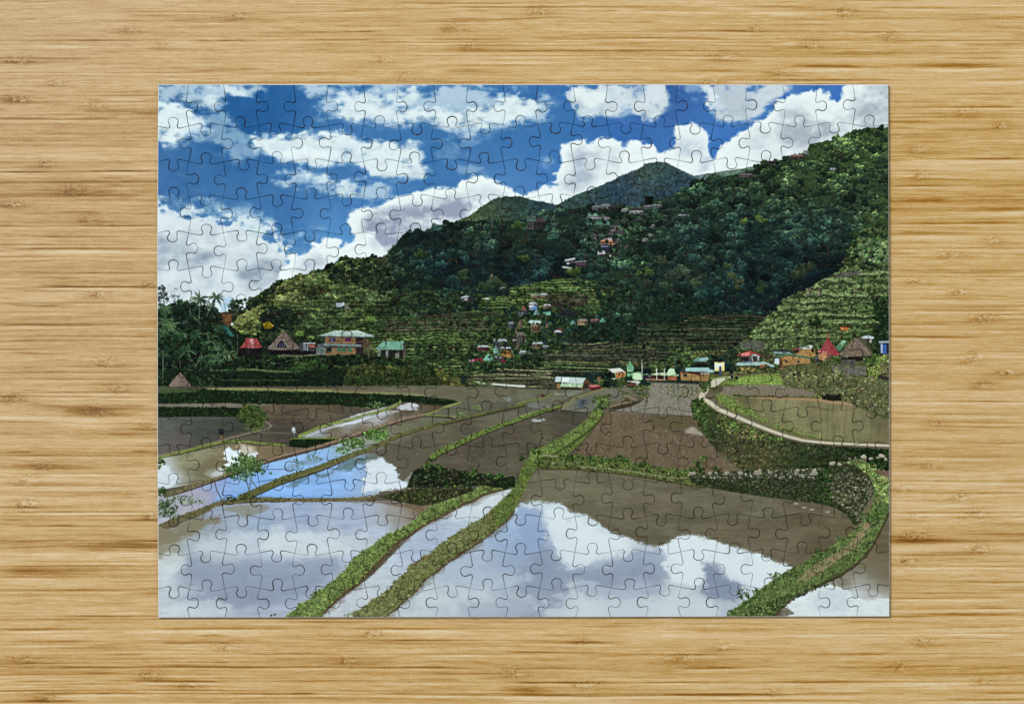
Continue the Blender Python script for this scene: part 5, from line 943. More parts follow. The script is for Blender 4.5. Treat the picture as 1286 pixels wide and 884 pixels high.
    scatter(mask(Z('8', 600,322, 1060,300, 1060,330, 900,345, 620,340)), 420, (0.8, 1.9), [C(128,122,104), C(104,98,82), C(150,144,128), C(76,74,58)], 'stone', lo=.35, hi=1.2)
    scatter(mask(Z('8', 700,330, 1070,330, 1070,400, 950,398, 760,370)), 330, (0.9, 2.1), [C(104,100,82), C(84,82,64), C(124,118,100), C(62,62,46)], 'stone', lo=.3, hi=1.15, a=.8)
    scatter(mask(Z('8', 590,318, 820,302, 1050,296, 1050,330, 800,330, 600,332)), 300, (0.8, 2.2), [C(170,164,148), C(140,134,116), C(110,104,88), C(188,182,168)], 'stone', lo=.45, hi=1.2)
    scatter(mask(Z('8', 760,330, 1000,330, 1040,350, 1000,390, 800,370)), 110, (0.6, 1.5), [C(110,106,88), C(84,80,64), C(60,60,44)], 'stone', lo=.4)
    scatter(mask(Z('8', 1060,320, 1200,310, 1225,370, 1190,440, 1175,485, 1130,440, 1070,400)), 1100, (1.1, 2.8), [C(146,140,118), C(122,116,94), C(134,130,106), C(96,92,66), C(60,62,38), C(84,92,48), C(150,146,124), C(34,40,22)], 'stone', lo=.35, hi=1.2)
    scatter(mask(Z('8', 1030,300, 1080,290, 1080,420, 1000,400)), 110, (1, 2.6), [C(50,84,30), C(34,56,24), C(70,106,42)], 'crown')
    for x, w_, h_ in []+[(660,14,4),(765,18,6),(825,28,9),(960,16,5),(1020,24,6),(720,22,5),(600,26,4)]:
        P = Z('8', x-w_/2,312, x-w_/3,312-h_, x+w_/3,311-h_, x+w_/2,312, x+w_/3,318, x-w_/3,318); poly(P, C(176,170,154)); poly(P+np.array([[0, 1.2]]), C(90,84,68), .4)
    # ---- bund D (bottom right)
    D = J(smooth(Z('8', 705,812, 760,770, 800,742, 860,692, 940,640, 1040,588, 1130,530, 1180,490, 1215,430, 1225,360, 1180,300, 1110,272, 1180,268), 5, False), Z('8', 1290,300), smooth(Z('8', 1285,420, 1262,470, 1235,525, 1195,590, 1120,650, 1030,695, 950,735, 900,775, 870,812), 5, False))
    sl = window(D, 6); putw(rough(maskw(D+np.array([[1.5, 3.5]]), sl), .8, .6, n5[sl]), sl, C(60,50,32), .8); poly(D, C(104,112,62)); MD = mask(D)
    put(rough(mask(Z('8', 940,680, 1040,610, 1130,560, 1200,470, 1225,440, 1230,480, 1180,560, 1080,640, 980,700)), 1.5, .8, n5), C(146,126,98)); lines_on(mask(Z('8', 940,680, 1040,610, 1130,560, 1200,470, 1230,480, 1180,560, 1080,640, 980,700)), 320, .7, 2.6, [C(160,142,112), C(104,88,64), C(96,104,58), C(120,124,76)], -0.6, .75, .5); scatter(mask(Z('8', 930,690, 1040,605, 1130,555, 1200,465, 1235,475, 1180,570, 1080,650, 980,710)), 600, (.8, 1.9), [C(104,118,66), C(126,118,88), C(84,98,56), C(140,128,98), C(96,110,62)], 'tuft', a=.85)
    gm = MD*(rough(mask(Z('8', 960,670, 1040,615, 1130,565, 1200,480, 1225,480, 1170,560, 1080,630, 980,690)), 1, .6, n5) < .5)
    put(gm*0.85, np.clip(C(88,108,56)*(1.0+0.30*n5+0.25*n4+0.2*n2)[..., None], 0, 1)); scatter(gm, 1100, (0.8, 2.0), [C(88,114,54), C(72,96,46), C(106,130,66), C(56,76,36), C(118,136,78), C(98,100,62)], 'crown', lo=.5, hi=1.35, a=.55); blades(gm, 3600, [C(104,130,66), C(80,106,52), C(124,144,84), C(56,72,38), C(136,132,92)], (1.2, 3.0))
    scatter(mask(Z('8', 760,812, 800,785, 860,755, 1000,710, 1100,665, 1060,700, 940,750, 870,812)), 200, (0.8, 2.0), [C(56,78,36), C(40,54,28), C(76,98,48)], 'crown', a=.85)
    scatter(mask(Z('8', 1160,275, 1290,300, 1290,410, 1240,420, 1225,340)), 240, (1, 2.6), [C(112,138,66), C(130,150,84), C(90,116,54), C(140,140,96)], 'tuft', lo=.5)
    for x, y, r in [(1040,590,6),(1010,610,4),(890,665,5),(1250,420,6),(1220,470,5),(830,720,5),(1190,460,4),(740,790,4),(1110,540,4),(960,660,4)]:
        p = Z('8', x, y)[0]
        for i in range(24): stamp(p[0]+rng.randn()*r*.7, p[1]+rng.randn()*r*.5, r*.34*(.7+.7*rng.rand()), [C(84,116,52), C(62,88,42), C(104,134,68)][rng.randint(3)], 'tuft' if i % 2 else 'crown', .5, 1.35, .85)
    for i in range(26): p = Z('8', 740+rng.rand()*330, 0)[0]; p[1] = 480+(790-(p[0]-(650+740/2.736))*2.736*0.62-rng.rand()*10)/2.736; stamp(p[0], p[1], 1+1.6*rng.rand(), C(74,104,46), 'tuft', .5, 1.3, .8)
    # ---- hillside under the path, the path and the pool on the right
    HS = J(smooth(Z('8', 600,60, 640,60, 700,100, 760,132, 850,165, 950,195, 1060,210, 1290,235), 4, False), Z('8', 1290,300, 1180,262, 1100,276, 1060,292, 940,300, 820,298, 760,296, 690,240, 640,180, 605,110))
    poly(HS, C(58,62,38)); MH = mask(HS)
    scatter(MH, 2300, (0.8, 2.6), idw([(880,510,60,92,40),(900,540,50,76,34),(920,560,84,76,52),(940,560,70,74,42),(960,575,90,80,54),(1000,570,50,66,34),(1050,575,24,42,20),(1090,580,26,46,22),(980,540,70,92,40),(890,560,60,56,40),(1110,590,30,54,24),(930,530,66,92,40),(1010,585,36,52,26),(905,590,110,96,74)]), 'crown', .26, lo=.42, hi=1.75)
    scatter(mask(Z('L', 20,640, 260,700, 500,780, 760,800, 1100,860, 700,884, 200,884)), 360, (0.7, 1.8), [C(132,120,96), C(96,84,64), C(60,56,40), C(150,142,124)], 'stone', lo=.35, hi=1.2, a=.85)
    scatter(mask(Z('L', 60,600, 240,600, 560,760, 1000,800, 1290,820, 1290,870, 300,880, 80,760)), 500, (0.8, 2.0), [C(112,104,84), C(84,78,60), C(136,126,104), C(60,62,42)], 'stone', lo=.3, hi=1.15, a=.8)
    scatter(mask(Z('L', 120,580, 480,720, 560,760, 300,760, 100,680)), 200, (1, 2.4), [C(120,104,72), C(96,84,58), C(84,112,48), C(104,136,60)], 'tuft', lo=.4)
    scatter(mask(Z('P', 740,0, 950,0, 950,40, 740,40)), 160, (1, 2.6), [C(28,50,20), C(44,74,30), C(18,30,14)], 'crown'); scatter(mask(Z('P', 840,50, 952,48, 952,105, 860,90)), 90, (1, 2.6), [C(34,58,24), C(60,92,36), C(20,34,16)], 'crown')
    for x, y, r in [(752,45,2.4),(780,42,3),(825,36,5),(860,44,4),(895,40,3),(912,32,5),(935,48,4),(665,68,5.5),(700,72,4),(745,64,3),(490,104,4.5),(575,102,4),(300,106,4),(350,112,3.4)]: stamp(*Z('P', x, y)[0], r, C(190,180,160), 'stone', .4, 1.15)
    water(Z('8', 1225,302, 1290,304, 1290,330, 1250,322), [(1110,596,112,92,74)], sm=False)
    # grass shoulder, mud shelf, pool
    sh = Z('L', 60,340, 170,330, 250,300, 540,300, 660,330, 780,340, 1000,350, 1290,370, 1290,760, 1000,770, 760,745, 560,684, 380,620, 230,580, 140,520, 90,480, 130,440, 150,400, 100,380)
    poly(sh, C(112,128,64)); scatter(mask(sh), 500, (.8, 2), [C(110,134,62), C(128,146,80), C(92,112,56)], 'crown', .12, lo=.6, hi=1.3)
    poly(Z('L', 230,350, 330,338, 540,338, 545,390, 200,385), C(126,156,62)); scatter(mask(Z('L', 170,370, 330,336, 545,338, 545,394, 180,384)), 180, (.8, 1.8), [C(128,160,64), C(112,142,56), C(140,172,78)], 'tuft', .1, lo=.6, hi=1.25)
    mud = Z('L', 150,408, 260,396, 420,390, 560,394, 700,420, 800,455, 700,480, 500,480, 330,462, 200,470, 130,450); poly(mud, C(124,112,96)); scatter(mask(mud), 260, (.5, 1.3), [C(142,132,116), C(104,92,76), C(152,144,130)], 'clod', a=.6)
    line(Z('L', 220,464, 330,470, 480,474, 640,480, 800,482), 2, C(70,70,38), .9); scatter(mask(Z('L', 220,456, 800,470, 800,490, 220,472)), 60, (.7, 1.6), [C(74,80,40), C(104,110,56)], 'crown')
    pool = Z('L', 210,474, 400,482, 640,486, 800,492, 1020,520, 1100,560, 1180,600, 1290,640, 1290,780, 1000,772, 800,752, 560,680, 430,630, 330,560, 240,520)
    poly(pool, C(110,102,72)); sl = window(pool, 2)
    st = fbm(3, 26, 401, 4)
    putw(maskw(pool, sl), sl, np.clip(idw([(940,505,104,96,70),(960,510,130,124,92),(980,530,128,122,88),(1000,520,140,134,100),(1030,530,124,120,86),(1050,520,124,116,86),(1080,540,128,122,90),(1100,550,112,106,74),(960,530,112,108,80),(1000,545,118,114,82),(1040,550,126,120,88),(1110,530,104,96,72),(1020,510,130,120,90)])[sl]*(1+.08*st[sl]+.07*n2[sl]+.04*nf[sl])[..., None], 0, 1))
    line(Z('L', 330,478, 540,484, 760,492, 900,508, 1020,524), [1.6,2.4,4,4.6,3], C(164,132,100), .95)
    scatter(mask(Z('L', 210,474, 330,540, 430,620, 560,680, 800,750, 740,750, 500,690, 380,620, 230,580, 130,520, 130,460)), 200, (.8, 2), [C(118,138,66), C(98,120,56), C(136,152,80)], 'crown', .12, lo=.5); scatter(mask(Z('L', 380,570, 560,640, 800,720, 900,750, 800,755, 500,690)), 90, (.7, 1.6), [C(116,128,66), C(134,140,84)], 'tuft', a=.8)
    # wall with shrubs right of the pool
    wr = J(Z('L', 540,300, 700,296, 800,310, 1000,330, 1290,350, 1290,640, 1180,600, 1040,530, 980,505, 900,480, 800,460, 700,425, 630,415, 560,395, 545,340)); poly(wr, C(88,92,56)); 
    scatter(mask(wr), 1100, (.8, 2.2), [C(118,128,76), C(98,110,62), C(140,142,92), C(76,80,54), C(130,122,92), C(150,154,106), C(108,98,76)], 'crown', lo=.5, hi=1.4)
    scatter(mask(Z('L', 700,340, 800,360, 1000,400, 1290,450, 1290,640, 1180,600, 1040,530, 800,460, 690,420)), 380, (.8, 2.0), [C(112,106,88), C(84,78,60), C(56,54,40), C(140,132,112), C(44,42,30)], 'stone', lo=.35, hi=1.2, a=.8)
    poly(Z('L', 810,470, 850,460, 940,460, 946,500, 880,500, 820,490), C(28,30,20)); scatter(mask(Z('L', 800,462, 940,455, 940,500, 820,492)), 30, (1, 2.2), [C(26,30,20), C(44,52,28)], 'crown')
    scatter(mask(Z('L', 1180,270, 1290,190, 1290,350, 1200,340)), 90, (1, 2.6), [C(112,106,78), C(140,132,104), C(92,96,54), C(70,66,50)], 'stone', lo=.4); scatter(mask(Z('L', 1100,200, 1290,186, 1290,230, 1180,260)), 90, (1, 2.4), [C(120,140,66), C(96,120,52)], 'tuft')
    scatter(mask(Z('L', 1110,240, 1200,250, 1230,360, 1120,340)), 110, (1, 2.2), [C(118,140,60), C(92,120,50), C(140,150,84)], 'tuft'); poly(Z('L', 1190,330, 1275,340, 1275,366, 1200,352), C(50,46,46))
    # the concrete path
    PT = J(smooth(Z('8', 672,0, 660,12, 650,24, 640,38, 632,50, 640,60, 664,72, 690,92, 760,122, 820,147, 900,177, 960,194, 1000,202, 1100,210, 1290,218), 5, False))
    poly(strip(PT+np.array([[-.6, 1.8]]), [3,4,6,7,6,5.5,5,4.5,4,3.5,3.5,4,4]), C(104,92,76), .95)
    poly(strip(PT, [3,3,6,8,6,5.5,5,4.4,4,3.6,3.2,3,3]), C(206,194,174)); put(mask(strip(PT, [3,3,6,8,6,5.5,5,4.4,4,3.6,3.2,3,3]))*ss(-.2, .8, n4)*.4, C(178,166,146))
    poly(Z('L', 60,380, 90,350, 150,345, 200,338, 200,346, 150,366, 130,384, 110,400, 70,410), C(204,194,176)); poly(Z('L', 120,410, 150,400, 150,430, 120,450), C(84,74,64)); line(Z('L', 150,398, 190,396, 220,402), 1.4, C(54,48,40), .9)
    scatter(mask(Z('K', 1170,490, 1260,480, 1286,560, 1286,640, 1200,640, 1170,560)), 130, (1, 2.6), [C(70,104,44), C(50,76,36), C(96,128,56)], 'crown'); scatter(mask(Z('L', 0,340, 60,340, 70,400, 40,440, 0,460)), 70, (1, 2.2), [C(96,116,58), C(60,80,40), C(120,136,72)], 'crown')
    scatter(mask(Z('K', 1210,350, 1290,330, 1290,410, 1230,410)), 50, (1, 2.6), [C(50,72,40), C(76,96,50)], 'crown')
    # ---- hamlet on the right
    L_ = lambda c, *p: poly(Z('L', *p), C(*c))
    K_ = lambda c, *p: poly(Z('K', *p), C(*c))
    scatter(mask(Z('K', 880,240, 1010,250, 1080,270, 1010,330, 900,300)), 60, (1.4, 3), [C(96,120,64), C(116,136,76), C(70,96,50)], 'crown'); scatter(mask(Z('L', 0,200, 100,180, 160,240, 90,290, 0,280)), 60, (1.6, 3.4), [C(28,42,34), C(40,58,40), C(20,30,26)], 'crown')
    scatter(mask(Z('K', 1020,170, 1130,130, 1200,190, 1180,260, 1090,280, 1020,240)), 120, (1.6, 3.6), [C(78,108,58), C(98,130,66), C(56,84,46)], 'crown', lo=.35, hi=1.5); scatter(mask(Z('K', 1190,170, 1290,170, 1290,210, 1200,215)), 40, (1.4, 2.6), [C(120,128,74), C(96,104,60)], 'crown')
    scatter(mask(Z('L', 0,170, 60,165, 260,160, 200,200, 60,200)), 70, (1.2, 2.4), [C(120,124,76), C(96,106,60), C(60,78,46)], 'crown'); scatter(mask(Z('L', 160,180, 240,150, 260,220, 230,250, 160,230)), 40, (1.6, 3), [C(36,52,36), C(50,70,44)], 'crown')
    K_((96,140,132), 1180,228, 1210,208, 1286,216, 1270,238, 1190,236); K_((60,54,46), 1204,236, 1270,238, 1270,250, 1210,250)
    # red tower/house top
    L_((70,40,36), 930,-6, 1000,-2, 1000,12, 936,4); L_((176,112,62), 940,4, 996,8, 990,30, 944,24)
    # centre sheds (tile K)
    K_((52,44,34), 255,372, 480,362, 500,400, 440,424, 264,420); K_((150,112,70), 262,384, 286,384, 290,418, 266,416); K_((150,116,70), 428,398, 440,400, 438,420, 426,420); K_((100,66,42), 440,380, 470,362, 500,386, 480,388)
    K_((196,208,208), 258,336, 460,346, 450,366, 436,386, 400,384, 270,374, 250,372); K_((160,200,166), 296,380, 446,386, 430,408, 420,410, 284,404); K_((232,238,236), 300,345, 350,345, 340,372, 290,370); K_((80,64,44), 446,362, 470,352, 500,386, 480,388, 460,370)
    for i in range(20): x = 262+i*9.5; poly(Z('K', x+4,338, x-2,374, x,374, x+6,338), C(168,186,186), .5)
    K_((132,50,54), 476,396, 540,390, 564,404, 560,418, 500,430, 484,424); K_((190,120,110), 474,392, 530,390, 556,400, 500,410); K_((84,28,34), 490,412, 560,406, 560,418, 500,430)
    for i in range(7): x = 496+i*9; poly(Z('K', x,412, x+3,412, x+3,426, x,427), C(60,24,28), .6)
    K_((166,156,120), 652,304, 730,304, 724,350, 660,356); K_((160,112,66), 660,310, 700,300, 724,312, 720,344, 660,352); K_((216,214,206), 606,286, 690,278, 724,306, 700,304, 654,314, 640,310); K_((60,46,36), 680,316, 690,316, 690,330, 680,330); K_((150,160,150), 530,360, 560,340, 640,360, 640,370, 540,375); K_((120,92,62), 536,340, 570,336, 570,366, 540,370)
    K_((150,190,150), 606,330, 660,350, 664,362, 640,360)
    poly(Z('K', 733,286, 737,262, 750,250, 757,224, 764,250, 780,264, 782,290), C(92,176,128)); K_((120,196,150), 736,272, 750,252, 756,286, 736,288); K_((140,190,150), 738,290, 778,290, 778,304, 738,304); K_((64,120,84), 736,308, 782,306, 780,338, 736,338); K_((112,190,140), 736,320, 780,318, 780,328, 736,330); poly(strip(Z('K', 757,212, 757,228), .4), C(150,160,160))
    poly(smooth(Z('K', 778,356, 776,324, 784,310, 806,306, 830,310, 838,330, 836,358), 4), C(168,222,170)); K_((196,230,190), 786,326, 828,320, 830,356, 790,358)
    K_((200,206,190), 740,366, 800,364, 830,372, 800,396, 744,392); K_((120,74,60), 742,388, 800,388, 796,398, 744,398); K_((60,30,34), 730,372, 800,380, 800,390, 736,388)
    scatter(mask(Z('K', 570,330, 600,296, 636,310, 650,360, 620,410, 580,410, 566,380)), 60, (1.6, 3.2), [C(24,44,28), C(38,64,38), C(16,28,20)], 'crown'); scatter(mask(Z('K', 640,360, 730,340, 740,392, 660,400)), 60, (1.2, 2.6), [C(60,88,44), C(36,56,32), C(84,112,54)], 'crown'); scatter(mask(Z('K', 520,370, 570,360, 580,392, 540,396)), 20, (1, 2.2), [C(104,130,66), C(80,104,52)], 'crown')
    K_((60,60,66), 842,330, 900,328, 910,350, 846,356); K_((36,38,44), 850,336, 880,334, 880,344, 850,346); K_((120,124,130), 880,326, 900,326, 906,336, 884,336); K_((110,160,120), 840,318, 880,316, 876,326, 842,328)
    K_((70,46,34), 900,324, 1080,330, 1076,364, 880,360); K_((150,100,64), 1010,332, 1070,334, 1070,362, 1012,360); K_((160,120,100), 860,350, 1000,356, 1000,364, 860,360); K_((40,26,24), 920,332, 1005,334, 1004,352, 922,350)
    K_((168,196,160), 900,318, 960,310, 1050,314, 1090,324, 1080,334, 900,326); poly(smooth(Z('K', 1006,330, 1010,300, 1026,284, 1050,284, 1058,300, 1060,328), 4), C(180,224,190)); 
    for x, y in [(936,296),(988,298),(838,236)]: poly(strip(Z('K', x,y-14, x,356), 1.3), C(176,178,170))
    poly(strip(Z('K', 838,232, 838,340), .5), C(160,160,150))
    K_((150,116,76), 1092,300, 1290,312, 1284,368, 1100,362); K_((40,50,56), 1116,318, 1140,318, 1140,336, 1118,336); K_((70,44,36), 1090,298, 1290,306, 1250,330, 1094,306); K_((156,194,190), 1130,276, 1290,276, 1290,306, 1128,302); K_((90,54,44), 1180,312, 1240,316, 1240,340, 1200,330); K_((156,122,80), 1150,320, 1240,330, 1236,364, 1150,362)
    L_((160,190,190), -10,280, 80,290, 96,306, 60,312, -10,306); L_((84,54,44), -10,306, 60,310, 40,320, -10,318); L_((150,176,180), -10,212, 40,206, 60,220, 0,236); line(Z('L', 0,318, 60,316), 1.4, C(190,180,160))
    # banner and walkers
    L_((226,226,214), 92,240, 160,240, 160,300, 92,300); L_((220,206,110), 96,286, 160,288, 160,300, 96,298); L_((224,214,130), 92,240, 160,240, 160,250, 92,248); L_((228,232,226), 104,254, 150,256, 150,284, 104,284); L_((210,190,96), 144,262, 158,262, 158,284, 146,284)
    L_((70,60,76), 124,272, 138,272, 140,300, 124,300); L_((60,80,120), 124,298, 138,298, 136,338, 124,338); poly(smooth(Z('L', 127,270, 131,264, 135,270, 131,276), 3), C(60,44,40))
    L_((30,28,38), 198,298, 220,296, 218,356, 204,356); poly(smooth(Z('L', 203,292, 209,284, 215,292, 209,300), 3), C(40,32,32)); L_((24,24,28), 228,336, 250,334, 252,356, 228,358)
    L_((96,84,66), 180,320, 300,312, 420,308, 540,306, 540,314, 300,324, 200,330); scatter(mask(Z('L', 170,350, 240,344, 240,372, 170,376)), 20, (.8, 1.6), [C(120,150,60), C(96,120,50)], 'crown')
    # red roofed house
    L_((96,88,84), 262,196, 400,196, 392,240, 268,236); L_((44,38,42), 266,206, 320,204, 330,236, 268,234); L_((150,150,148), 340,196, 372,180, 396,200, 392,232, 346,232); L_((60,54,54), 350,200, 380,200, 380,232, 352,232)
    L_((156,66,60), 236,196, 300,168, 340,163, 404,190, 408,202, 360,180, 318,200); L_((212,130,118), 280,180, 340,166, 320,196, 270,192); L_((120,44,44), 340,164, 410,196, 404,202, 356,180)
    L_((160,180,176), 230,256, 250,242, 430,236, 496,262, 500,274, 470,272, 440,252, 380,262, 240,262); L_((150,132,84), 250,262, 392,262, 400,300, 256,300); L_((56,50,44), 244,262, 420,262, 400,270, 248,270); L_((90,116,130), 280,234, 340,232, 340,244, 280,246); L_((150,84,68), 396,262, 440,256, 420,284, 398,284)
    scatter(mask(Z('L', 240,270, 520,270, 540,310, 240,310)), 110, (1, 2), [C(110,120,62), C(84,96,50), C(60,74,40)], 'crown'); scatter(mask(Z('L', 420,200, 470,190, 490,240, 440,250)), 26, (1.2, 2.4), [C(70,58,48), C(90,76,62)], 'crown')
    # long shed and houses
    L_((48,56,56), 474,162, 560,150, 620,166, 614,184, 490,186); L_((100,132,126), 474,170, 540,168, 620,180, 610,186, 500,186); L_((156,170,170), 494,172, 600,172, 600,178, 494,178); L_((206,214,226), 498,216, 530,216, 528,254, 498,252)
    L_((158,122,76), 530,204, 600,192, 736,216, 734,250, 620,256, 560,264, 552,290, 528,288); L_((60,90,72), 490,206, 600,184, 744,212, 730,218, 600,196, 530,210); L_((100,140,112), 500,202, 600,182, 740,208, 744,214, 600,188, 494,208)
    L_((44,50,56), 566,226, 580,226, 580,240, 566,242); L_((44,50,56), 652,228, 666,230, 666,246, 654,246); L_((80,56,40), 530,214, 544,212, 544,284, 530,286)
    L_((160,124,76), 630,160, 770,150, 772,200, 740,206, 640,188); L_((60,44,44), 622,158, 664,156, 662,178, 630,180); L_((204,200,190), 674,146, 740,124, 756,128, 742,150, 690,154); L_((150,70,50), 616,150, 680,146, 660,156, 618,158); L_((40,36,38), 742,150, 764,150, 762,172, 744,172); L_((80,90,84), 700,140, 730,130, 730,146); L_((120,136,130), 644,150, 690,130, 712,126, 680,148)
    # red cone roofs
    P = smooth(Z('L', 856,60, 862,84, 880,110, 906,146, 938,188, 926,194, 860,196, 800,178, 784,164, 810,152, 826,120, 850,82), 2); poly(P, C(156,76,76)); poly(Z('L', 858,64, 868,100, 900,150, 936,190, 880,194, 864,140), C(140,56,60), .7); poly(Z('L', 786,164, 850,166, 852,186, 800,178), C(196,120,116)); poly(strip(Z('L', 856,52, 856,72), 1.2), C(160,70,60))
    for i in range(9): poly(strip(Z('L', 856,80, 800+i*16,184), .35), C(120,46,50), .6)
    L_((170,124,88), 790,180, 850,180, 852,230, 800,234); L_((110,84,68), 852,190, 880,192, 876,226, 854,226); L_((90,84,90), 770,196, 790,200, 786,244, 772,244)
    L_((84,140,104), 912,134, 954,92, 984,96, 936,166, 914,150); L_((130,186,144), 940,110, 956,92, 980,96, 950,130); L_((196,204,210), 1078,72, 1120,56, 1166,72, 1160,84, 1090,80); L_((84,72,62), 1100,84, 1150,84, 1150,108, 1110,110); L_((160,160,150), 1136,84, 1150,84, 1150,110, 1136,110)
    # big thatch on the right
    L_((30,28,26), 930,190, 1150,188, 1146,232, 950,232); thatch('L', 936,1156, 74, 196, (120,104,90)); 
    poly(smooth(Z('L', 936,186, 990,120, 1040,80, 1070,72, 1100,84, 1130,130, 1156,180, 1100,194, 1000,196), 4), C(112,98,86), .55); lines_on(mask(Z('L', 950,180, 1050,84, 1140,176)), 90, .5, 2.4, [C(150,134,116), C(76,64,56)], -1.2, .6)
    L_((84,78,74), 950,222, 1040,222, 1040,262, 950,256); scatter(mask(Z('L', 780,220, 940,214, 950,260, 800,270)), 60, (1, 2), [C(44,60,32), C(70,100,44), C(100,112,62)], 'crown'); L_((104,98,92), 880,262, 1110,270, 1108,330, 890,320); lines_on(mask(Z('L', 880,262, 1110,270, 1108,330, 890,320)), 120, .6, 3, [C(136,130,118), C(70,66,62), C(104,120,60)], 0, .7)
    scatter(mask(Z('L', 890,270, 970,270, 960,330, 900,320)), 22, (1, 2), [C(96,120,54)], 'tuft'); scatter(mask(Z('L', 1100,200, 1180,190, 1190,260, 1110,270)), 50, (1.2, 2.6), [C(70,104,44), C(100,132,60)], 'crown')
    for i in range(12): stamp(*Z('L', 940+rng.rand()*60, 206+rng.randn()*3)[0], .9, C(180,170,160), 'stone')
    # hut at the far right with blue cloth
    L_((54,52,56), 1196,108, 1272,104, 1274,184, 1204,184); L_((140,150,160), 1198,98, 1272,96, 1274,110, 1200,112); L_((60,96,166), 1226,122, 1250,122, 1250,184, 1228,184); L_((160,180,210), 1210,116, 1226,116, 1224,180, 1212,180); L_((36,34,40), 1252,116, 1272,114, 1272,180, 1254,182)
    # young rice, shrubs in the pools, little standing things
    p = Z('I', 468,708)[0]; poly(Z('I', 452,688, 484,688, 490,722, 474,738, 452,722), C(34,36,40)); poly(Z('I', 466,732, 478,732, 478,752, 468,752), C(150,110,50)); poly(Z('I', 946,680, 966,676, 972,714, 948,718), C(196,196,200)); poly(Z('I', 950,720, 966,720, 966,746, 950,746), C(110,120,130), .5); poly(Z('I', 640,600, 648,600, 648,612, 640,612), C(160,150,140), .0)
    def shrub(key, x, y, w, h, n, col, airy=.85):
        c = Z(key, x, y)[0]; w /= SCL[key]; h /= SCL[key]
        for i in range(n):
            a = rng.rand()*6.28; q = math.sqrt(rng.rand()); stamp(c[0]+math.cos(a)*q*w/2, c[1]+math.sin(a)*q*h/2, .7+1.1*rng.rand(), np.clip(C(*col)*(.55+.8*rng.rand()), 0, 1), 'crown' if rng.rand() < .5 else 'tuft', .5, 1.45, min(1, airy+.1))
        if airy > .7:
            for i in range(n//2): stamp(c[0]+rng.randn()*w*.2, c[1]+rng.randn()*h*.2, 1.2+1.2*rng.rand(), np.clip(C(*col)*(.6+.6*rng.rand()), 0, 1), 'crown', .45, 1.4, .9)
    shrub('J', 275,530, 130, 50, 60, (84,116,66), .7)
    shrub('J', 280,725, 170, 90, 150, (96,146,60)); shrub('J', 130,780, 160, 70, 90, (96,146,60), .8); shrub('J', 60,830, 100, 50, 50, (86,134,58), .7); shrub('J', 340,730, 60, 50, 30, (110,158,72), .6)
    shrub('7', 330,275, 120, 50, 110, (84,124,60)); shrub('7', 300,305, 90, 60, 130, (78,118,58)); shrub('7', 355,300, 80, 46, 90, (80,120,60)); shrub('7', 325,262, 60, 34, 50, (104,146,76))
    for pts in [((322,325, 330,350, 338,378),), ((345,322, 340,350, 336,372),), ((335,320, 350,345, 372,372),)]: line(Z('7', *pts[0]), 1.0, C(92,90,60), .9)
    shrub('7', 45,430, 90, 66, 120, (86,118,72), .75); shrub('7', 110,400, 110, 30, 60, (96,128,76), .7); shrub('7', 160,412, 60, 20, 26, (100,130,84), .6); shrub('7', 70,455, 60, 30, 36, (76,104,66), .6); shrub('7', 500,285, 60, 40, 30, (92,130,84), .55); shrub('7', 560,255, 60, 30, 26, (92,130,84), .5); shrub('7', 35,375, 40, 30, 40, (64,96,40), .9)
    shrub('8', 1240,455, 50, 30, 40, (84,124,50)); shrub('8', 780,740, 60, 70, 40, (84,124,54), .8)
    # overall grain of the print
def finish_print():
    global IMG
    r = np.random.RandomState(5)
    IMG = np.clip(IMG, 0, 1); lum = IMG.mean(axis=2, keepdims=True)
    gd0 = np.clip((IMG[..., 1:2]-np.maximum(IMG[..., 0:1], IMG[..., 2:3]))*10, 0, 1)
    # water in the foreground is greyer, the open pool on the left paler
    bl = np.clip((IMG[..., 2:3]-IMG[..., 0:1])*8, 0, 1)
    f = (0.14*ss(622, 650, yy))[..., None]*bl; IMG = IMG*(1-f)+lum*f
    bx = (ss(545, 570, yy)*(1-ss(618, 630, yy))*(1-ss(470, 500, xx)))[..., None]*np.clip((IMG[..., 2:3]-IMG[..., 0:1]-0.2)*6, 0, 1)
    IMG = IMG+bx*np.array([0.10, 0.085, 0.06], np.float32)
    # grain of leaves, soil and roofs; crisper local contrast
    G_ = (blur(GROUND, 0.5)*(1-ss(470, 484, yy)))[..., None]; land = np.maximum(G_*np.clip(1.15-bl*0.8, 0.3, 1), gd0)*np.clip((0.82-lum)*6, 0, 1)
    t = fbm(1.8, 1.5, 501, 2)+0.7*fbm(4, 3, 502, 2)
    IMG = IMG*(1+0.13*land*t[..., None])
    for r_, k_ in ((1.2, 0.35), (6.0, 0.16)):
        B_ = np.stack([blur(IMG[..., q].copy(), r_) for q in range(3)], -1); IMG = IMG+(IMG-B_)*k_*(0.35+0.65*land)
    IMG = np.clip(IMG, 0, 1); lum = IMG.mean(axis=2, keepdims=True)
    gd = np.clip((IMG[..., 1:2]-np.maximum(IMG[..., 0:1], IMG[..., 2:3]))*6, 0, 1)*np.clip(lum*4, 0, 1)
    IMG = IMG*(1-0.30*gd)+lum*0.30*gd; IMG = IMG*(1+gd*np.array([0.03, 0.0, -0.05], np.float32))
    IMG = IMG*np.array([0.975, 1.012, 1.0], np.float32)
    f = 0.006*np.clip(1-lum*3, 0, 1); IMG = IMG*(1-f)+f*C(40,80,100)
    IMG = IMG+(r.randn(CH, CW, 1)*0.008).astype(np.float32)
# ================================================================ the scene itself
PXM = 0.000457                      # metres for one unit of the survey grid
FW, FH = 1286.0, 884.0
def WX(x): return (x-FW/2)*PXM
def WY(y): return -(y-FH/2)*PXM
scene = bpy.context.scene
COL = scene.collection

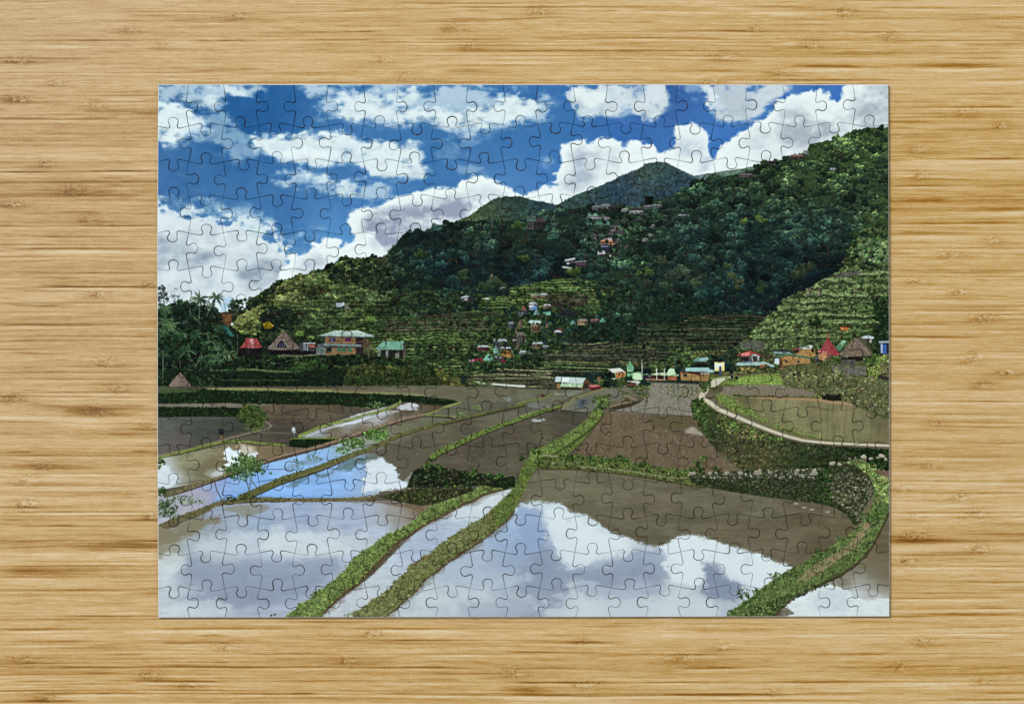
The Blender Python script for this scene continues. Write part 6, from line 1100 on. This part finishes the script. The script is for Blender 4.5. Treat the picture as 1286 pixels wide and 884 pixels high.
def link(name, verts, faces, mats, parent=None, midx=None, smooth_=False):
    me = bpy.data.meshes.new(name)
    me.from_pydata(verts, [], faces)
    for m in mats: me.materials.append(m)
    if midx is not None: me.polygons.foreach_set('material_index', np.asarray(midx, dtype=np.int32))
    if smooth_: me.polygons.foreach_set('use_smooth', np.ones(len(me.polygons), dtype=bool))
    me.update()
    o = bpy.data.objects.new(name, me); COL.objects.link(o)
    if parent: o.parent = parent
    return o

# ---------------------------------------------------------------- materials
def print_material(img):
    m = bpy.data.materials.new('printed_card'); m.use_nodes = True
    nt = m.node_tree; N = nt.nodes; Lk = nt.links; b = N['Principled BSDF']
    uv = N.new('ShaderNodeUVMap'); uv.uv_map = 'print'
    t = N.new('ShaderNodeTexImage'); t.image = img; t.interpolation = 'Linear'; t.extension = 'EXTEND'
    Lk.new(uv.outputs[0], t.inputs[0])
    hs = N.new('ShaderNodeHueSaturation'); hs.inputs['Saturation'].default_value = PRINT_SAT; hs.inputs['Value'].default_value = PRINT_VAL
    Lk.new(t.outputs[0], hs.inputs['Color']); Lk.new(hs.outputs[0], b.inputs['Base Color'])
    b.inputs['Roughness'].default_value = 0.42; b.inputs['Specular IOR Level'].default_value = 0.05
    # faint linen tooth of the coated paper
    tc = N.new('ShaderNodeTexCoord'); nz = N.new('ShaderNodeTexNoise'); nz.inputs['Scale'].default_value = 1400; nz.inputs['Detail'].default_value = 2
    bp = N.new('ShaderNodeBump'); bp.inputs['Strength'].default_value = 0.06; bp.inputs['Distance'].default_value = 0.0002
    Lk.new(tc.outputs['Object'], nz.inputs['Vector']); Lk.new(nz.outputs[0], bp.inputs['Height']); Lk.new(bp.outputs[0], b.inputs['Normal'])
    return m
def card_material(name, col, rough_=0.8):
    m = bpy.data.materials.new(name); m.use_nodes = True
    nt = m.node_tree; N = nt.nodes; Lk = nt.links; b = N['Principled BSDF']
    tc = N.new('ShaderNodeTexCoord'); nz = N.new('ShaderNodeTexNoise'); nz.inputs['Scale'].default_value = 900; nz.inputs['Detail'].default_value = 4
    r = N.new('ShaderNodeValToRGB'); c = np.array(col)
    r.color_ramp.elements[0].color = (*(c*0.8), 1); r.color_ramp.elements[1].color = (*np.clip(c*1.15, 0, 1), 1)
    r.color_ramp.elements[0].position = 0.3; r.color_ramp.elements[1].position = 0.7
    Lk.new(tc.outputs['Object'], nz.inputs['Vector']); Lk.new(nz.outputs[0], r.inputs[0]); Lk.new(r.outputs[0], b.inputs['Base Color'])
    b.inputs['Roughness'].default_value = rough_; b.inputs['Specular IOR Level'].default_value = 0.1
    return m

def bamboo_material():
    m = bpy.data.materials.new('bamboo'); m.use_nodes = True
    nt = m.node_tree; N = nt.nodes; Lk = nt.links; b = N['Principled BSDF']
    def math_(op, a, b_=None, c=None, clamp=False):
        n = N.new('ShaderNodeMath'); n.operation = op; n.use_clamp = clamp
        for i, v in enumerate((a, b_, c)):
            if v is None: continue
            if isinstance(v, (int, float)): n.inputs[i].default_value = v
            else: Lk.new(v, n.inputs[i])
        return n.outputs[0]
    def attr(nm):
        a = N.new('ShaderNodeAttribute'); a.attribute_name = nm; return a.outputs['Fac']
    tc = N.new('ShaderNodeTexCoord'); sp = N.new('ShaderNodeSeparateXYZ'); Lk.new(tc.outputs['Object'], sp.inputs[0])
    mm = lambda s: math_('MULTIPLY', s, 1000.0)
    X, Y = mm(sp.outputs[0]), mm(sp.outputs[1])           # millimetres
    tone, knot, warm = attr('tone'), attr('knot'), attr('warm')
    def noise(sx, sy, det=3, rough_=0.55, off=0.0, yin=None, dist=0.0):
        cb = N.new('ShaderNodeCombineXYZ')
        Lk.new(math_('MULTIPLY', X, sx), cb.inputs[0]); Lk.new(math_('MULTIPLY', yin or Y, sy), cb.inputs[1]); cb.inputs[2].default_value = off
        n = N.new('ShaderNodeTexNoise'); n.inputs['Scale'].default_value = 1.0; n.inputs['Detail'].default_value = det; n.inputs['Roughness'].default_value = rough_; n.inputs['Distortion'].default_value = dist
        Lk.new(cb.outputs[0], n.inputs['Vector']); return n.outputs['Fac']
    # the grain wanders slowly, and swirls inside a bamboo node
    wob = math_('MULTIPLY', math_('SUBTRACT', noise(0.012, 0.06, 2, 0.5, 3.1), 0.5), 5.0)
    swl = math_('MULTIPLY', math_('MULTIPLY', math_('SUBTRACT', noise(0.28, 0.22, 3, 0.6, 7.7), 0.5), 9.0), knot)
    Yw = math_('ADD', math_('ADD', Y, wob), swl)
    g1 = noise(0.014, 0.6, 4, 0.62, 0.0, Yw)      # broad strips
    g2 = noise(0.06, 2.6, 4, 0.65, 5.0, Yw)       # fibres
    g3 = noise(0.16, 4.2, 3, 0.7, 9.0, Yw)         # fine fibres
    g4 = noise(0.7, 2.4, 3, 0.75, 11.0, Yw)          # pores
    kn = noise(0.42, 0.85, 4, 0.7, 21.0, None, 1.6)
    s = math_('MULTIPLY_ADD', math_('SUBTRACT', g1, 0.5), 0.60, 0.60)
    s = math_('MULTIPLY_ADD', math_('SUBTRACT', g2, 0.5), 0.75, s)
    s = math_('MULTIPLY_ADD', math_('SUBTRACT', g3, 0.5), 0.62, s)
    s = math_('MULTIPLY_ADD', math_('SUBTRACT', g4, 0.5), 0.42, s)
    s = math_('ADD', s, tone)
    s = math_('MULTIPLY_ADD', math_('MULTIPLY', math_('SUBTRACT', kn, 0.52), knot), 2.6, s)
    # thin dark splits where the fibre noise peaks
    split = math_('MULTIPLY', math_('GREATER_THAN', noise(0.02, 1.9, 2, 0.5, 33.0, Yw), 0.655), math_('MULTIPLY', noise(0.06, 4.0, 2, 0.5, 40.0, Yw), 0.30))
    s = math_('SUBTRACT', s, split)
    r = N.new('ShaderNodeValToRGB'); cr = r.color_ramp; cr.interpolation = 'LINEAR'
    def lin(c): 
        c = np.array(c)/255.0; return tuple(np.where(c <= 0.04045, c/12.92, ((c+0.055)/1.055)**2.4)*0.84)+(1,)
    stops = [(0.0, (112,76,36)), (0.22, (156,116,66)), (0.42, (184,150,102)), (0.58, (202,172,124)), (0.74, (214,188,146)), (1.0, (232,216,184))]
    cr.elements[0].position = 0; cr.elements[0].color = lin(stops[0][1]); cr.elements[1].position = 1; cr.elements[1].color = lin(stops[-1][1])
    for p, c in stops[1:-1]:
        e = cr.elements.new(p); e.color = lin(c)
    s = math_('MULTIPLY_ADD', s, 1.24, -0.125)
    Lk.new(s, r.inputs[0])
    hs = N.new('ShaderNodeHueSaturation'); Lk.new(r.outputs[0], hs.inputs['Color'])
    Lk.new(math_('MULTIPLY_ADD', warm, 0.45, 0.99), hs.inputs['Saturation']); hs.inputs['Value'].default_value = WOOD_VAL
    Lk.new(hs.outputs[0], b.inputs['Base Color'])
    b.inputs['Roughness'].default_value = 0.5; b.inputs['Specular IOR Level'].default_value = 0.25
    h = math_('ADD', math_('MULTIPLY', g2, 0.4), math_('ADD', math_('MULTIPLY', g3, 0.3), math_('MULTIPLY', math_('MULTIPLY', kn, knot), 2.2)))
    bp = N.new('ShaderNodeBump'); bp.inputs['Strength'].default_value = 0.55; bp.inputs['Distance'].default_value = 0.0004
    Lk.new(h, bp.inputs['Height']); Lk.new(bp.outputs[0], b.inputs['Normal'])
    return m

# ---------------------------------------------------------------- bamboo tabletop
KNOTS = [(296,20),(160,37),(207,57),(480,75),(510,95),(590,57),(570,35),(20,75),(70,103),(676,12),(1062,15),(950,35),(1115,45),(1018,56),(912,72),(982,90),(892,102),
 (55,205),(92,238),(120,133),(110,275),(188,357),(122,370),(15,257),(20,125),(133,455),(147,486),(122,518),(190,535),(15,500),(55,585),(33,603),(30,632),(188,648),(28,828),(60,878),(185,848),
 (1215,140),(1258,158),(1152,188),(1155,220),(1248,302),(1195,320),(1155,353),(1205,367),(1236,400),(1220,450),(1265,467),(1232,483),(1181,532),(1167,585),(1133,612),(1205,625),(1228,645),
 (1150,650),(1148,673),(1230,690),(1140,705),(1158,805),(1130,838),(1235,855),(283,813),(465,795),(435,830),(237,860),(733,805),(860,827),(733,860),(645,845),(970,870),(905,812)]
LINES = [  # y, x0, x1, strength, half width
 (9,560,1286,.35,1.2),(22,1080,1286,.3,1),(25,0,480,.28,.8),(50,0,1286,.42,.9),(48,640,900,.4,1),(65,420,760,.3,1.6),(75,0,50,.5,5),(82,990,1286,.5,2.6),(82,640,760,.25,1),(90,0,260,.3,1),(99.5,900,1286,.5,1.2),(104,250,1120,.35,1),
 (117,1118,1286,.4,1),(119,0,198,.3,1),(124,0,60,.5,5),(134,1118,1286,.35,1),(147,1118,1286,.4,1),(149,0,198,.3,1),(167,50,198,.45,1),(199,1118,1286,.45,2),(214,1118,1286,.4,1),(215,0,198,.6,1.1),(233,1118,1286,.5,1),(246,0,198,.3,1.2),
 (244,1118,1286,.3,1),(263,1118,1286,.5,3),(284,0,198,.55,1),(281,1118,1286,.5,1),(298,0,198,.4,1),(293,1118,1286,.35,2.5),(313,0,198,.5,1.2),(313,1118,1286,.4,1),(343,0,198,.3,1.4),(343,1118,1286,.5,.9),(361,40,198,.65,1),(376,1118,1286,.3,1),
 (390,1118,1286,.5,1),(393,0,198,.3,1),(408,0,198,.45,1.6),(408,1118,1286,.35,1),(423,0,198,.4,1),(423,1118,1286,.35,1.6),(457,1118,1286,.3,1),(475,1118,1286,.35,2),(493,0,198,.4,1),(504,1118,1286,.45,.9),(516,80,198,.3,6),(530,1118,1286,.3,1),
 (520,1118,1286,.3,1),(545,0,198,.35,3),(556,1118,1286,.55,.9),(572,0,198,.4,.9),(573,1118,1286,.3,1),(585,0,198,.2,4),(603,1118,1286,.35,1),(618,1118,1286,.4,1),(632,0,198,.18,5),(643,1118,1286,.4,1.2),(642,0,198,.5,1.2),(650,0,198,.22,8),(660,0,198,.4,1),
 (684,0,198,.38,7),(679,1118,1286,.5,3.5),(696,1118,1286,.45,1.2),(705,0,198,.3,1),(716,0,198,.38,7),(711,1118,1286,.35,1),(724,0,198,.4,1),(731,1118,1286,.4,1),(741,0,198,.45,1.2),(751,1118,1286,.4,1),(764,1118,1286,.55,1),(774,0,198,.35,1),
 (790,0,700,.45,1.5),(806,0,200,.3,1.5),(806,640,760,.6,1.6),(807,200,640,.22,4),(819,640,760,.45,1.2),(821,360,1286,.3,1),(839,0,1286,.42,.9),(838,80,560,.4,.9),(845,0,200,.2,3),(856,0,1286,.28,1.2),(857,180,280,.4,1.2),(871,0,1286,.3,1.6),(872,640,1000,.45,2),
 (878,30,70,.6,5),(866,640,680,.5,6),(500,0,30,.4,5),(486,125,165,.45,5),(518,100,140,.4,6),(880,900,1286,.4,1.4),(772,1118,1286,.25,2),(700,1118,1286,.2,6),(620,0,198,.15,4)]
def bamboo_table():
    def axis(lo, hi, step, out):
        a = np.arange(lo, hi+step, step)
        ext = np.cumsum(np.linspace(step*2, out, 30))
        return np.concatenate([(lo-ext)[::-1], a, hi+ext])
    xs = axis(-40, 1326, 4.0, 90.0); ys = axis(-30, 914, 1.0, 90.0)
    GX, GY = np.meshgrid(xs, ys)
    R = np.random.RandomState(11)
    tone = np.zeros_like(GX); knot = np.zeros_like(GX)
    wob = 1.6*np.sin(GX/170+GY/90)+0.4*np.sin(GX/61+GY/33+1.3)
    for y0, x0, x1, s, w in LINES:
        win = 1/(1+np.exp(-(GX-x0)/9))*1/(1+np.exp((GX-x1)/9))
        flick = 0.62+0.38*np.sin(GX/(24+R.rand()*30)+R.rand()*6)
        tone -= s*0.85*np.exp(-((GY-y0-wob*0.5)/(w*0.95))**2)*win*flick
        tone += s*0.42*np.exp(-((GY-y0-wob*0.5-w*2.0-0.5)/(w*0.9+0.3))**2)*win*flick
    for i in range(1300):                     # short dashes, dark and pale
        y0 = R.uniform(-100, 1000); x0 = R.uniform(-100, 1400); L = R.uniform(8, 60); s = R.uniform(.06, .24)*(1 if i % 4 else -.8); w = R.uniform(.7, 1.3)
        tone -= s*np.exp(-((GY-y0-wob*.5)/w)**2)*np.exp(-((GX-x0)/L)**4)
    for i in range(170):                      # long crisp splits with a pale lip
        y0 = R.uniform(-60, 950); x0 = R.uniform(-100, 1400); L = R.uniform(120, 520); s = R.uniform(.12, .34)
        e = np.exp(-((GX-x0)/L)**4)*(0.7+0.3*np.sin(GX/37+i)); yw = GY-y0-wob*R.uniform(.3, 1)
        tone += s*e*(0.45*np.exp(-((yw-2.0)/1.1)**2)-np.exp(-(yw/0.75)**2))
    for i in range(300):                      # further fibres, also past the picture
        y0 = R.uniform(-600, 1500); x0 = R.uniform(-900, 1900); L = R.uniform(60, 420); s = R.uniform(-.16, .22); w = R.uniform(.8, 3.0)
        tone -= s*np.exp(-((GY-y0-wob)/w)**2)*np.exp(-((GX-x0)/L)**4)
    for i in range(46):                       # whole strips slightly darker or lighter
        y0 = -300+i*33+R.uniform(-6, 6); s = R.uniform(-.085, .085)
        tone += s*(1/(1+np.exp(-(GY-y0)/1.0))-1/(1+np.exp(-(GY-y0-R.uniform(14, 34))/1.0)))
    ks = list(KNOTS)
    for i in range(90):
        kx, ky = R.uniform(-700, 2000), R.uniform(-500, 1400)
        if not (-30 < kx < 1316 and -30 < ky < 914): ks.append((kx, ky))
    for kx, ky in ks:
        wx_, wy_ = R.uniform(11, 19), R.uniform(4.6, 7.5)
        g = np.exp(-((GX-kx)/wx_)**2-((GY-ky)/wy_)**2)
        knot = np.maximum(knot, g*R.uniform(.6, 1.0))
        tone += -0.10*g + 0.16*np.exp(-((GX-kx-wx_*0.3)/(wx_*0.45))**2-((GY-ky-1)/(wy_*0.6))**2)
        tone -= 0.14*np.exp(-((GX-kx)/(wx_*3.0))**2-((GY-ky-wy_*0.7)/2.0)**2)
    left = 1/(1+np.exp((GX-250)/120))*1/(1+np.exp((GY-420)/120))
    warm = 0.30-0.40*left+0.12*np.sin(GY/120)*0.5
    warm += 0.10/(1+np.exp(-(GX-900)/150))
    tone -= 0.07*left; tone += 0.04/(1+np.exp(-(GX-900)/150))
    n, m = GX.shape
    V = np.stack([WX(GX), WY(GY), np.zeros_like(GX)], -1).reshape(-1, 3)
    idx = np.arange(n*m).reshape(n, m)
    F = np.stack([idx[1:, :-1], idx[1:, 1:], idx[:-1, 1:], idx[:-1, :-1]], -1).reshape(-1, 4)
    me = bpy.data.meshes.new('tabletop')
    me.vertices.add(len(V)); me.vertices.foreach_set('co', V.astype(np.float32).ravel())
    me.loops.add(F.size); me.loops.foreach_set('vertex_index', F.astype(np.int32).ravel())
    me.polygons.add(len(F)); me.polygons.foreach_set('loop_start', np.arange(0, F.size, 4, dtype=np.int32)); me.polygons.foreach_set('loop_total', np.full(len(F), 4, dtype=np.int32))
    me.update(calc_edges=True)
    for nm, a in (('tone', tone), ('knot', knot), ('warm', warm)):
        at = me.attributes.new(nm, 'FLOAT', 'POINT'); at.data.foreach_set('value', a.astype(np.float32).ravel())
    me.materials.append(bamboo_material())
    o = bpy.data.objects.new('tabletop', me); COL.objects.link(o); o['kind'] = 'structure'
    return o

# ---------------------------------------------------------------- jigsaw
NC, NR = 21, 15
def edge_x(v, side):
    t = (v-106.4)/668.5
    return (198.6+0.4*t-5.6*t*(1-t)) if side == 0 else (1115.7+1.4*t+2.4*t*(1-t))
def edge_y(u, side):
    t = (u-198.0)/918.5
    return (106.3+0.2*t) if side == 0 else (775.3-1.4*t)
RJ = np.random.RandomState(21)
NODE = {}
for j in range(NR+1):
    for i in range(NC+1):
        tv = 0 if j == 0 else (1 if j == NR else (158.8+44.65*(j-1)-106.4)/668.5)
        x = 236.8+43.9*(i-1)+tv*(1.7+0.14*(i-1)); tu = (x-198)/918.5
        y = 158.8+44.65*(j-1)-2.6*tu
        if 0 < i < NC and 0 < j < NR: x += RJ.randn()*0.35; y += RJ.randn()*0.35
        if j == 0: y = edge_y(x, 0)
        if j == NR: y = edge_y(x, 1)
        if i == 0: x = edge_x(y, 0)
        if i == NC: x = edge_x(y, 1)
        if i in (0, NC) and j == 0: y = edge_y(x, 0)
        if i in (0, NC) and j == NR: y = edge_y(x, 1)
        NODE[i, j] = np.array([x, y])
def spline(P, n):
    P = np.asarray(P, float); out = []
    for i in range(len(P)-1):
        a, b, c, d = P[max(i-1, 0)], P[i], P[i+1], P[min(i+2, len(P)-1)]
        for k in range(n):
            t = k/n; out.append(0.5*((2*b)+(-a+c)*t+(2*a-5*b+4*c-d)*t*t+(-a+3*b-3*c+d)*t**3))
    out.append(P[-1]); return np.array(out)
def knob_curve(A, B, sgn):
    """cut from node A to node B with the knob on the side sgn of the left normal"""
    D = B-A; L = np.hypot(*D); T = D/L; Nn = np.array([-T[1], T[0]])*sgn
    k = 0.97+0.06*RJ.rand(); c = L/2+RJ.randn()*1.1
    if L > 50: c = L/2+2
    if L < 40: c = L/2+0.5
    sh = 0.93+0.14*RJ.rand(); sk = RJ.randn()*0.45
    prof = [(0, 0), ((c-8.6)*0.5, -1.35), (c-9.2, -2.5), (c-6.6, -2.75), (c-5.0, -1.4), (c-4.7, 0.9), (c-5.9, 4.0), (c-6.2, 7.3), (c-4.1, 10.3), (c-0.2, 11.5)]
    prof += [(2*c-p[0], p[1]) for p in prof[-2:0:-1]]
    prof[-1] = ((c+8.6+L)*0.5, -1.35)
    prof = [(c+(p[0]-c)*k+(sk if p[1] > 2 else 0) if p[1] > -2.8 and abs(p[0]-c) < 10 else p[0], p[1]*sh) for p in prof]+[(L, 0)]
    Q = spline(prof, 4)
    return A+Q[:, :1]*T+Q[:, 1:]*Nn
HDIR = {1:1, 2:-1, 3:1, 4:-1, 5:1, 6:1, 7:-1, 8:1, 9:-1, 10:-1, 11:1, 12:-1, 13:1, 14:-1}     # knob of the first column: up = 1
HEX = {(4,7):1, (4,15):1, (5,4):1, (10,4):-1, (11,19):1, (12,9):1}
HE, VE = {}, {}
for j in range(1, NR):
    for i in range(NC):
        s = HDIR[j]*(1 if i % 2 == 0 else -1); s = HEX.get((j, i+1), s)
        HE[i, j] = knob_curve(NODE[i, j], NODE[i+1, j], -s)     # y grows downwards
for i in range(1, NC):
    for j in range(NR):
        s = (1 if j % 2 == 0 else -1)*(1 if i % 2 == 1 else -1)      # 1 = to the right
        VE[i, j] = knob_curve(NODE[i, j], NODE[i, j+1], -s)
def seg(A, B, n=6): return np.array([A+(B-A)*t for t in np.linspace(0, 1, n)])
def edgeseg(i, j, d):
    if d == 'h':
        if j in (0, NR):
            P = seg(NODE[i, j], NODE[i+1, j]); P[:, 1] = [edge_y(x, 0 if j == 0 else 1) for x in P[:, 0]]; return P, True
        return HE[i, j], False
    if i in (0, NC):
        P = seg(NODE[i, j], NODE[i, j+1]); P[:, 0] = [edge_x(y, 0 if i == 0 else 1) for y in P[:, 1]]; return P, True
    return VE[i, j], False
EW = {}
def edge_weight(key, n):
    '''how far the die has opened each stretch of a cut: almost shut at the crossings, open round the knobs'''
    if key not in EW:
        s = np.linspace(0, 1, n); k = RJ.uniform(0.75, 1.15); lop = RJ.uniform(-.2, .2)
        EW[key] = np.clip((0.5+0.5*np.clip(np.minimum(s, 1-s)/0.16, 0, 1)**1.3)*k*(1+lop*np.cos(6.283*s))*(0.86+0.28*np.sin(9*s+RJ.rand()*6)), 0.2, 1.4)
    return EW[key]
def outline(i, j):
    parts = []; wts = []
    for (P, b), rev, key in ((edgeseg(i, j, 'h'), 0, ('h', i, j)), (edgeseg(i+1, j, 'v'), 0, ('v', i+1, j)), (edgeseg(i, j+1, 'h'), 1, ('h', i, j+1)), (edgeseg(i, j, 'v'), 1, ('v', i, j))):
        w = edge_weight(key, len(P)-1); w = w[::-1] if rev else w; wts.append(w)
        P = P[::-1] if rev else P
        parts.append((P[:-1], np.full(len(P)-1, b)))
    return np.vstack([p for p, _ in parts]), np.concatenate([b for _, b in parts]), np.concatenate(wts)
def inset(P, B, d_in, d_out, Wt=None):
    """move every point inwards: d_in along the cuts, d_out along the outer edge"""
    e = np.roll(P, -1, 0)-P; e /= np.maximum(np.hypot(e[:, 0], e[:, 1]), 1e-9)[:, None]
    n1 = np.stack([-e[:, 1], e[:, 0]], 1)               # inward for this turning sense
    d1 = np.where(B, d_out, d_in*(1 if Wt is None else Wt)); n0 = np.roll(n1, 1, 0); d0 = np.roll(d1, 1)
    out = np.empty_like(P)
    for k in range(len(P)):
        M = np.array([n0[k], n1[k]]); det = np.linalg.det(M)
        if abs(det) > 0.25: out[k] = P[k]+np.linalg.solve(M, [d0[k], d1[k]])
        else:
            v = n0[k]+n1[k]; v /= max(np.hypot(*v), 1e-6); out[k] = P[k]+v*(d0[k]+d1[k])/2/max(0.5, float(v@n1[k]))
    return out
TH = 0.0019                          # thickness of the card
def piece_mesh(i, j, zo):
    P, B, Wt = outline(i, j)
    if np.sum(P[:, 0]*np.roll(P[:, 1], -1)-np.roll(P[:, 0], -1)*P[:, 1]) < 0: P = P[::-1]; B = np.roll(B[::-1], -1); Wt = np.roll(Wt[::-1], -1)
    rings = [(inset(P, B, GAP, 0.0, Wt), 0.0), (inset(P, B, GAP, 0.0, Wt), TH-0.00030), (inset(P, B, GAP+0.06, 0.22, Wt), TH-0.00016), (inset(P, B, GAP+0.50, 0.62, Wt), TH)]
    n = len(P); V = []; UVp = []
    for Q, z in rings:
        for p in Q: V.append((WX(p[0]), WY(p[1]), z+(zo if z else 0))); UVp.append(p)
    F = []; mi = []
    for r in range(3):
        for k in range(n):
            a, b = r*n+k, r*n+(k+1) % n
            F.append((b, a, a+n, b+n)); mi.append(1 if r == 0 else (2 if B[k] else (0 if r == 2 else 3)))
    F.append(tuple(range(4*n-1, 3*n-1, -1))); mi.append(0)
    return V, F, mi, np.array(UVp), P
def add_uv(me, uvp):
    lay = me.uv_layers.new(name='print')
    li = np.empty(len(me.loops), dtype=np.int32); me.loops.foreach_get('vertex_index', li)
    u = (uvp[li, 0]-PX0)*PS/CW; v = 1-(uvp[li, 1]-PY0)*PS/CH
    lay.data.foreach_set('uv', np.stack([u, v], 1).astype(np.float32).ravel())

def build():
    global IMG
    paint_sky(); paint_hills(); paint_village(); paint_fields(); finish_print()
    A = np.ones((CH, CW, 4), np.float32); A[..., :3] = np.clip(IMG, 0, 1)
    img = bpy.data.images.new('landscape_print', CW, CH, alpha=False)
    img.pixels.foreach_set(A[::-1].ravel()); img.update(); img.pack()
    bamboo_table()
    mats = [print_material(img), card_material('grey_board', (0.035, 0.04, 0.045)), card_material('white_paper_edge', (0.62, 0.64, 0.66)), card_material('cut_card_lip', (0.03, 0.04, 0.05))]
    root = bpy.data.objects.new('jigsaw_puzzle', None); COL.objects.link(root)
    root.location = (WX(657), WY(441), 0.0); root.empty_display_size = 0.05
    root['label'] = 'completed cardboard jigsaw puzzle printed with a rice terrace landscape, lying on the bamboo tabletop'
    root['category'] = 'jigsaw puzzle'
    off = np.array(root.location)
    pcs = []
    for j in range(NR):
        for i in range(NC):
            V, F, mi, uvp, P = piece_mesh(i, j, RJ.rand()*0.00005)
            ar = abs(np.sum(P[:, 0]*np.roll(P[:, 1], -1)-np.roll(P[:, 0], -1)*P[:, 1]))/2
            pcs.append((ar, i, j, V, F, mi, uvp))
    order = sorted(range(len(pcs)), key=lambda k: -pcs[k][0]); big = set(order[:100])
    RV, RF, RM, RU = [], [], [], []
    for k, (ar, i, j, V, F, mi, uvp) in enumerate(pcs):
        V = [(v[0]-off[0], v[1]-off[1], v[2]) for v in V]
        if k in big:
            o = link('puzzle_piece', V, F, mats, root, mi); add_uv(o.data, uvp); o['group'] = 'pieces of the jigsaw puzzle'
        else:
            b0 = len(RV); RV += V; RF += [tuple(a+b0 for a in f) for f in F]; RM += mi; RU.append(uvp)
    o = link('puzzle_pieces', RV, RF, mats, root, RM); add_uv(o.data, np.vstack(RU)); o['kind'] = 'stuff'
    # ---- camera straight above
    cam = bpy.data.cameras.new('camera'); co = bpy.data.objects.new('camera', cam); COL.objects.link(co)
    Hc = 1.30; co.location = (0, 0, Hc); co.rotation_euler = (0, 0, 0)
    cam.sensor_fit = 'HORIZONTAL'; cam.sensor_width = 36; cam.lens = 36*(Hc-TH)/(FW*PXM); cam.clip_start = 0.01; cam.clip_end = 50
    scene.camera = co
    # ---- light: one large soft lamp up and to the left, even ambient
    w = bpy.data.worlds.new('World'); scene.world = w; w.use_nodes = True
    w.node_tree.nodes['Background'].inputs[0].default_value = (0.96, 0.98, 1.0, 1); w.node_tree.nodes['Background'].inputs[1].default_value = AMB
    la = bpy.data.lights.new('softbox', 'AREA'); la.shape = 'SQUARE'; la.size = 2.0; la.energy = KEY; la.color = (1.0, 0.99, 0.975)
    lo = bpy.data.objects.new('softbox', la); COL.objects.link(lo); lo.location = (-4.2, 4.0, 5.2)
    d = Vector((0.05, 0, 0))-Vector(lo.location); lo.rotation_euler = d.to_track_quat('-Z', 'Y').to_euler()
    scene.view_settings.view_transform = 'Standard'; scene.view_settings.look = 'None'; scene.view_settings.exposure = 0; scene.view_settings.gamma = 1
build()
